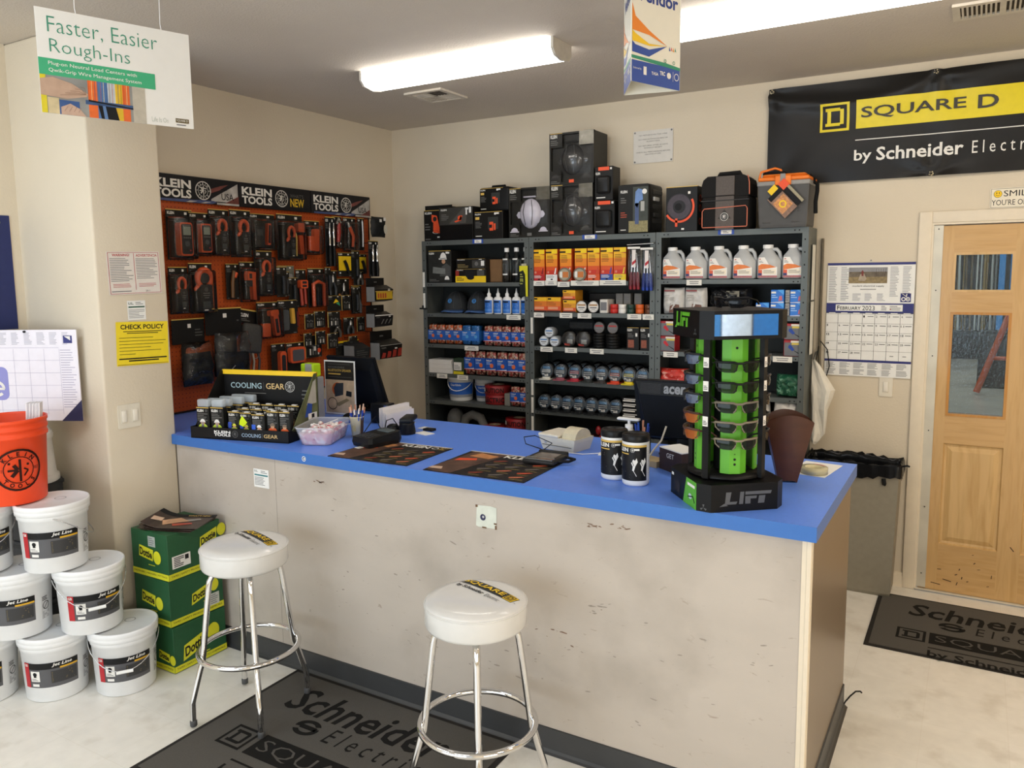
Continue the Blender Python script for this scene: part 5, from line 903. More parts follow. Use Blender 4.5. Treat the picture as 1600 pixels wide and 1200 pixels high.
        if kind == 'pliers': stick(t, 'wood_handle', [(-w * .32, h * .1), (-w * .3, h * .45)], .008, K('b9793c', .5))
    elif kind == 'driver': slab(t, 'driver_body', w * .22, h * .06, w * .22, h * .62, OT, .03, .3, .12); slab(t, 'driver_head', w * .12, h * .62, w * .36, h * .16, OT, .035, .3, .1); slab(t, 'bit_case', -w * .22, h * .06, w * .34, h * .36, OT, .028, .12); slab(t, 'grip', w * .22, h * .14, w * .1, h * .4, TD, .034, .3, .12)
    elif kind == 'knifepk': slab(t, 'yellow_handle', w * .2, h * .3, w * .16, h * .46, K('d6a440', .4), .02, .3, .06); slab(t, 'knife', -w * .2, h * .12, w * .34, h * .6, K('5c5e5c', .3, .4), .02, .25)
    elif kind == 'smallred': slab(t, 'case', 0, h * .08, w * .7, h * .66, K('7a2e26', .4), .02, .15)
    elif kind == 'long': slab(t, 'tester', w * .14, 0.005, w * .44, h * .72, OT, .03, .4); slab(t, 'tester_face', w * .14, h * .06, w * .26, h * .56, TD, .034, .4)
    elif kind == 'scope': slab(t, 'monitor_frame', -w * .0, h * .36, w * .84, h * .5, OT, .03, .2); slab(t, 'monitor_screen', -w * .0, h * .42, w * .62, h * .36, K('55565a', .3), .034, .15)
    if kind in ('meter', 'clamp', 'clampR', 'clampB', 'kit', 'tracer', 'pair', 'irgun', 'bender', 'driver', 'cutter', 'wrench'):
        mb = MB(); mb.box(-w * .47, -.058 if kind == 'meter' else -.05, .004, w * .47, .001, h * .86, FILM, .012, 2); mb.build('blister', t)
    return t
PK = [('meter', -2.108, -1.934, 1.970, 2.259, 'multimeter with orange boot in clear pack, top row beside the column'), ('meter', -1.966, -1.819, 1.994, 2.248, 'multimeter with orange boot in clear pack, next to the clamp meters'),
('clamp', -1.840, -1.691, 1.996, 2.275, 'orange-jawed clamp meter pack beside the multimeters'), ('clamp', -1.696, -1.534, 1.990, 2.281, 'orange-jawed clamp meter pack beside the black tracer pack'), ('tracer', -1.521, -1.305, 2.038, 2.270, 'black tracer pack with a slim orange probe, top row'),
('kit', -1.299, -1.072, 1.975, 2.280, 'large tester kit pack holding a clamp meter and orange testers'), ('pair', -1.069, -.924, 2.016, 2.248, 'pack with two orange testers below the yellow NEW header'), ('shears', -.879, -.784, 1.938, 2.283, 'tall pack of black-handled shears with long blades'),
('wrench', -.770, -.672, 2.067, 2.294, 'red and chrome wrench pack in the top row'), ('cutter', -.672, -.543, 2.051, 2.291, 'curved orange-handled cutter pack below the end header'), ('knife', -.529, -.459, 2.058, 2.293, 'slim silver tool pack at the end of the top row'),
('yellow', -.765, -.618, 1.865, 2.036, 'yellow-faced pack with black grip, away from the board edge'), ('dark', -.617, -.527, 1.846, 2.052, 'narrow dark pack between the two yellow-faced packs'), ('yellow', -.529, -.429, 1.883, 2.030, 'yellow-faced pack with black grip, close to the board edge'),
('clampR', -2.131, -2.005, 1.658, 1.929, 'clamp meter pack low beside the column, partly hidden'), ('clampB', -2.007, -1.844, 1.655, 1.952, 'big clamp meter pack with wide round orange jaw'), ('blade', -1.713, -1.616, 1.730, 1.950, 'narrow saw pack beside the bare orange board'), ('irgun', -1.620, -1.499, 1.710, 1.963, 'orange gun-shaped thermometer pack'),
('clamp', -1.510, -1.363, 1.743, 2.034, 'clamp meter pack in the second row beside the gun-shaped thermometer'), ('dark', -1.369, -1.281, 1.735, 1.932, 'narrow dark pack behind the pale thermometer pack'), ('lightpk', -1.298, -1.151, 1.741, 1.941, 'pale pack with a silver and orange thermometer'), ('sensor', -1.152, -1.058, 1.659, 1.916, 'square orange sensor head pack with two probes'),
('bender', -1.052, -.898, 1.654, 1.924, 'pack with a big orange arch-shaped tool'), ('stripper', -.899, -.778, 1.730, 1.907, 'dark wire stripper pack right of the orange arch tool'), ('pliers', -.768, -.614, 1.652, 1.851, 'pliers pack with a slim wooden handle'), ('plierg', -.610, -.498, 1.589, 1.798, 'grey-handled pliers pack near the board edge'),
('bagh', -2.131, -1.911, 1.239, 1.629, 'black bagged pouch with header card beside the column'), ('bagp', -1.911, -1.643, 1.256, 1.682, 'black two-pocket pouch in clear film below the bare board'), ('pouch', -1.683, -1.471, 1.386, 1.662, 'tilted grey pouch hanging from a black header card'), ('multi', -1.670, -1.503, 1.263, 1.402, 'cluster of hanging folding tools under the grey pouch'),
('driver', -1.510, -1.317, 1.468, 1.705, 'orange pistol screwdriver pack with a small orange case'), ('knifepk', -1.344, -1.176, 1.486, 1.712, 'knife pack with a yellow handle'), ('smallred', -1.212, -1.131, 1.523, 1.670, 'small dark red cased pack beside the knife pack'), ('long', -1.394, -1.273, 1.227, 1.426, 'long oval orange tester pack low on the board'), ('scope', -1.278, -1.116, 1.211, 1.424, 'orange-framed small screen pack low on the board'),
('bits', -1.140, -1.045, 1.509, 1.614, 'small black bit card with cream edge, beside the dark red pack'), ('bits', -1.014, -.902, 1.510, 1.626, 'small black bit card with cream edge, middle of its row'), ('bits', -.895, -.767, 1.506, 1.616, 'small black bit card with cream edge, last in its row'), ('bitset', -1.105, -.943, 1.305, 1.461, 'black bit set card with a round orange dot'), ('bits', -.930, -.821, 1.358, 1.467, 'small black bit card hanging below the others'),
('nuts', -.83, -.711, 1.424, 1.558, 'small dark pliers pack under the bit cards'), ('socket', -.703, -.587, 1.443, 1.565, 'small dark card with slim plier handles beside the boxed packs'), ('rainbow', -.903, -.761, 1.621, 1.730, 'small pack with a yellow and green picture'), ('ybox', -.815, -.575, 1.259, 1.399, 'wide black pack with a yellow top edge, low on the board')]
PK += [('dark', -1.235, -1.155, 1.70, 1.86, 'narrow dark pack under the pale thermometer pack'), ('bits', -1.13, -1.05, 1.385, 1.48, 'small black bit card just above the round-dot bit set'), ('bits', -.76, -.66, 1.62, 1.73, 'small black bit card under the wooden-handled pliers'), ('dark', -.655, -.585, 1.60, 1.79, 'narrow dark pack beside the grey-handled pliers'), ('bits', -.58, -.49, 1.455, 1.565, 'small black bit card at the board edge beside the hanging boxes'), ('dark', -.905, -.845, 1.745, 1.93, 'narrow dark pack tucked behind the wire stripper'), ('bits', -.70, -.605, 1.335, 1.43, 'small black bit card above the yellow-edged pack'), ('bits', -1.045, -.945, 1.395, 1.49, 'small black bit card between the two bit rows'), ('dark', -1.30, -1.225, 1.74, 1.90, 'narrow dark pack half under the pale thermometer pack'), ('nuts', -.575, -.47, 1.80, 1.90, 'small dark pliers pack under the yellow-faced pack by the edge'), ('dark', -.43, -.36, 1.90, 2.06, 'narrow dark pack at the very edge of the board')]
for i, p in enumerate(PK):
    o = pack(*p, X=.062 + .012 * (i % 4) + (.03 if p[0] in ('bits', 'rainbow', 'dark') else 0))
    if p[0] == 'pouch': o.rotation_euler = (-.16 * 0, .17, pi / 2)
def hangbox(y0, y1, z0, z1, X, d, label, art, hdr=.25, col_=None):
    w, h = y1 - y0, z1 - z0; t = thing('boxed_tool', label, 'tool box', (X, (y0 + y1) / 2, z0), pi / 2); hook((y0 + y1) / 2, z1 - .012, X); m = col_ or CARD
    mb = MB(); hb = h * (1 - hdr); mb.art(frame((-w / 2, 0, 0), (0, -1, 0), (0, 0, 1))) ; mb.T = None
    v = []
    for x in (-w / 2, w / 2): v += [(x, 0, 0), (x, -d, .012), (x, -d - .01, hb * .75), (x, -d * .3, hb), (x, 0, hb)]
    mb.add(v, [(0, 1, 2, 3, 4), (9, 8, 7, 6, 5), (0, 5, 6, 1), (1, 6, 7, 2), (2, 7, 8, 3), (3, 8, 9, 4), (4, 9, 5, 0)], m)
    mb.box(-w / 2, -.003, hb - .01, w / 2, .0, h, m, .001); mb.art(frame((-w / 2, -.0035, hb), (1, 0, 0), (0, 0, 1))); mb.rect(w * .42, h * hdr * .35, w * .58, h * hdr * .5, GR2, 1); mb.art(frame((-w / 2, -d - .004, .012), (1, 0, 0), (0, 0.012, 1))); art(mb, w, hb * .72); mb.build('carton', t)
    MB().box(-w / 2 - .0012, -d, .006, -w / 2, -.004, hb * .9, K('8a8a88', .4, var=.05)).build('side_window', t)
    return t
def hb1(mb, w, h): mb.rect(0, h * .72, w, h * .78, GOLD, 12); mb.rect(w * .04, h * .1, w * .95, h * .7, K('c8a428', .5, var=.05), 12); [mb.rect(w * (.12 + .13 * k), h * .2, w * (.2 + .13 * k), h * .6, K('a8402c', .5, var=0), 13) for k in range(4)]; mb.rect(w * .7, h * .8, w * .82, h * .95, WT2, 13)
def hb2(mb, w, h): mb.rect(0, h * .92, w, h, WT2, 12); klein(mb, w * .05, h * .75, w * .25, h * .88, GR2, 12, False); [mb.poly([(w * (.3 + .2 * k), h * .2), (w * (.35 + .2 * k), h * .2), (w * (.5 + .2 * k), h * .6), (w * (.44 + .2 * k), h * .62)], GR2, 12) for k in range(3)]; mb.rect(w * .75, h * .78, w * .86, h * .88, WT2, 13)
def hb3(mb, w, h): mb.rect(0, h * .9, w, h * .95, WT2, 12); klein(mb, w * .05, h * .72, w * .25, h * .85, GR2, 12, False); [mb.poly([(w * (.02 + .25 * k), h * .05), (w * (.2 + .25 * k), h * .1), (w * (.24 + .25 * k), h * (.4 + .08 * k)), (w * (.1 + .24 * k), h * (.45 + .06 * k))], K('9a3226', .5, var=.1), 12) for k in range(4)]; mb.rect(w * .65, h * .62, w * .76, h * .72, WT2, 13)
hangbox(-.60, -.40, 1.675, 1.852, .21, .08, 'black hanging box with a yellow picture panel at the board edge', hb1, .3)
hangbox(-.61, -.41, 1.487, 1.652, .21, .08, 'black hanging box with grey tool pictures at the board edge', hb2, .3)
hangbox(-.575, -.325, 1.245, 1.458, .21, .09, 'lowest black hanging box with dark red tool pictures at the board edge', hb3, .32)
hangbox(-.76, -.60, 1.245, 1.395, .12, .1, 'grey-edged black box beside the lowest boxed pack', lambda mb, w, h: mb.lines(w * .1, h * .2, w * .9, h * .8, 4, GR3, 12), .1, K('26282a', .4))
t = thing('hanging_pads', 'dark hanging pack with pale patches at the top board edge', 'pack', (.2, -.455, 2.15), pi / 2); hook(-.455, 2.285, .2); mb = MB(); v, f = pillow(.16, .15, .05, None, 31, 10, .2); mb.add([(x, y - .02, z) for x, y, z in v], f, K('1d1f20', .5, var=.1), True); mb.build('pads', t); mb = MB().art(F0(-.08, 0, -.05)); mb.disc(.125, .06, .02, K('c9c4b4', .6), 4, 14, .035); mb.rect(.06, .11, .085, .13, WT2, 4); mb.rect(.105, .12, .13, .145, WT2, 4); mb.build('patches', t)
pack('shears', -.548, -.44, 1.863, 2.125, 'long black tool pack at the board edge above the boxed packs', X=.2)
# ------------------------------------------------------------ signs on the walls
def vinyl():
    GX = [(2.948 - 2.928, .55), (3.818 - 2.928, .553), (3.818 - 2.928, .012), (1.78, .55), (1.78, .012), (.02, .012)]
    def D(x, y):
        z = .006 * sin(x * 3.1 + y * 5) * sin(y * 6 + x) + .003 * sin(x * 7 - y * 9)
        for gx, gy in GX: q = math.hypot(x - gx, (y - gy)); z += .016 * math.exp(-q / .13) * sin(5 * math.atan2(y - gy, x - gx) + gx * 3)
        z += .011 * math.exp(-((y - (.52 - .22 * x)) / .05) ** 2) * math.exp(-(x - .3) ** 2 / .3) + .011 * math.exp(-((y - .50 + .055 * sin(x * 3.6)) / .03) ** 2)
        return z
    B = lambda x, y, z: (2.928 + x, -.014 - max(0, D(x, y) + .010) - z, 2.385 + y)
    W_, H_ = 2.3, .568; mb = MB().art(B); nx, ny = 92, 26; v = []; f = []
    for i in range(nx + 1):
        for j in range(ny + 1): v.append((W_ * i / nx, H_ * j / ny, 0))
    for i in range(nx):
        for j in range(ny): a = i * (ny + 1) + j; f.append((a, a + ny + 1, a + ny + 2, a + 1))
    VB = K('222120', .34, var=.04); mb.add(v, f, VB, True)
    def patch(x0, y0, x1, y1, m, z):
        a, b = max(1, int((x1 - x0) / .02)), max(1, int((y1 - y0) / .02)); vv = [(x0 + (x1 - x0) * i / a, y0 + (y1 - y0) * j / b, z * LZ * 2.2) for i in range(a + 1) for j in range(b + 1)]
        mb.add(vv, [(i * (b + 1) + j, (i + 1) * (b + 1) + j, (i + 1) * (b + 1) + j + 1, i * (b + 1) + j + 1) for i in range(a) for j in range(b)], m, True)
    VY = K('e6d21c', .4, var=.03); patch(.297, .288, .457, .446, VY, 2); patch(.311, .302, .443, .432, VB, 4); 
    X0, Y0, q = .327, .318, .1
    for r_ in ((X0, Y0, X0 + q * .8, Y0 + q * .17), (X0, Y0 + q * .83, X0 + q * .8, Y0 + q), (X0 + q * .1, Y0 + q * .17, X0 + q * .3, Y0 + q * .83), (X0 + q * .8, Y0 + .008, X0 + q, Y0 + q - .008)): patch(*r_, VY, 6)
    patch(.493, .292, 1.62, .450, VY, 2)
    for s, a, b, c, d, bo in (('SQUARE', .520, .338, 1.042, .408, .014), ('D', 1.096, .338, 1.192, .408, .02)): mb.text(s, a, b, c, d, K('3a3730', .5, var=0), 14, bo)
    patch(.493, .225, 1.62, .230, WT2, 3)
    mb.text('by', .490, .093, .582, .172, WT2, 10, .015); mb.text('Schneider', .607, .105, 1.04, .18, WT2, 10, .02); mb.text('E l e c t r i c', 1.08, .106, 1.40, .172, WT2, 10, 0)
    o = mb.build('vinyl_banner'); tag(o, 'large dark vinyl banner with yellow lettering bar above the wooden door', 'banner')
    for gx, gy in GX:
        g = MB().art(lambda x, y, z: B(gx + x, gy + y, z)); g.ring(0, 0, .005, .013, K('e2d8bc', .4, var=0), 12, 16); g.disc(0, 0, .005, INK, 11, 12); g.build('grommet', o)
vinyl()
mb = MB().art(frame((4.106, -.003, 2.192), (1, 0, 0), (0, 0, 1))); mb.prism(rrect(.33, .108, .008), 0, .002, K('e8e0cc', .4, var=.02)); mb.T = mb.T @ tr(-.165 + .0, -.054 + .0, 0) if 0 else mb.T
mb.art(frame((3.941 + .165 + .165, -.003, 2.192 + .054), (1, 0, 0), (0, 0, 1))); mb.v = []; mb.f = []; mb.mi = []; mb.sm = []; mb.prism(rrect(.33, .108, .008), 0, .002, K('e8e0cc', .4, var=.02)); mb.art(frame((4.106, -.003, 2.192), (1, 0, 0), (0, 0, 1)))
for q in ((.004, .004, .326, .0055), (.004, .1025, .326, .104), (.004, .004, .0055, .104), (.3245, .004, .326, .104)): mb.rect(*q, INK, 5)
mb.disc(.035, .076, .0195, INK, 5); mb.disc(.035, .076, .018, YEL, 6); mb.disc(.029, .081, .0022, INK, 7, 10, .004); mb.disc(.041, .081, .0022, INK, 7, 10, .004); mb.ring(.035, .077, .0095, .0108, INK, 7, 16, pi + .3, 2 * pi - .3); mb.text('SMILE', .062, .062, .19, .093, INK, 5, .0); mb.text("YOU'RE ON CAMERA", .008, .016, .31, .046, INK, 5, .0)
tag(mb.build('camera_sign'), 'small white SMILE sign with a yellow face above the door', 'sign')
mb = MB().art(frame((2.05, -.004, 2.588), (1, 0, 0), (0, 0, 1))); mb.box(0, 0, 0, .272, .208, .0025, K('d8d4cc', .6, var=.03)); y = .175
for ln in ('NO RETURNS ON THIS WIRE', '', 'NO FIRE EXTINGUISHERS OR', 'ALARM ITEMS', '', 'NO RETURNS AFTER 30 DAYS', 'WITHOUT RECEIPT', '', 'CHECK ALL MERCHANDISE BEFORE', 'LEAVING STORE'):
    if ln: mb.text(ln, .136 - .0042 * len(ln), y, .136 + .0042 * len(ln), y + .0075, K('5a5650', .6, var=0), 6)
    y -= .0145 if ln else .012
for x, z in ((.01, .198), (.262, .198), (.01, .01), (.262, .01)): mb.disc(x, z, .006, GR2, 8, 10)
tag(mb.build('wall_notice'), 'white printed notice pinned high on the wall above the shelving', 'notice')
# wall calendar
NAVY = K('2b2f72', .5, var=.03); cal = thing('wall_calendar', 'February wall calendar hanging beside the wooden door', 'calendar', (3.294, -.006, 1.246))
mb = MB().art(frame((0, 0, 0), (1, 0, 0), (0, 0, 1))); W_ = .469; mb.box(0, 0, 0, W_, .432, .004, PAPER); mb.box(.001, .432, 0, W_, .668, .003, PAPER); mb.rect(0, .376, W_, .432, NAVY, 9); mb.rect(.0, .654, W_, .668, NAVY, 9); mb.rect(.052, .386, .412, .424, PAPER, 10)
mb.text('F', .06, .392, .074, .417, INK, 11, .02); mb.text('EBRUARY', .077, .392, .19, .412, INK, 11, .01); mb.text('2023', .198, .39, .265, .416, INK, 11); mb.lines(.30, .39, .33, .42, 3, GINK, 11); mb.lines(.345, .39, .405, .42, 3, GINK, 11); mb.rect(.345, .395, .352, .4, RED, 11)
mb.rect(0, .372, W_, .378, K('1e2150', .5, var=0), 10); cx, cy = W_ / 7, .054
for i in range(8): mb.rect(max(.0005, i * cx - .0008), .097, min(W_ - .0005, i * cx + .0008), .37, INK, 10)
for j in range(6): mb.rect(0, .097 + j * cy, W_, .098 + j * cy, INK, 10)
for i in range(7): mb.rect(i * cx + .016, .372, i * cx + .052, .376, WT2, 12)
d = 1
for j in range(5):
    for i in range(7):
        if (j == 0 and i < 3) or d > 28: mb.lines(i * cx + .02, .1 + (4 - j) * cy + .02, i * cx + .05, .1 + (4 - j) * cy + .03, 1, GINK, 11) if d > 28 and i > 4 else None; continue
        x, y = i * cx, .097 + (5 - j) * cy; s = str(d); mb.text(s, x + .005, y - .019, x + .005 + .008 * len(s), y - .007, INK, 11, .03 if i == 0 else 0); mb.rect(x + .028, y - .014, x + .06, y - .011, INK, 11) if i else None; d += 1
mb.rect(0, .084, W_, .097, NAVY, 10)
for r_ in range(2):
    for i in range(6): mb.lines(.008 + i * .077, .008 + r_ * .038, .068 + i * .077, .042 + r_ * .038, 5, GINK, 11, i + r_ * 7, .35)
for i in (0, 1, 5, 6): mb.lines(.01 + i * .066, .47 if i > 4 else .445, .056 + i * .066, .645, 20, K('9a9aa2', .6, var=0), 9, i, .35)
for i in (2, 3, 4): mb.lines(.01 + i * .066, .445, .056 + i * .066, .49, 7, K('9a9aa2', .6, var=0), 9, i, .35)
mb.text('modern electrical supply', .14, .525, .31, .537, INK, 9); mb.lines(.16, .508, .29, .518, 1, GINK, 9, ctr=True)
mb.rect(.118, .548, .325, .64, K('6d6253', .6, var=.3, scale=40), 9); mb.rect(.118, .548, .325, .585, K('8c7b58', .6, var=.3, scale=60), 10); mb.rect(.118, .615, .325, .64, K('8f8f92', .6, var=.15), 10); mb.poly([(.17, .565), (.18, .6), (.2, .605), (.215, .575), (.205, .56), (.18, .562)], K('a99a86', .6, var=.2), 11); mb.poly([(.188, .59), (.185, .615), (.192, .625), (.199, .615), (.198, .59)], K('7a3a34', .6, var=0), 12)
for i in range(5): mb.line([(.27 + .01 * i, .59), (.265 + .013 * i, .632)], .0015, K('3d352c', .6, var=0), 11)
mb.rect(.398, .44, .452, .49, NAVY, 9); mb.ring(.414, .457, .007, .012, WT2, 10, 16); mb.ring(.437, .457, .007, .012, WT2, 10, 16, .4, 6.1); mb.rect(.429, .455, .447, .459, WT2, 10); mb.poly([(.405, .487), (.43, .468), (.433, .487), (.428, .487), (.426, .475), (.41, .487)], WT2, 10); mb.build('pages', cal)
mb = MB().art(frame((.235, -.002, .678), (1, 0, 0), (0, 0, 1))); mb.ring(0, 0, .004, .006, STEEL, 3, 10); mb.disc(0, .003, .003, INK, 5, 8); mb.build('hanger', cal)
def switch(name, lab, o, u, w, h, n):
    t = thing(name, lab, 'switch', (0, 0, 0)); PL = K('e3dccb', .35, var=.02); mb = MB().art(frame(o, u, (0, 0, 1))); mb.prism([(x + w / 2, y + h / 2) for x, y in rrect(w, h, .006)], 0, .005, PL); mb.build('cover_plate', t)
    for i in range(n): mb = MB().art(frame(o, u, (0, 0, 1))); x = w * (i + .5) / n; mb.box(x - .016, h / 2 - .033, .005, x + .016, h / 2 + .033, .007, PL, .001); mb.box(x - .013, h / 2 - .028, .007, x + .013, h / 2 + .028, .011, K('eee8da', .3, var=.02), .003, 2); mb.build('rocker', t)
switch('light_switch', 'single light switch under the wall calendar', (3.60, -.001, 1.133), (1, 0, 0), .072, .115, 1)
XC = .5272
def onC(px_y, z): return None
switch('light_switch', 'double light switch on the column beside the counter', (XC + .001, -2.772, 1.143 + .0), (0, 1, 0), .116, .116, 2)
# papers on the column (plane X = XC)
def sheet(name, lab, y0, z0, w, h, m, fn, ang=0.): 
    mb = MB().art(frame((XC + .002, y0, z0), (0, cos(ang), sin(ang)), (0, -sin(ang), cos(ang)))); mb.box(0, 0, 0, w, h, .001, m); fn(mb, w, h); return tag(mb.build(name), lab, 'paper notice')
def f_check(mb, w, h):
    mb.text('CHECK POLICY', w * .08, h * .83, w * .92, h * .94, INK, 3, .025)
    for y, s in ((.77, .74), (.73, .6)): mb.rect(w * (.5 - s / 2), h * y, w * (.5 + s / 2), h * (y + .018), K('4a4010', .6, var=0), 3)
    for i, s in enumerate((.65, .9, .85, .6, .8, .3)): mb.rect(w * .05, h * (.63 - .075 * i), w * (.05 + s), h * (.642 - .075 * i), K('5a4e14', .6, var=0), 3)
    mb.rect(w * .04, h * .14, w * .96, h * .17, INK, 3); mb.rect(w * .22, h * .09, w * .8, h * .12, INK, 3); mb.rect(w * .015, h * .015, w * .985, h * .03, K('a8901a', .6, var=0), 3)
sheet('check_policy_sign', 'yellow CHECK POLICY sheet on the column', -2.757, 1.447, .278, .212, K('f2d92e', .5, var=.03), f_check, -.035)
def f_warn(mb, w, h):
    PKR = K('b8585c', .6, var=0)
    for q in ((.02, .02, .98, .03), (.02, .97, .98, .98), (.02, .02, .03, .98), (.97, .02, .98, .98), (.495, .1, .505, .96)): mb.rect(w * q[0], h * q[1], w * q[2], h * q[3], PKR, 3)
    mb.text('WARNING!', w * .1, h * .89, w * .42, h * .95, RED, 3, .02); mb.text('ADVERTENCIA', w * .54, h * .88, w * .95, h * .94, RED, 3, .01); mb.lines(w * .05, h * .3, w * .47, h * .86, 14, GINK, 3, 3, .35); mb.lines(w * .53, h * .35, w * .95, h * .85, 13, GINK, 3, 5, .35); mb.lines(w * .08, h * .16, w * .44, h * .26, 3, PKR, 3, 5, .35); mb.lines(w * .56, h * .16, w * .92, h * .26, 3, PKR, 3, 6, .35); mb.lines(w * .05, h * .05, w * .6, h * .1, 1, GINK, 3); mb.text('20-1', w * .68, h * .05, w * .76, h * .09, INK, 3)
sheet('warning_notice', 'white two-column WARNING notice with red headings on the column', -2.770, 1.787, .278, .205, K('e2dbd2', .55, var=.03), f_warn, .02)
def f_ul(mb, w, h): mb.text('U.L.', w * .05, h * .8, w * .35, h * .92, K('2c5040', .6, var=0), 3, .03); mb.lines(w * .45, h * .78, w * .9, h * .94, 2, GINK, 3); mb.rect(w * .05, h * .64, w * .95, h * .71, K('2c5a48', .6, var=0), 3); mb.lines(w * .05, h * .08, w * .95, h * .56, 6, GINK, 3, 2, .3)
sheet('small_notice', 'small white card with green bar above the yellow sheet', -2.684, 1.664, .095, .094, PAPER, f_ul)
# blue poster and desk calendar by the left wall
mb = MB(); mb.box(-.088, -3.85, 1.62, -.085, -2.875, 2.18, K('1f2a5e', .4, var=.04)); mb.art(frame((-.0848, -3.85, 1.62), (0, 1, 0), (0, 0, 1))); mb.text('.', .83, .24, .845, .26, WT2, 2); mb.disc(.925, .525, .008, GR2, 2, 10); tag(mb.build('blue_poster'), 'dark blue poster on the left wall, cut by the photo edge', 'poster')
dc = thing('desk_calendar', 'large white desk calendar pad with blue corner leaning above the buckets', 'calendar', (.40, -2.868, 1.192), 0)
cu = Vector((.918, .48, 0)).normalized(); cw = .515; mb = MB().art(frame(Vector((0, 0, 0)) - cu * cw, cu, (0, 0, 1))); mb.box(0, 0, -.006, cw, .436, 0, K('e9e6ee', .6, var=.02)); LV = K('b4b0c4', .6, var=0)
for i in range(8): mb.lines(.01 + i * .062, .365, .05 + i * .062, .425, 9, K('a3a2ae', .6, var=0), 1, i, .35)
for i in range(6): mb.rect(cw - .09 - i * .075, .03, cw - .0885 - i * .075, .345, LV, 1)
for j in range(6): mb.rect(.0, .05 + j * .06, cw - .09, .0515 + j * .06, LV, 1)
mb.lines(cw - .085, .06, cw - .012, .345, 24, LV, 1, 3, .3); mb.rect(cw - .065, .372, cw - .022, .408, NAVY, 2); mb.poly([(cw - .06, .405), (cw - .03, .385), (cw - .03, .405)], WT2, 3)
WM = K('8f90cc', .6, var=0); mb.prism([(x + .065, y + .18) for x, y in rrect(.2, .16, .03)], 0, .0008, WM)
for sx, a, b in ((.030, 0, 2 * pi), (.110, 0., 5.5)): mb.ring(sx, .155, .024, .038, WT2, 4, 24, a, b)
mb.rect(.055, .15, .067, .235, WT2, 4); mb.rect(.085, .149, .145, .16, WT2, 4); mb.build('page', dc)
mb = MB().art(frame(Vector((0, 0, 0)) - cu * cw, cu, (0, 0, 1))); mb.prism([(cw - .1, -.002), (cw + .004, -.002), (cw + .004, .1)], .001, .003, K('26294e', .5)); mb.build('corner_holder', dc)
MB().tube([tuple(-cu * .25 + Vector((0, .002, .428))), tuple(-cu * .25 + Vector((.004, -.008, .428)))], .005, INK, 8).build('push_pin', dc)
# ------------------------------------------------------------ things on the counter
CZ = 1.0685
# cooling gear display tray
t = thing('counter_display', 'black cardboard display tray with yellow top edge, full of packs', 'display', (.699, -2.50, CZ), rad(13)); DW, DD = .565, .275; KC = K('161616', .45, var=.06)
mb = MB(); mb.box(0, 0, 0, DW, DD, .006, KC); mb.box(0, 0, 0, DW, .006, .058, KC); mb.box(0, 0, 0, .004, DD, .058, KC); mb.box(DW - .004, 0, 0, DW, DD, .058, KC)
mb.art(frame((0, -.0006, 0), (1, 0, 0), (0, 0, 1))); klein(mb, .14, .017, .235, .045, WT2, 1); lineman(mb, .262, .031, .017, GR2, None, 1, False); mb.text('COOLING', .30, .02, .41, .038, K('9fb4c4', .5, var=0), 1, .01); mb.rect(.418, .018, .4195, .042, GR2, 1); mb.text('GEAR', .427, .02, .505, .038, K('d8b878', .5, var=0), 1, .01); mb.build('tray', t)
mb = MB(); mb.box(0, DD - .006, 0, DW, DD, .305, KC); mb.box(0, DD - .012, .291, DW, DD + .001, .315, YEL); mb.art(frame((0, DD - .0065, 0), (1, 0, 0), (0, 0, 1))); mb.text('COOLING', .045, .218, .235, .248, K('aac4cc', .5, var=.2, scale=40), 1, .01); mb.rect(.247, .21, .2485, .252, GR2, 1); mb.text('GEAR', .262, .218, .372, .248, K('e0c084', .5, var=0), 1, .01); lineman(mb, .405, .233, .028, K('c4c4c0', .5, var=0), None, 1); mb.rect(.13, .192, .26, .196, GR2, 1); mb.lines(.465, .165, .545, .225, 3, GR2, 1, 3, .3, True); mb.build('header_panel', t)
SIDE = K('5f6440', .5, var=.45, scale=14)
for x, s in ((0, -1), (DW, 1)):
    mb = MB().art(frame((x + (.0 if s < 0 else -.003), 0, 0), (0, 1, 0), (0, 0, 1))); mb.prism([(.03, .05), (DD, .03), (DD, .31), (DD - .03, .31)], 0, .003, SIDE if s > 0 else KC)
    if s > 0: mb.poly([(DD - .11, .16), (DD - .02, .16), (DD - .02, .28), (DD - .045, .27)], K('b5b3a6', .5, var=.1), 7); mb.poly([(DD - .13, .1), (DD - .07, .1), (DD - .06, .16), (DD - .1, .17)], K('2a4a9a', .5, var=0), 8); mb.rect(DD - .1, .085, DD - .02, .115, WT2, 9); mb.rect(DD - .07, .09, DD - .045, .11, INK, 10)
    mb.build('side_panel', t)
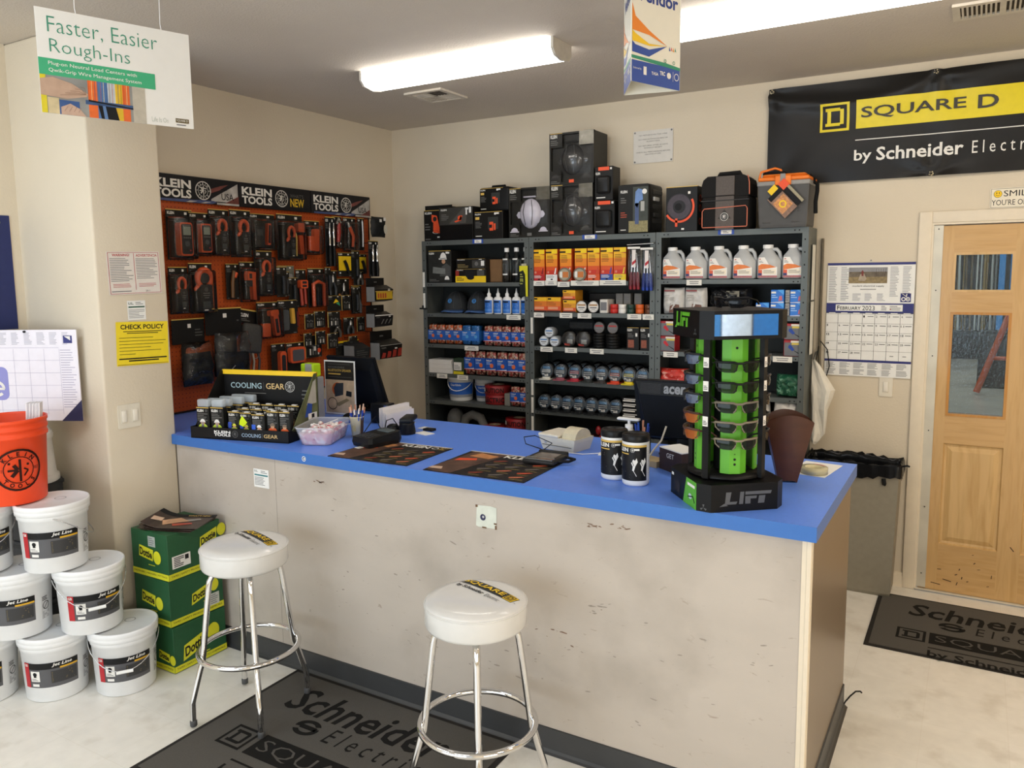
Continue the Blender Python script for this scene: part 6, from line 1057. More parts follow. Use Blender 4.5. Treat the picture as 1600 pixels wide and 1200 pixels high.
def gearpack(lab, x, y, h, w=.072, kind=0, clear=False):
    p = thing('gear_pack', lab, 'pack'); p.location = tr(.699, -2.50, CZ + .0065) @ rotz(rad(13)) @ Vector((x, y, 0)); p.rotation_euler = (0, 0, rad(13)); mb = MB(); mb.box(-w / 2, 0, 0, w / 2, .03, h, K('1e1f1d', .4, var=.1), .002); mb.art(frame((-w / 2, -.0004, 0), (1, 0, 0), (0, 0, 1))); mb.rect(0, h * .975, w, h, GOLD, 1); klein(mb, w * .08, h * .84, w * .58, h * .93, WT2, 1, False); mb.disc(w * .8, h * .885, w * .1, GR3, 1, 12); mb.lines(w * .08, h * .52, w * .9, h * .8, 5, GR2, 1, int(x * 1000))
    if kind == 0: person_bits(mb, w * .5, h * .28, w * .38, K('c2d84a', .5, var=0), WT2, 2); mb.rect(w * .42, h * .28, w * .58, h * .5, SILVER, 6)
    elif kind == 1: person_bits(mb, w * .55, h * .3, w * .3, K('c2d84a', .5, var=0), K('d8d83a', .5, var=0), 2); mb.poly([(0, h * .35), (w * .3, h * .35), (w * .3, h * .6), (0, h * .6)], K('2a48a8', .5, var=0), 2)
    elif kind == 2: person_bits(mb, w * .5, h * .3, w * .38, K('e2622e', .5, var=0), K('7a6a5a', .5, var=0), 2)
    elif kind == 3: person_bits(mb, w * .6, h * .3, w * .32, K('d8d8d4', .5, var=0), WT2, 2); mb.rect(0, h * .35, w * .3, h * .6, K('2a5ac8', .5, var=0), 2)
    mb.build('box', p)
    MB().box(-w * .2, .008, h, w * .2, .022, h + .004, WT2).build('price_sticker', p) if not clear else MB().box(-w * .46, .001, h, w * .46, .034, h + .04, K('cfd8de', .1, alpha=.42, var=0), .008, 2).build('clear_top', p)
    p['group'] = 'boxed packs in the display tray'; return p
gearpack('clear-topped pack with a worker picture at the tray end by the column', .052, .03, .145, .074, 0, True); gearpack('clear-topped pack with a worker picture, second along the tray', .137, .03, .147, .074, 0, True)
gearpack('boxed pack with blue patch and yellow vest, third along the tray', .235, .03, .13, .066, 1); gearpack('boxed pack with a yellow-capped figure near the middle of the tray', .307, .026, .128, .066, 1); gearpack('boxed pack with a white-hooded figure at the front of the tray', .388, .012, .125, .072, 3); gearpack('boxed pack with an orange shirt, next to the end of the tray', .458, .03, .14, .066, 2); gearpack('boxed pack with an orange shirt at the candy bin end of the tray', .526, .03, .14, .06, 2)
for k in range(4): gearpack('clear-topped pack in the back rows behind the column end, ' + ('first', 'second', 'third', 'fourth')[k] + ' back', .075 + .055 * k, .105 + .012 * k, .15 + .004 * k, .07, 0, True) if 0 else None
for r_ in range(2):
    for i in range(4): gearpack('black boxed pack in back row ' + NUM[r_ + 1] + ' of the tray, ' + which(i, 4), .25 + .075 * i + .02 * r_, .088 + .065 * r_, .135 + .015 * r_, .068, 3 if i < 2 else 2)
for r_ in range(3): gearpack('clear-topped pack in the column end of back row ' + NUM[r_ + 1], .1 + .035 * r_, .088 + .05 * r_, .142 + .004 * r_, .15, 0, True)
mb = MB().art(frame((.30, .0, .075), (1, 0, 0), (0, -.3, 1))); mb.poly([(-.02, 0), (.0, -.012), (.03, .012), (.01, .05), (-.012, .02)], K('d6ee1c', .5, var=0), 24); o = mb.build('pennant_card', None, tr(.699, -2.50, CZ + .007) @ rotz(rad(13)) @ Vector((0, .022, -.0)), rad(13)); tag(o, 'small neon yellow card sticking out of the display tray', 'card')
# candy bin
t = thing('candy_bin', 'clear plastic bin filled with wrapped pink candy', 'bin', (1.344, -2.234, CZ), rad(24)); BINM = K('dfe3ea', .12, alpha=.34, var=0)
def tub(z0, z1, w0, d0, w1, d1): return [[(-w / 2 + a, -d / 2 + b, z) for a, b in ((.02, 0), (w - .02, 0), (w, .02), (w, d - .02), (w - .02, d), (.02, d), (0, d - .02), (0, .02))] for w, d, z in ((w0, d0, z0), (w1, d1, z1))]
mb = MB(); q = tub(0, .085, .145, .245, .185, .29); v = q[0] + q[1]; mb.add(v, [(i, (i + 1) % 8, 8 + (i + 1) % 8, 8 + i) for i in range(8)] + [tuple(range(7, -1, -1))], BINM, True); mb.tube([p for p in tub(0, .086, .1, .2, .188, .293)[1]], .004, BINM, 6, True); mb.build('tub', t)
CND = K('e2aeb0', .35, var=.15, scale=60); mix_spots(CND, 'f2e6e0', 46, .52, .6, detail=2); mix_spots(CND, 'b85a66', 52, .60, .68, detail=2)
mb = MB(); q = tub(.003, .058, .138, .238, .165, .268); mb.add(q[0] + q[1], [(i, (i + 1) % 8, 8 + (i + 1) % 8, 8 + i) for i in range(8)] + [tuple(range(8, 16))], CND)
for k in range(46): a, b = R.uniform(-.07, .07), R.uniform(-.12, .12); mb.ball((a, b, .058 + R.uniform(0, .012)), .012, .009, .008, K(R.choice(['e6b4b6', 'f0e4de', 'cc7a84', 'f4f0ee']), .3, var=0), 8, 5)
tag(mb.build('wrapped_candy', t), kind='stuff')
for k in range(3): MB().tube([(R.uniform(-.05, .05), R.uniform(-.06, .06), .07), (R.uniform(-.07, .07), R.uniform(-.1, .1), .092)], .002, WHITE, 6).build('stick', t)
# pen cup
t = thing('pen_cup', 'cream paper cup holding blue pens', 'cup', (1.425, -2.085, CZ)); CUPM = K('d6cbaa', .6, var=.05); mb = MB(); mb.lathe([(.001, 0), (.027, 0), (.034, .098), (.037, .1), (.035, .103), (.031, .098), (.025, .006), (.001, .006)], CUPM, 24); mb.art(wrapT(.0275, .034, .1, 1.3)); mb.rect(.0, .0, .04, .095, K('4a3424', .6), 1, 8); mb.rect(-.04, .03, -.025, .06, K('a59a74', .6), 1, 6); mb.build('cup', t)
def pen(lab, x, y, ax, ay, L, c='223f9a'):
    p = thing('pen', lab, 'pen', (1.425 + x, -2.085 + y, CZ + .008), 0, 'pens in the paper cup'); d = Vector((ax, ay, 1)).normalized(); q = [tuple(d * k) for k in (0, L * .8, L * .82, L)]; MB().tube(q[:2], .0042, K(c, .3, var=.03), 8).build('barrel', p); MB().tube([q[1], q[2], q[3]], [.0044, .0046, .003], K(R.choice(['c98a6a', 'd8b49a', 'e8e0d8']), .4, var=0), 8).build('tip', p)
for i in range(10): a = 2 * pi * i / 10; pen('blue pen standing in the paper cup', .014 * cos(a), .014 * sin(a), .18 * cos(a) + .03, .16 * sin(a), R.uniform(.135, .165), R.choice(['22409c', '1c2f78', '2a4cb0']))
mb = MB(); mb.tube([(1.462, -2.10, CZ + .003), (1.47, -2.13, CZ + .003), (1.50, -2.15, CZ + .003), (1.53, -2.15, CZ + .004)], .0022, INK, 6); mb.tube([(1.462, -2.10, CZ + .003), (1.475, -2.06, CZ + .05), (1.47, -2.0, CZ + .09), (1.46, -1.95, CZ + .02)], .0022, INK, 6); tag(mb.build('thin_cord'), 'thin black cord looping behind the candy bin', 'cord')
# card terminal
t = thing('card_terminal', 'black card payment terminal lying on the far printed mat', 'terminal', (1.640, -2.185, CZ + .0035), rad(-12)); TB = K('17181a', .35, var=.05)
mb = MB(); v = []
for z, s in ((0, .94), (.02, 1), (.045, .96)): v += [(x * s, y * s, z + (.012 if y > 0 and z > .03 else 0)) for x, y in ((-.062, -.10), (.062, -.10), (.07, -.08), (.07, .08), (.058, .1), (-.058, .1), (-.07, .08), (-.07, -.08))]
mb.add(v, [(i * 8 + k, i * 8 + (k + 1) % 8, i * 8 + 8 + (k + 1) % 8, i * 8 + 8 + k) for i in range(2) for k in range(8)] + [tuple(range(7, -1, -1)), tuple(range(16, 24))], TB); mb.build('housing', t)
mb = MB().art(frame((0, -.02, .046), (1, 0, 0), (0, 1, .05)));
for i in range(4):
    for j in range(4): mb.box(-.045 + i * .024, -.06 + j * .018, .0, -.027 + i * .024, -.048 + j * .018, .005, K('3a3c3e', .4))
mb.build('keypad', t); mb = MB().art(frame((0, .05, .053), (1, 0, 0), (0, 1, .07))); mb.box(-.042, -.018, 0, .042, .028, .006, K('5a6468', .2), .002); mb.build('screen', t)
tag(MB().box(-.01, -.125, 0, .02, -.095, .002, WT2).build('receipt_scrap', None, (1.640, -2.185, CZ + .0035), rad(-12)), 'small white receipt scrap at the front of the payment terminal', 'paper')
# printed counter mats
def cmat(w, h, loc, rz, lab):
    mb = MB(); mb.box(0, 0, 0, w, h, .0025, K('24211f', .4, var=.1)); mb.art(frame((0, 0, .0027), (1, 0, 0), (0, 1, 0))); mb.rect(0, h - .012, w, h, K('d8d2c6', .5, var=0), 1); klein(mb, w * .42, h * .84, w * .76, h * .95, WT2, 1, False); mb.ring(w * .83, h * .895, .013, .017, WT2, 1, 16); mb.text('BEST', w * .885, h * .9, w * .98, h * .95, GOLD, 1); mb.lines(w * .885, h * .84, w * .98, h * .89, 2, GOLD, 1)
    mb.poly([(0, h * .05), (w * .1, 0), (w * .28, 0), (w * .42, h * .97), (w * .05, h * .97)], K('5d4234', .45, var=.5, scale=16), 1); mb.poly([(w * .1, h * .75), (w * .33, h * .7), (w * .37, h * .85), (w * .15, h * .93)], K('c98a56', .45, var=.2), 2); mb.poly([(w * .06, h * .5), (w * .25, h * .6), (w * .22, h * .68), (w * .06, h * .62)], OR2, 2); mb.poly([(0, h * .1), (w * .14, h * .1), (w * .1, h * .2), (0, h * .18)], K('d8b8a0', .45, var=.2), 2)
    rr = random.Random(3)
    for i in range(3):
        for j in range(4):
            x, y = w * (.42 + .2 * i), h * (.62 - .18 * j); mb.poly([(x, y), (x + w * .07, y + h * .03), (x + w * .12, y + h * .09), (x + w * .08, y + h * .1), (x - w * .01, y + h * .04)], K(rr.choice(['c2502e', '8a3a24', '4a4440', 'b86a4a', '6a625a']), .45, var=.1), 2); mb.lines(x + w * .02, y - h * .05, x + w * .16, y - h * .005, 2, K('8d7c4c', .5, var=0), 2, i + j)
    return tag(mb.build('counter_mat', None, loc, rz), lab, 'mat')
cmat(.43, .365, (1.605, -2.482, CZ), rad(2.5), 'printed dark counter mat under the card payment terminal'); cmat(.47, .385, (2.135, -2.482, CZ), rad(2), 'printed dark counter mat under the signature pad')
# signature pad
t = thing('signature_pad', 'grey signature pad with stylus cable on the printed mat', 'signature pad', (2.515, -2.115, CZ + .0035), rad(2)); mb = MB(); mb.box(-.075, -.085, 0, .075, .075, .022, K('2b2a2a', .3, var=.05), .01, 3); mb.box(-.07, .06, .0, .07, .085, .03, K('242424', .35), .008, 2); mb.build('housing', t); MB().box(-.05, -.035, .0222, .052, .05, .0236, K('77736c', .2)).build('screen', t); mb = MB(); mb.box(-.065, -.08, .0222, .065, -.045, .024, K('9a9a98', .15, .7), .003); mb.build('front_bezel', t); MB().tube([(-.05, .08, .028), (-.03, .12, .05), (-.12, .13, .075), (-.16, .1, .07), (-.13, .06, .05), (-.06, .07, .032)], .0022, INK, 6).build('cable', t); MB().tube([(.07, -.04, .012), (.115, -.02, .012), (.12, .03, .012), (.07, .05, .012)], .006, INK, 8).build('stylus_loop', t)
# label printer
t = thing('receipt_printer', 'beige desktop printer with a paper roll on the counter', 'printer', (2.475, -1.845, CZ), rad(-10)); BG = K('d8d2c0', .45, var=.03); mb = MB(); v = []
for z, s in ((0, .86), (.045, .98), (.06, 1)): v += [(x * s, y * s, z) for x, y in ((-.1, -.075), (.1, -.075), (.1, .075), (-.1, .075))]
mb.add(v, [(i * 4 + k, i * 4 + (k + 1) % 4, i * 4 + 4 + (k + 1) % 4, i * 4 + 4 + k) for i in range(2) for k in range(4)] + [(3, 2, 1, 0), (8, 9, 10, 11)], BG); mb.build('housing', t); mb = MB(); mb.box(-.104, -.08, .06, .01, .078, .074, K('e6e1d2', .4), .004); mb.build('cover', t); MB().art(frame((.02, 0, .06), (0, 1, 0), (0, 0, 1))).prism([(.06 * cos(a), .045 * sin(a)) for a in [pi * k / 12 for k in range(13)]], 0, .075, K('d2c9ae', .5)).build('roll_cover', t); mb = MB(); mb.box(-.085, -.0725, .022, .08, -.066, .024, GR3); mb.lathe([(.005, 0), (.005, .004)], SILVER, 8) if 0 else mb.box(-.07, -.074, .03, -.06, -.07, .04, SILVER); mb.build('slot', t)
tag(MB().tube([(2.50, -1.935, CZ + .003), (2.60, -1.93, CZ + .003), (2.68, -1.86, CZ + .003), (2.72, -1.78, CZ + .003)], .0025, WHITE, 6).build('white_cable'), 'thin white cable in front of the beige printer', 'cable'); tag(MB().box(-.06, -.03, 0, .05, .03, .0012, PAPER).build('paper_slip', None, (2.71, -1.86, CZ), .3), 'white paper slip between the printer and the canisters', 'paper')
# wipe canisters
def canister(lab):
    t = thing('wipe_canister', lab, 'canister'); r = .0515; mb = MB(); mb.lathe([(.001, 0), (.046, 0), (.05, .005), (.0515, .012), (.0515, .165), (.05, .17), (.049, .172)], K('e8e8e6', .35, var=.02), 32); mb.build('body', t); mb = MB(); mb.lathe([(.052, .168), (.053, .172), (.053, .19), (.05, .195), (.043, .196), (.042, .1925), (.001, .1925)], K('1c1c1d', .35, var=.04), 32); mb.build('lid', t)
    mb = MB().art(wrapT(r)); mb.rect(-.075, .022, .062, .158, K('1a1a1b', .35, var=.04), 0, 20); mb.rect(-.075, .150, .062, .158, GOLD, 1, 20); klein(mb, -.065, .132, -.012, .147, WT2, 2, False); lineman(mb, .005, .1395, .008, WT2, None, 2, False); mb.rect(-.055, .122, -.01, .126, GOLD, 2, 6); mb.lines(-.065, .095, -.03, .118, 3, GR2, 2); mb.lines(-.065, .03, .0, .06, 3, GR3, 2)
    for a in (0, 1): x0 = .0 + .032 * a; mb.poly([(x0, .09), (x0 + .008, .105), (x0 + .014, .1), (x0 + .02, .11), (x0 + .024, .095), (x0 + .016, .08), (x0 + .01, .06), (x0 + .004, .062), (x0 + .006, .078)], WT2, 3); mb.line([(x0 + .008, .062), (x0 + .02, .04)], .002, WT2, 3); mb.line([(x0 + .002, .1), (x0 + .01, .08)], .002, INK, 4)
    mb.rect(.01, .138, .03, .145, WT2, 3); mb.lines(.07, .03, .11, .15, 16, GINK, 1, 2, .3); mb.build('label', t); return t
c = canister('wipe canister with black lid, nearer the sunglasses rack'); c.location = (2.983, -2.265, CZ); c.rotation_euler = (0, 0, rad(3)); dup(c, (2.876, -2.222, CZ), rad(14), 'wipe canister with black lid, farther from the sunglasses rack')
# monitors
def monitor_back(name, lab, cx, yb, yt, z0, z1, w, acer):
    t = thing(name, lab, 'monitor', (cx, yb, 0)); MK = K('15171a', .45, var=.05); L = math.hypot(yt - yb, z1 - z0); F = frame((0, 0, z0), (1, 0, 0), (0, yt - yb, z1 - z0)); mb = MB().art(F); tp = w / 2 * .93 if acer else w / 2
    v = [(-w / 2, 0, 0), (w / 2, 0, 0), (w / 2, L, 0), (-w / 2, L, 0), (-w / 2 * .98, .004, -.02), (w / 2 * .98, .004, -.02), (w / 2, L, -.02), (-w / 2, L, -.02)]
    mb.add([(x, y, z) for x, y, z in v], [(0, 1, 2, 3), (7, 6, 5, 4), (0, 4, 5, 1), (1, 5, 6, 2), (2, 6, 7, 3), (3, 7, 4, 0)], MK)
    b = [(-w * .45, L * .03, 0), (w * .45, L * .03, 0), (w * .48, L * .98, 0), (-w * .48, L * .98, 0), (-w * .38, L * .1, .025), (w * .38, L * .1, .025), (w * .42, L * .8, .025), (-w * .42, L * .8, .025)]; mb.add(b, [(4, 5, 6, 7), (0, 1, 5, 4), (1, 2, 6, 5), (2, 3, 7, 6), (3, 0, 4, 7)], MK); mb.build('back_shell', t)
    if acer:
        mb = MB().art(frame(F @ Vector((0, L * .8, .0255)), (1, 0, 0), (F.to_3x3() @ Vector((0, L * .18, -.0255)))));
        for k in range(8): mb.rect(-w * .42, .006 + k * .0055, -w * .2, .008 + k * .0055, INK, 2); mb.rect(-w * .42, .0085 + k * .0055, -w * .2, .0092 + k * .0055, K('5a5c60', .4, var=0), 3)
        mb.text('acer', -w * .17, .008, w * .06, .042, K('8f9296', .4, var=0), 2, .035); mb.build('brand_strip', t)
    mb = MB(); mb.box(-.03, -.02, CZ + .012, .03, .01, z0 + .12, MK, .004); mb.box(-.1, -.06, CZ, .1, .09, CZ + .014, MK, .006, 2); mb.build('stand', t); return t
monitor_back('monitor', 'plain black monitor back leaning behind the speaker flyer', .91, -1.44, -1.565, 1.085, 1.392, .365, False); monitor_back('monitor', 'black monitor seen from the back, behind the canisters', 2.995, -1.72, -1.79, 1.125, 1.40, .43, True)
mb = MB(); mb.prism([(.002, -1.551), (1.0, -1.551), (1.0, -1.26), (.035, -1.26), (.002, -1.26)], 1.018, 1.068, LAM, K('3f6fb8', .3, var=.02)); mb.build('return_top', ct); MB().box(.05, -1.55, 0, .98, -1.28, 1.018, EP).build('return_base', ct)
# speaker flyer in acrylic stand
t = thing('flyer_stand', 'clear stand holding a speaker flyer on the counter', 'sign', (.92, -1.66, CZ), rad(3)); mb = MB(); mb.box(-.112, 0, .004, .112, .003, .316, PAPER); mb.art(frame((-.112, -.0006, .004), (1, 0, 0), (0, 0, 1))); mb.rect(.008, .008, .216, .304, K('cdb495', .5, var=.2, scale=20), 1); mb.rect(.008, .2, .216, .304, K('2d2a28', .5, var=.05), 2); mb.text('RECHARGEABLE', .03, .268, .15, .278, GR2, 3); mb.text('BLUETOOTH SPEAKER', .03, .248, .198, .262, GOLD, 3, .01); mb.lines(.03, .225, .17, .243, 1, GOLD, 3); mb.rect(.03, .29, .19, .2915, GR2, 3); mb.rect(.03, .216, .2, .2175, GR2, 3)
mb.disc(.095, .145, .04, K('c8602a', .5, var=.05), 3); mb.poly([(.075, .1), (.135, .115), (.14, .185), (.085, .18), (.068, .15)], K('30353c', .5, var=.1), 4); mb.poly([(.155, .11), (.195, .105), (.198, .135), (.16, .14)], K('25282c', .5, var=0), 4); mb.ring(.055, .06, .032, .036, INK, 4); mb.poly([(.08, .06), (.16, .095), (.18, .085), (.1, .045)], K('8d7c5c', .5, var=0), 4); mb.build('flyer', t)
mb = MB(); mb.box(-.116, -.004, 0, .116, .08, .004, K('d8e0e2', .1, alpha=.3, var=0)); mb.build('acrylic', t)
# odds and ends behind the display tray
tag(MB().box(-.05, -.04, 0, .05, .04, .235, K('8f9092', .5), .004).build('grey_carton', None, (.845, -1.80, CZ), .05), 'grey carton standing between the display tray and the flyer stand', 'box')
mb = MB(); mb.box(-.045, -.035, 0, .045, .035, .075, K('b8e01c', .5), .006); mb.box(-.01, -.0365, .02, .035, -.035, .076, K('a8aaa4', .4)); tag(mb.build('neon_pouch', None, (.835, -1.80, CZ + .2355), .1), 'neon yellow-green pouch on the grey carton', 'pouch')
mb = MB(); mb.box(-.11, -.07, 0, .11, .07, .006, PAPER); mb.box(-.11, -.07, .006, .11, .07, .02, K('2456b4', .35)); tag(mb.build('blue_folder', None, (1.08, -1.83, CZ), .5), 'blue folder with white edge behind the candy bin', 'folder'); mb = MB(); mb.ball((0, 0, .0), .045, .03, .03, INK, 14, 6, 0); tag(mb.build('computer_mouse', None, (1.12, -1.80, CZ + .0205), .4), 'black mouse-like device on the blue folder', 'device'); tag(MB().box(-.05, -.03, 0, .05, .03, .004, K('d8d8d8', .4)).build('small_card', None, (1.14, -1.94, CZ), .2), 'white card on the counter in front of the blue folder', 'card')
t = thing('dark_holder', 'dark glossy holder standing behind the pen cup', 'holder', (1.30, -1.74, CZ), .1); mb = MB(); mb.box(-.06, -.03, 0, .06, .03, .11, K('1a1b1e', .2), .006, 2); mb.build('body', t); MB().box(.03, -.033, .015, .055, -.03, .1, K('3a4c8a', .3)).build('blue_stripe', t)
# envelopes
t = thing('envelope_holder', 'upright stack of white envelopes in a holder beside the black scanner dock', 'envelopes', (1.43, -1.78, CZ), 0); mb = MB()
for k in range(7): x = -.022 + k * .0075; mb.box(x, -.115 + .004 * (k % 3), .002, x + .0025, .115 - .006 * (k % 2), .105 - .004 * k if k > 2 else .112, K('ece9ea', .6, var=.02))
tag(mb.build('envelope', t), kind='stuff'); MB().box(-.03, -.118, 0, .034, .118, .003, K('c8c8ca', .3)).build('tray', t)
# scanner dock
t = thing('scanner_dock', 'black barcode scanner dock with a coiled cord on the counter', 'scanner', (1.605, -1.915, CZ), rad(25)); mb = MB(); mb.lathe([(.001, 0), (.042, 0), (.044, .01), (.038, .05), (.04, .06), (.001, .06)], TB, 24); mb.build('base', t); mb = MB(); mb.box(-.03, -.045, .06, .035, .10, .085, K('1d1e20', .4), .01, 3); mb.build('head', t); MB().tube([(-.04, 0, .03), (-.07, -.01, .08), (-.1, -.02, .07), (-.11, -.03, .01)], .003, INK, 6).build('cord', t); MB().ball((-.075, .01, .025), .035, .03, .025, TB, 12, 6).build('side_pod', t)
tag(MB().box(-.045, -.03, 0, .045, .03, .003, PAPER).build('business_card', None, (1.685, -1.875, CZ), -.25), 'white card lying right beside the black scanner dock', 'card'); tag(MB().box(-.04, -.025, 0, .04, .025, .003, PAPER).build('business_card', None, (1.615, -1.765, CZ), -.1), 'white card behind the black scanner dock', 'card'); tag(MB().box(-.03, -.02, 0, .03, .02, .012, INK, .003).build('black_clip', None, (1.66, -1.80, CZ)), 'small black clip between the two white cards', 'clip')
# pump bottle and pens near the monitor
t = thing('pump_bottle', 'white pump dispenser behind the canisters', 'bottle', (2.765, -1.80, CZ)); mb = MB(); mb.lathe([(.001, 0), (.035, 0), (.037, .005), (.037, .09), (.02, .105), (.016, .12)], K('dedcd4', .35), 20); mb.build('body', t); mb = MB(); mb.lathe([(.018, .115), (.018, .13), (.007, .132), (.007, .15)], WHITE, 14); mb.box(-.055, -.013, .148, .05, .013, .16, WHITE, .005, 2); mb.build('pump', t)
t = thing('pen_cup', 'dark cup of pens beside the white pump dispenser', 'cup', (2.85, -1.86, CZ)); MB().lathe([(.001, 0), (.036, 0), (.038, .09), (.035, .09), (.033, .01), (.001, .01)], K('2a2c30', .4), 20).build('cup', t)
for k in range(7): a = k * .9; MB().tube([(.014 * cos(a), .014 * sin(a), .012), (.03 * cos(a), .03 * sin(a), .14 + .01 * (k % 3))], .0045, K(('1f3f9a', '2a50b0', 'c98a6a', '223a80')[k % 4], .35, var=0), 8).build('pen', t)
tag(MB().lathe([(.001, 0), (.02, 0), (.02, .07), (.012, .075), (.012, .09), (.001, .09)], K('34373c', .4), 16).build('dark_bottle', None, (2.74, -1.97, CZ)), 'small dark bottle between the printer and the canisters', 'bottle')
# pieces beside and behind the sunglasses rack
t = thing('small_carton', 'white-topped brown carton behind the sunglasses rack', 'box', (3.07, -2.0, CZ), rad(-35)); mb = MB(); mb.box(-.075, -.05, 0, .075, .05, .088, K('3a2822', .5)); mb.box(-.075, -.05, .088, .075, .05, .092, PAPER); mb.art(frame((-.075, -.0506, 0), (1, 0, 0), (0, 0, 1))); mb.text('GET', .05, .055, .1, .075, WT2, 1, .01); mb.build('carton', t)
tag(MB().box(-.07, -.05, 0, .07, .05, .06, K('1d1e20', .3), .005, 2).build('black_device', None, (3.05, -1.83, CZ), .1), 'black box-shaped device between the monitor and the brown carton', 'device'); t = thing('card_reader', 'wooden-topped pad with a white cable under the monitor', 'device', (2.925, -1.95, CZ), -.3); MB().box(-.06, -.04, 0, .06, .04, .025, K('b8a47e', .5)).build('pad', t); MB().tube([(-.01, 0, .03), (.0, .02, .06), (.03, .03, .1), (.04, .05, .16)], .004, K('d0ccc0', .4), 6).build('cable', t)
# ---- sunglasses rack
LC = Vector((3.335, -2.303, CZ)); LR = rad(40); t = thing('sunglasses_rack', 'black and green revolving sunglasses rack on the counter', 'display rack', LC, LR)
S = .155; c_ = .036; octo = [(-S + c_, -S), (S - c_, -S), (S, -S + c_), (S, S - c_), (S - c_, S), (-S + c_, S), (-S, S - c_), (-S, -S + c_)]; LK = K('0d0d0e', .4, var=.06); LG = K('5fae2c', .42, var=.04); LGY = K('55575a', .5, var=0)
def liftlogo(mb, x0, y0, w, h, m, z=1):
    q = .16; mb.poly([(x0 + .12 * w, y0 + h), (x0 + .22 * w, y0 + h), (x0 + .19 * w, y0 + .22 * h), (x0 + .335 * w, y0 + .22 * h), (x0 + .31 * w, y0), (x0 + .1 * w, y0)], m, z); mb.poly([(x0, y0 - .15 * h), (x0 + .09 * w, y0 + .1 * h), (x0 + .16 * w, y0 - .1 * h)], m, z); mb.poly([(x0 + .385 * w, y0 + h), (x0 + .46 * w, y0 + h), (x0 + .44 * w, y0), (x0 + .365 * w, y0)], m, z)
    mb.poly([(x0 + .48 * w, y0 + h), (x0 + .98 * w, y0 + h), (x0 + .96 * w, y0 + .74 * h), (x0 + .48 * w, y0 + .74 * h)], m, z); mb.poly([(x0 + .48 * w, y0 + .62 * h), (x0 + .7 * w, y0 + .62 * h), (x0 + .69 * w, y0 + .4 * h), (x0 + .58 * w, y0 + .4 * h), (x0 + .58 * w, y0), (x0 + .48 * w, y0)], m, z); mb.poly([(x0 + .74 * w, y0 + .62 * h), (x0 + .86 * w, y0 + .62 * h), (x0 + .84 * w, y0), (x0 + .72 * w, y0)], m, z)
def tri(mb, x, y, s, m): [mb.poly([(x, y), (x + s * cos(a - .3), y + s * sin(a - .3)), (x + s * cos(a + .3), y + s * sin(a + .3))], m, 1) for a in (pi / 2, pi / 2 + 2.09, pi / 2 - 2.09)]
mb = MB(); mb.prism(octo, 0, .094, LK); FF = frame((-S + c_, -S - .0005, 0), (1, 0, 0), (0, 0, 1)); mb.art(FF); liftlogo(mb, .03, .025, .19, .042, LGY); mb.art(frame((-S - .0005, S - c_, 0), (0, -1, 0), (0, 0, 1))); mb.poly([(.12, 0), (.238, 0), (.238, .094), (.15, .094)], LG, 1); mb.rect(.16, .07, .225, .08, WT2, 2); mb.disc(.185, .035, .014, K('c8d0d8', .3, var=0), 2, 16, .01); mb.line([(.165, .03), (.21, .04), (.225, .02)], .004, INK, 3); mb.rect(.01, .07, .03, .08, WT2, 1); mb.rect(.04, .02, .09, .06, K('2a2624', .5, var=.3, scale=90), 1); mb.art(frame((-S - .0004, -S + c_ - .0004, 0), (1, -1, 0), (0, 0, 1))); tri(mb, .025, .014, .012, LGY); mb.build('base', t)
mb = MB(); mb.prism(octo, .578, .672, LK); mb.art(frame((-S - .0005, S - c_, .578), (0, -1, 0), (0, 0, 1))); mb.T = mb.T; [None]
liftlogo(mb, .02, .035, .14, .05, LG); tri(mb, .205, .02, .012, LGY); mb.build('top_box', t)
MIR = K('e8eaec', .03, 1, var=0); mb = MB().art(frame((-S + c_, -S - .0007, .578), (1, 0, 0), (0, 0, 1))); mb.box(.0, .012, 0, .222, .082, .002, MIR); mb.build('mirror', t)
mb = MB(); mb.prism([(.045 * cos(a), .045 * sin(a)) for a in [pi / 3 * k for k in range(6)]], .094, .578, LK); mb.lathe([(.13, .1), (.13, .112), (.001, .112)], LK, 24); mb.build('core', t)
FA = -rad(58) - LR
for k in range(4):
    a = FA + k * pi / 2 + pi / 4; mb = MB(); mb.box(-.012, -.008, .1, .012, .008, .578, LK); mb.art(frame((-.011, -.0088, .2), (1, 0, 0), (0, 0, 1)))
    for zz in (.3, .22, .1): mb.rect(0, zz - .02, .02, zz + .014, WT2, 0); mb.lines(.002, zz - .016, .018, zz, 3, INK, 1)
    o = mb.build('post', t, (.134 * cos(a), .134 * sin(a), 0), a + pi / 2)
    a = FA + k * pi / 2; hw = .044; PL = [(-hw, .006), (-hw, -.0), (-hw * .42, -.018), (hw * .42, -.018), (hw, 0), (hw, .006)]
    mb = MB(); mb.prism(PL, .115, .575, LG); mb.art(frame((0, -.0185, 0), (1, 0, 0), (0, 0, 1)))
    for z in (.545, .165, .148, .183): mb.disc(0, z, .0045 if z != .183 else .002, INK, 1, 10)
    mb.build('green_panel', t, (.088 * cos(a), .088 * sin(a), 0), a + pi / 2)
def lens_patch(mb, x0, x1, z0, z1, m, cut=.25, n=6):
    v = []; f = []
    for i in range(n + 1):
        u = i / n; x = x0 + (x1 - x0) * u
        lo = z0 + (z1 - z0) * cut * (max(0, (abs(x) - .05) / .02) * .8 + (.9 if abs(x) < .014 else 0)); y = (x / .075) ** 2 * .038
        v += [(x, y, lo), (x, y - .003, (lo + z1) / 2), (x, y, z1)]
    for i in range(n):
        for k in range(2): f.append((i * 3 + k, i * 3 + 3 + k, i * 3 + 4 + k, i * 3 + 1 + k))
    mb.add(v, f, m, True)
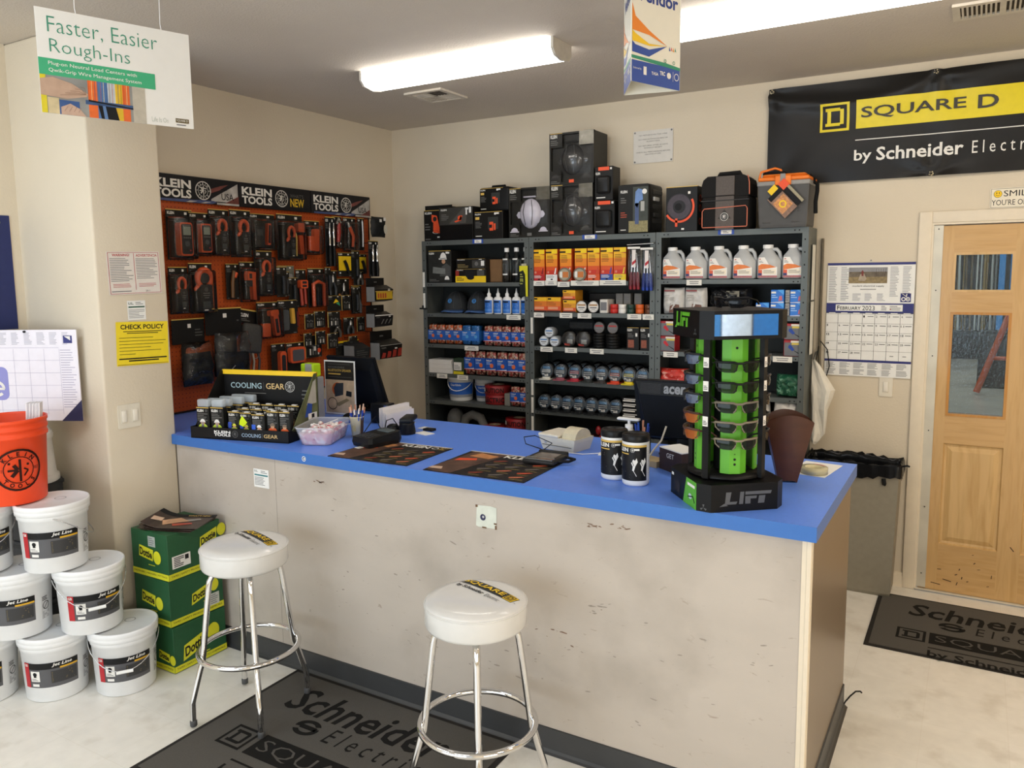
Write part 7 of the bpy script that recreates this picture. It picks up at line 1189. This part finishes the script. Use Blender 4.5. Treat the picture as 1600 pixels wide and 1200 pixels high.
def sunglasses(lab, fr, ln, loc, rz, tagc=False):
    t = thing('sunglasses', lab, 'sunglasses', loc, rz, 'sunglasses on the rack'); FM = K(fr, .3, var=.06); Y = lambda x: (x / .075) ** 2 * .038
    for s in (-1, 1): mb = MB(); lens_patch(mb, s * .01, s * .066, -.018, .016, ln); mb.build('lens', t)
    mb = MB(); xs = [-.071 + .142 * k / 14 for k in range(15)]; mb.tube([(x, Y(x) - .001, .017 - (.004 if abs(x) < .012 else 0)) for x in xs], .0042, FM, 6)
    for s in (-1, 1): mb.tube([(s * .008, Y(.008), .012), (s * .013, Y(.013) - .001, -.008), (s * .02, Y(.02), -.016)], .0022, FM, 6); mb.tube([(s * .071, Y(.071), .017), (s * .07, Y(.07), .0), (s * .058, Y(.058), -.012)], .0022, FM, 6)
    mb.build('frame', t)
    for s in (-1, 1): MB().tube([(s * .071, Y(.071), .015), (s * .073, .05, .012), (s * .072, .075, .008), (s * .071, .092, -.006)], [.0042, .003, .003, .0035], FM, 6).build('temple', t)
    return t
SM = K('14161a', .08, alpha=.95, var=0); SMG = K('0c100c', .08, alpha=.88, var=0); SMB = K('6e7f9c', .06, .6, var=.1); AMB = K('b8622a', .1, alpha=.7, var=0)
ZS = [.484, .415, .348, .281, .224]; nm5 = ('top', 'second', 'third', 'fourth', 'bottom')
for k, (side, specs) in enumerate((('front', [('141516', SMG), ('141516', SMG), ('6e665a', SM), ('7a7060', SM), ('807664', SM)]), ('door', [('1a1a1c', SM)] * 5), (None, None), ('column', [('2a2c30', SMB), ('2a2c30', SMB), ('2a2c30', SMB), ('4a2c24', AMB), ('5a3c30', AMB)]))):
    if not side: continue
    a = FA + LR + k * pi / 2
    for i, z in enumerate(ZS):
        zz = z + (.02 if k == 3 else .012 if k == 1 else 0); loc = LC + Vector((.146 * cos(a), .146 * sin(a), zz))
        sunglasses({'front': 'pair facing the customer, ' + nm5[i] + ' of the five on the rack', 'door': 'dark pair on the rack side toward the door, ' + nm5[i] + ' one', 'column': ('mirrored' if i < 3 else 'amber-lensed') + ' pair on the rack side toward the pen cup, ' + nm5[i] + ' one'}[side], *specs[i], loc, a + pi / 2)
o = sunglasses('black sunglasses lying on top of the rack', '1a1a1c', SM, LC + Vector((-.01, .0, .672 + .02)), rad(-20)); o['group'] = ''; del o['group']
# brown curved holder
t = thing('brochure_holder', 'brown flared wood-look holder behind the sunglasses rack', 'holder', (3.475, -1.95, CZ), rad(20)); BW = K('4d2c1e', .4, var=.12, scale=3, stretch=(2, 8, 8)); mb = MB(); n = 14
def fan(y, bow):
    v = []
    for i in range(n + 1):
        u = i / n * 2 - 1; v.append((u * .034 + .0, y * .6 + bow * (1 - u * u) * .5, .0 + .012 * (1 - u * u))); v.append((u * .086, y + bow * (1 - u * u), .235 + .03 * (1 - u * u)))
    return v
for y, bow in ((-.055, -.02), (-.050, -.02), (.055, .02), (.05, .02)): mb.add(fan(y, bow), [(2 * i, 2 * i + 2, 2 * i + 3, 2 * i + 1) for i in range(n)], BW, True)
for s in (-1, 1): mb.add([(s * .034, -.033, 0), (s * .034, .033, 0), (s * .086, .055, .235), (s * .086, -.055, .235)], [(0, 1, 2, 3)], BW)
mb.build('shell', t); MB().box(-.03, -.03, .004, .03, .03, .01, BW).build('bottom', t)
tag(MB().box(-.075, -.12, 0, .075, .12, .0012, PAPER).build('paper_sheet', None, (3.54, -1.72, CZ), rad(-8)), 'white paper sheet under the clear tape roll', 'paper')
t = thing('clear_tape_roll', 'roll of clear tape lying on white paper at the counter end', 'tape roll', (3.548, -1.79, CZ + .0014)); mb = MB(); CTM = K('c9c19a', .2, alpha=.8, var=.05); mb.lathe([(.034, 0), (.052, 0), (.052, .025), (.034, .025)], CTM, 32, caps=(False, False)); mb.build('tape', t); mb = MB(); mb.lathe([(.034, .025), (.031, .025), (.031, 0), (.034, 0)], K('d8cfa8', .4), 32, caps=(False, False)); mb.art(frame((0, 0, .0254), (1, 0, 0), (0, 1, 0))); mb.ring(0, 0, .036, .049, K('c0806a', .4, var=0), 1, 12, .6, 1.7); mb.build('core', t)

mb = MB(); 
for i, (c, r_, m_) in enumerate((('c9ced4', .2, .8), ('2f86d8', .35, 0), ('aab2ba', .2, .8), ('1e74c8', .35, 0), ('d4d8dc', .2, .8))): mb.box(6.93, -4.75 + .27 * i, .9, 6.96, -4.49 + .27 * i, 2.1, K(c, r_, m_, var=.1), .004)
mb.box(6.96, -4.8, .85, 6.998, -3.35, 2.15, GREY); tag(mb.build('added_mirror_panels'), 'invented blue and silver panels, placed only for the small mirror to reflect', 'rack')  # made-up panels, give the sunglasses rack mirror a blue and silver reflection
# ------------------------------------------------------------ stools
def stool(lab, loc, rz, la):
    t = thing('bar_stool', lab, 'stool', loc, rz, None); VN = K('d9d8d4', .22, var=.015, coat=.3); LGC = CHROME
    mb = MB(); mb.lathe([(.001, .650), (.165, .650), (.173, .655), (.178, .665), (.178, .728), (.1775, .733), (.171, .741), (.14, .750), (.08, .755), (.001, .756)], VN, 48); mb.build('seat', t)
    mb = MB(); mb.tube([(.1785 * cos(a), .1785 * sin(a), .731) for a in [2 * pi * k / 48 for k in range(48)]], .0026, VN, 6, True); mb.build('piping', t)
    D = lambda x, y, z: (x, y, .7562 - .32 * max(0, (x * x + y * y)) - 9 * (x * x + y * y) ** 2.2 + z); mb = MB().art(D)
    def grid(x0, y0, x1, y1, m, z, nx=14, ny=4): mb.add([(x0 + (x1 - x0) * i / nx, y0 + (y1 - y0) * j / ny, z * LZ) for i in range(nx + 1) for j in range(ny + 1)], [(i * (ny + 1) + j, (i + 1) * (ny + 1) + j, (i + 1) * (ny + 1) + j + 1, i * (ny + 1) + j + 1) for i in range(nx) for j in range(ny)], m, True)
    D0 = D; mb.T = lambda x, y, z: (x, y, seat_z(math.hypot(x, y)) + .0006 + z)
    grid(-.142, .045, .128, .091, K('1c1b18', .35, var=0), 0); grid(.083, .047, .126, .089, YEL, 1, 4, 4); squared(mb, .087, .051, .034, INK, 3); mb.text('SQUARE', -.133, .053, .074, .083, YEL, 3, .02); mb.text('by Schneider', -.125, .008, .015, .034, INK, 2, .025); mb.text('Electric', .027, .012, .095, .032, GR2, 2, 0); mb.text('TM', .132, .05, .142, .056, GR3, 2); mb.build('seat_print', t)
    for a in la:
        p = [(.07, .649), (.105, .645), (.132, .632), (.146, .605), (.152, .57), (.185, .305), (.19, .265), (.2, .24), (.232, .125), (.238, .10), (.24, .015)]
        lg = MB().tube([(r * cos(a), r * sin(a), z) for r, z in p], .0122, LGC, 12).build('leg', t); MB().lathe([(.0125, 0), (.0145, .002), (.0145, .022), (.0125, .026)], K('4a4b4c', .6), 14, (.24 * cos(a), .24 * sin(a), 0)).build('foot_cap', lg)
    mb = MB(); mb.tube([(.204 * cos(a), .204 * sin(a), .287) for a in [2 * pi * k / 56 for k in range(56)]], .0115, LGC, 12, True); mb.build('foot_ring', t)
    mb = MB(); mb.box(-.09, -.09, .64, .09, .09, .651, STEEL); mb.build('swivel_plate', t); return t
def seat_z(r):
    P = [(0, .756), (.08, .755), (.14, .750), (.171, .741), (.1775, .733), (.3, .6)]
    for (a, za), (b, zb) in zip(P, P[1:]):
        if r <= b: return za + (zb - za) * (r - a) / (b - a)
    return .73
stool('round white bar stool near the green boxes', (1.45, -2.833, .0078), rad(-16), [rad(x + 16) for x in (-117.6, -33, 62.4, 147)]); stool('round white bar stool in front of the middle of the counter', (2.622, -2.835, .0078), rad(-16), [rad(x + 16) for x in (-56, 34, 124, 214)])
# ------------------------------------------------------------ buckets
BKW = K('ebecec', .33, var=.015); 
def bucket(lab):
    t = thing('lube_bucket', lab, 'bucket'); mb = MB(); mb.lathe([(.001, 0), (.119, 0), (.124, .005), (.134, .232), (.139, .234), (.14, .255), (.137, .262)], BKW, 44, caps=(True, False)); mb.build('body', t)
    mb = MB(); mb.lathe([(.140, .252), (.1455, .254), (.1465, .272), (.1455, .276), (.1475, .279), (.148, .294), (.146, .2985), (.141, .3), (.137, .296), (.134, .294), (.001, .295)], BKW, 44); mb.art(frame((.03, .02, .2953), (1, 0, 0), (0, 1, 0))); mb.ring(0, 0, .02, .024, K('a8a8aa', .5, var=0), 1, 20); mb.build('lid', t)
    mb = MB().art(wrapT(.1245, .1333, .232)); LB = K('57575a', .4, var=.03); mb.rect(-.115, .072, .115, .186, LB, 1, 22); mb.rect(-.115, .157, .115, .186, K('1b1b1c', .4, var=0), 2, 22); mb.rect(-.115, .072, -.088, .186, RED, 3, 4); mb.text('GB', -.111, .169, -.093, .181, WT2, 4, .02); mb.text('Jet Line', .01, .165, .088, .183, WT2, 4, .025, .25); mb.rect(.04, .154, .112, .162, K('d8a82a', .5, var=0), 4, 6); mb.rect(-.08, .102, -.04, .15, WT2, 4, 4); mb.disc(-.06, .136, .009, INK, 6, 12); mb.rect(-.066, .122, -.054, .134, INK, 6); mb.lines(-.075, .105, -.045, .118, 2, GINK, 6); mb.rect(-.075, .079, -.045, .091, WT2, 4, 3); mb.rect(.005, .09, .108, .147, K('353536', .5, var=0), 3, 8); mb.lines(.008, .093, .104, .144, 8, K('8a7a4a', .5, var=0), 5, 3, .25)
    mb.rect(.145, .06, .19, .165, K('d0d0d0', .4, var=0), 1, 5); mb.ring(.1675, .12, .016, .019, INK, 4, 20); mb.line([(.155, .107), (.18, .133)], .003, INK, 4); mb.lines(.148, .062, .187, .095, 6, GINK, 3, 2, .4); mb.lines(.148, .142, .187, .163, 3, INK, 3, 4, .5); mb.build('label', t)
    return t
def bail(t, front=True, a0=0., grip=True):
    W = K('c9cacb', .25, .8, var=0); mb = MB(); pts = []
    for k in range(21):
        a = pi * k / 20; x = .1475 * cos(a); d = .02 + .11 * sin(a) if front else .02
        if front: pts.append((x, -.150 * sin(a) - .002 + 0 * a, .245 - .115 * sin(a) ** 1.3))
        else: pts.append((.1475 * cos(a) * .35 + .145, -.02 - .05 * sin(a) * 0 + .09 * cos(a), .245 - .07 * sin(a)))
    mb.tube(pts, .0022, W, 6); b = mb.build('bail', t, (0, 0, 0), a0)
    if front and grip: mb = MB(); mb.tube([(-.034, -.1515, .128), (.034, -.1515, .128)], .0075, WHITE, 10); mb.build('grip', b)
    return b
HB = .3005; BD = [('white lube bucket on the floor beside the green boxes', .757, -2.962, 0, 56, 1), ('white lube bucket on the floor, between its two neighbours', .522, -3.146, 0, 50, 0), ('white lube bucket on the floor, cut by the photo edge', .285, -3.334, 0, 44, 0), ('white lube bucket in the middle row with its handle grip in front', .663, -3.045, 1, 68, 1), ('white lube bucket in the middle row, cut by the photo edge', .425, -3.235, 1, 40, 0), ('white lube bucket under the orange bucket, wire handle to one side', .585, -3.14, 2, 52, 2), ('white lube bucket behind the orange bucket base, mostly hidden', .335, -3.335, 2, 76, 1)]
src = None
for lab, x, y, k, rz, b in BD:
    if src is None: src = bucket(lab); o = src; P0 = list(src.children)
    else:
        o = src.copy(); col.objects.link(o); o['label'] = lab
        for ch in P0: c = ch.copy(); col.objects.link(c); c.parent = o
    o.location = (x, y, .0008 + HB * k); o.rotation_euler = (0, 0, rad(rz)); o['group'] = 'white lube buckets'
    if b == 1: bail(o)
    elif b == 2: bail(o, True, rad(98), False)
OBK = K('ee4a1c', .4, var=.02); t = thing('tool_bucket', 'orange bucket with black round tool emblem on top of the white buckets', 'bucket', (.438, -3.225, .0008 + 3 * HB), rad(80)); mb = MB(); mb.lathe([(.001, 0), (.128, 0), (.132, .006), (.146, .285), (.152, .287), (.153, .297), (.149, .302), (.149, .318), (.153, .320), (.153, .330), (.150, .334), (.151, .35), (.155, .352), (.155, .366), (.15, .368), (.147, .36), (.128, .01), (.001, .008)], OBK, 48, caps=(True, False)); mb.build('body', t)
mb = MB().art(wrapT(.1325, .146, .28)); mb.T = (lambda T: lambda x, y, z: T(x, y, z))(mb.T); EB = K('2a0e08', .5, var=0); lineman(mb, -.01, .155, .092, EB, None, 1); mb.build('emblem', t)
t = thing('card_stack', 'white card strips standing in the orange bucket', 'papers', (.50, -3.17, .0008 + 3 * HB + .012), rad(50)); mb = MB()
for k in range(9): mb.add([(x + .1 * z * .6 + k * .006 - .02, y, z) for x in (0, .0045) for y in (-.03, .03) for z in (0, .415)], [(0, 1, 3, 2), (4, 6, 7, 5), (0, 4, 5, 1), (2, 3, 7, 6), (0, 2, 6, 4), (1, 5, 7, 3)], K(('ece8ea', 'd8d5d8')[k % 2], .6, var=.02))
tag(mb.build('strip', t), kind='stuff')
t = thing('upturned_pail', 'upturned white pail standing behind the orange bucket', 'bucket', (.175, -3.03, .0008 + 3 * HB)); PW = K('d9d9d6', .4, var=.02); mb = MB(); mb.lathe([(.137, 0), (.14, .003), (.14, .028), (.132, .034), (.128, .04), (.118, .2), (.122, .205), (.126, .225), (.122, .24), (.108, .255), (.104, .275), (.001, .275)], PW, 36, caps=(True, True)); mb.build('body', t); mb = MB().art(wrapT(.127, .118, .2, 1.0)); mb.rect(.0, .05, .09, .19, K('c4c4c2', .5, var=0), 1, 8); mb.ring(.045, .14, .02, .024, INK, 3, 20); mb.line([(.03, .125), (.06, .155)], .003, INK, 3); mb.lines(.005, .055, .085, .105, 6, GINK, 3); mb.build('warning_label', t)
t0 = None
for k in range(3):
    mb = MB(); mb.box(-.09, -.09, 0, .09, .09, .298, K('3a3d42', .5, var=.08), .012, 2); mb.box(-.093, -.093, .265, .093, .093, .285, K('33363a', .5), .004); tag(mb.build('dark_crate', None, (.125, -2.97, .0008 + HB * k), .1), ('bottom', 'middle', 'top')[k] + ' dark grey crate in the shaded corner behind the white buckets', 'crate', 'dark crates in the corner')
# ------------------------------------------------------------ green boxes
GB = K('1f5230', .55, var=.06, scale=20); GY = K('d6d42a', .5, var=.04)
def gbox(lab, z, dx, dy, rz, seed, lbl):
    w, d, h = .266, .296, .2245; t = thing('green_carton', lab, 'box', (.7465 + dx, -2.652 + dy, z), rz, 'green supply cartons'); mb = MB(); mb.box(-w / 2, -d / 2, 0, w / 2, d / 2, h, GB, .0015); mb.box(-.02, -d / 2 - .0, h, .02, d / 2, h + .0006, K('2a6a3e', .3)); mb.build('carton', t)
    for fr, L, wd in ((frame((-w / 2, -d / 2 - .0006, 0), (1, 0, 0), (0, 0, 1)), w, 'FASTENERS | HANGERS | FITTINGS'), (frame((w / 2 + .0006, -d / 2, 0), (0, 1, 0), (0, 0, 1)), d, 'TAPES | SAFETY PRODUCTS | CHEMICALS')):
        mb = MB().art(fr); mb.rect(0, .004, L, .034, GY, 1); mb.text(wd, L * .04, .013, L * .96, .025, INK, 2); side = L > .28; a = .28 if side else -.14
        cx, cy, big = (((.84, .155, 1.0) if seed == 1 else (.64, .115, 1.0) if seed == 2 else (.50, .105, 1.35)) if side else ((.5, .112, 1.05) if seed < 3 else (.80, .07, .8))); cx *= L
        def sk(x, y): return (cx + big * x, cy + big * (y + a * x))
        mb.poly([sk(-.075, -.024), sk(.022, -.024), sk(.028, .03), sk(-.069, .03)], GY, 2); v, f, asp = text_tris('Dottie', .03, 0.); mb.add([(*sk(-.066 + .084 * p, -.015 + .036 * q), 4 * LZ) for p, q in v], f, INK); mb.disc(*sk(.054, .002), .026 * big, GY, 3, 22, .031 * big); mb.lines(sk(-.01, 0)[0], sk(0, -.05)[1], sk(.06, 0)[0], sk(0, -.042)[1], 1, GY, 2)
        if L < .28 and seed == 1: mb.rect(L * .48, .155, L * .68, .205, K('a9b0a6', .5), 2); mb.lines(L * .5, .16, L * .66, .2, 4, GINK, 3)
        if L > .28 and seed == 1: mb.rect(.02, .055, .12, .115, WT2, 2); mb.lines(.03, .06, .085, .11, 6, INK, 3, 2, .5); mb.rect(.09, .085, .11, .108, INK, 3)
        if L > .28 and seed == 2: mb.rect(.215, .03, .27, .09, K('c2c4ba', .5), 3); mb.lines(.22, .035, .265, .085, 5, GINK, 4)
        mb.build('printed_face', t)
    return t
gbox('bottom green carton of the stack with yellow printing', .0008, .004, 0, 0, 3, 0)['dummy'] = 0; gbox('middle green carton of the stack with yellow printing', .2264, -.002, .002, rad(-1), 2, 0); gbox('top green carton of the stack, magazines lying on it', .4525, 0, 0, rad(.5), 1, 0)
for o in list(bpy.data.objects):
    if 'dummy' in o: del o['dummy']
for k in range(3):
    mb = MB(); n = 8; w, d = .275, .212; v = []; f = []
    for i in range(n + 1):
        for j in range(2):
            for s in (0, 1): v.append((-w / 2 + w * i / n, -d / 2 + d * j, .0025 * s + (.012 + .01 * k) * max(0, 1 - i / 3) ** 2))
    for i in range(n): b = i * 4; f += [(b + 1, b + 5, b + 7, b + 3), (b, b + 2, b + 6, b + 4), (b, b + 4, b + 5, b + 1), (b + 2, b + 3, b + 7, b + 6)]
    f += [(0, 1, 3, 2), (n * 4, n * 4 + 2, n * 4 + 3, n * 4 + 1)]; mb.add(v, f, K('3a2a22', .3, var=.4, scale=14)); mb.art(lambda x, y, z, k=k: (x, y, .0027 + z + (.012 + .01 * k) * max(0, 1 - (x + w / 2) / w * n / 3) ** 2)); mb.rect(-w / 2, d * .3, w / 2, d * .5, INK, 1, 8); mb.text("WHAT'S NEW", .0, d * .35, w * .42, d * .44, GOLD, 2, .02); mb.text('YEAH', -w * .3, d * .35, -w * .14, d * .44, GOLD, 2) if 0 else None
    mb.poly([(-w * .2, -d * .3), (.0, -d * .1), (.05, .0), (-.02, .05), (-w * .3, -d * .05)], K('d0a078', .3, var=.2), 2); mb.poly([(.0, -d * .35), (w * .3, -d * .2), (w * .25, -d * .1), (-.02, -d * .2)], K('b8402a', .3, var=.1), 2); mb.poly([(.05, .0), (w * .35, d * .1), (w * .3, d * .2), (.02, d * .1)], K('9a948c', .3, var=.2), 2); mb.poly([(-w * .45, -d * .2), (-w * .3, -d * .1), (-w * .32, d * .1), (-w * .47, 0)], K('d8b89c', .3, var=.2), 2)
    tag(mb.build('magazine', None, (.775 + .006 * k, -2.665 + .005 * k, .4525 + .2255 + .0006 + .006 * k), rad(20 + 3 * k)), ('lowest', 'middle', 'topmost')[k] + ' of the three glossy magazines on the green cartons', 'magazine', 'glossy magazines')
# ------------------------------------------------------------ hanging ceiling signs
t = thing('hanging_sign', 'hanging white and green sign reading Faster, Easier Rough-Ins', 'sign', (1.22, -3.405, 2.445), math.atan2(.435, .14)); W_, H_ = .52, .355; mb = MB(); mb.box(0, -.0015, 0, W_, .0015, H_, K('e6e4de', .5, var=.01)); mb.art(frame((0, -.0021, 0), (1, 0, 0), (0, 0, 1))); GT = K('3f8f74', .5, var=0); GG = K('3ea878', .5, var=.02)
mb.text('Faster, Easier', .035, .268, .40, .33, GT, 1, -.012); mb.text('Rough-Ins', .038, .195, .30, .255, GT, 1, -.012); mb.rect(0, .130, .385, .187, GG, 1); mb.text('Plug-on Neutral Load Centers with', .03, .162, .32, .178, WT2, 2); mb.text('Qwik-Grip Wire Management System', .03, .139, .335, .155, WT2, 2)
mb.rect(0, 0, .30, .130, K('8a8a86', .5, var=.2, scale=10), 1); mb.rect(.30, 0, .345, .130, K('b8b0a0', .5, var=.1), 1)
for x0, x1, c in ((.0, .018, 'd6c52a'), (.15, .18, 'e0682a'), (.18, .215, '4a6ea0'), (.215, .24, 'b4bac0'), (.24, .265, 'd8b02a'), (.265, .29, 'd8642a')): mb.rect(x0, 0, x1, .13, K(c, .45, var=.1), 2)
mb.rect(.14, .045, .30, .06, K('33507a', .45, var=.1), 3); mb.poly([(.19, .0), (.25, 0), (.24, .045), (.18, .05)], INK, 3); mb.rect(.05, .0, .12, .05, K('35558a', .45, var=.1), 2)
mb.poly([(0, .06), (.08, .055), (.145, .07), (.15, .08), (.1, .11), (.04, .125), (0, .115)], K('b89a84', .5, var=.08), 4); mb.poly([(.06, .0), (.14, .0), (.12, .025), (.09, .04), (.06, .025)], K('c0a28e', .5, var=.08), 4); mb.rect(.02, .0, .055, .055, K('c9b890', .5, var=.15), 3)
for k in range(5): mb.line([(.06 + .016 * k, .066 + .009 * k), (.10 + .01 * k, .072 + .007 * k), (.142, .077)], .0014, K('8d6c58', .6, var=0), 6)
for k in range(4): mb.line([(.07 + .015 * k, .012), (.082 + .014 * k, .03)], .0014, K('94766a', .6, var=0), 6)
for k in range(14): x = .152 + .0098 * k; mb.line([(x, .06), (x + .001, .129)], .0012, K(('b8501c', 'f0e2a0', '2c4a78', '8a6a1a')[k % 4], .5, var=0), 4)
mb.poly([(.15, .062), (.30, .05), (.30, .046), (.15, .056)], INK, 5); mb.poly([(.2, .0), (.212, .0), (.205, .046), (.195, .046)], K('5a7aa8', .5, var=0), 5)
mb.text('Life Is On', .365, .012, .425, .03, K('a8b0a4', .5, var=0), 1, -.01); mb.rect(.452, .018, .502, .034, K('5a4a1a', .5, var=0), 1); mb.text('SQUARE D', .455, .021, .498, .031, WT2, 2); mb.rect(.455, .008, .49, .012, GINK, 1); mb.build('panel', t)
for x, dx in ((.13, 0), (.42, 0)): MB().tube([(x, 0, H_ - .01), (x - .004, 0, H_ + .02), (x, 0, H - 2.445 - .001)], .0012, WHITE, 5).build('string', t)
A, B_, C_ = (3.045, -2.488), (3.134, -2.257), (2.941, -2.299); ox, oy = 3.04, -2.35; zb, zt = 2.50, 2.93; t = thing('hanging_sign', 'hanging three-sided sign with the word Vendor', 'sign', (ox, oy, zb)); VW = K('e9e5d6', .5, var=.01)
mb = MB(); 
for (x0, y0), (x1, y1) in ((A, B_), (B_, C_), (C_, A)):
    d = Vector((x1 - x0, y1 - y0, 0)); L = d.length; mb.art(frame((x0 - ox, y0 - oy, 0), d, (0, 0, 1))); mb.box(0, 0, -.002, L, zt - zb, 0, VW)
    if (x0, y0) != B_:
        mb.text('Vendor', L * .1, .263, L * .94, .308, K('2a3f8a', .5, var=0), 1, .03); mb.rect(0, 0, L, .07, K('2a4a9c', .5, var=0), 1); mb.poly([(0, .085), (0, .075), (L, .066), (L, .076), (L * .7, .082)], K('2a8a6a', .5, var=0), 2)
        for c, ys in (('e8862a', (.25, .165, .14)), ('f0c41e', (.165, .13, .138)), ('2a4a9c', (.13, .095, .136))): mb.poly([(.004, ys[0]), (.02, ys[0] - .04 if c == 'e8862a' else ys[0] - .01), (L * .35, (ys[0] + ys[2]) / 2 - .02), (L * .72, .138), (L * .35, ys[1] - .005), (.004, ys[1])], K(c, .5, var=0), 2 + (c == 'f0c41e'))
        for i, c in enumerate(('2a4a9c', 'd8452a', 'e8a02a', '2a8a6a')): mb.poly([(L * (.76 + .04 * i), .125 + .004 * (i % 2)), (L * (.79 + .04 * i), .125), (L * (.77 + .04 * i), .14)], K(c, .5, var=0), 2)
        mb.ring(L * .68, .088, .004, .006, K('2a8a6a', .5, var=0), 3, 10); mb.ring(L * .86, .088, .004, .006, K('2a8a6a', .5, var=0), 3, 10); mb.text('Endorsed by', L * .04, .04, L * .2, .048, WT2, 3); mb.rect(L * .24, .028, L * .3, .055, WT2, 3); mb.text('TASA', L * .4, .034, L * .54, .044, WT2, 3, .02); mb.text('TRC', L * .57, .038, L * .68, .052, WT2, 3, .03); mb.disc(L * .76, .042, .011, WT2, 3, 8); mb.ring(L * .92, .042, .01, .0125, WT2, 3, 16); mb.rect(L * .845, .025, L * .85, .058, WT2, 3)
mb.build('sign_body', t)
for (x, y) in (A, B_, C_): MB().tube([(x - ox, y - oy, zt - zb - .002), ((x - ox) * .3, (y - oy) * .3, H - zb - .001)], .0012, WHITE, 5).build('string', t)
# ------------------------------------------------------------ trash can
t = thing('trash_can', 'tall slim grey trash can with black liner beside the door', 'trash can', (3.497, -.132, .0005)); TG = K('8b8576', .5, var=.05); mb = MB(); v = []
for w, d, z in ((.445, .17, 0), (.455, .185, .02), (.495, .215, .735), (.50, .22, .735), (.50, .22, .765)): v += [(sx * w / 2 + .0, sy * d / 2, z) for sx, sy in ((-1, -1), (1, -1), (1, 1), (-1, 1))]
mb.add(v, [(i * 4 + k, i * 4 + (k + 1) % 4, i * 4 + 4 + (k + 1) % 4, i * 4 + 4 + k) for i in range(4) for k in range(4)] + [(3, 2, 1, 0)], TG); mb.build('bin', t)
mb = MB(); n = 72; v = []; f = []; rr = random.Random(4); LN = K('151618', .16, var=.05)
for i in range(n):
    u = i / n * 4; s = int(u); q = u - s; c4 = [(-1, -1), (1, -1), (1, 1), (-1, 1)]; a, b = c4[s], c4[(s + 1) % 4]; x, y = a[0] + (b[0] - a[0]) * q, a[1] + (b[1] - a[1]) * q; w_, d_ = .50 / 2, .22 / 2
    for k, (e, z) in enumerate(((-.02, .60), (-.008, .74), (-.004, .775), (.005, .782), (.008, .772), (.009, .70))):
        z += rr.uniform(-.014, .014) if k in (2, 3, 5) else 0; e += rr.uniform(-.003, .004); v.append((x * (w_ + e), y * (d_ + e), z))
for i in range(n):
    j = (i + 1) % n
    for k in range(5): f.append((i * 6 + k, j * 6 + k, j * 6 + k + 1, i * 6 + k + 1))
mb.add(v, f, LN, True); mb.add([(-.23, -.09, .60), (.23, -.09, .60), (.23, .09, .60), (-.23, .09, .60)], [(0, 1, 2, 3)], LN); mb.tube([(.25, -.05, .765), (.285, -.06, .775), (.295, -.055, .77)], .006, LN, 6); mb.tube([(.17, -.115, .70), (.175, -.118, .67), (.18, -.116, .66)], [.012, .014, .004], LN, 6); mb.build('liner', t)
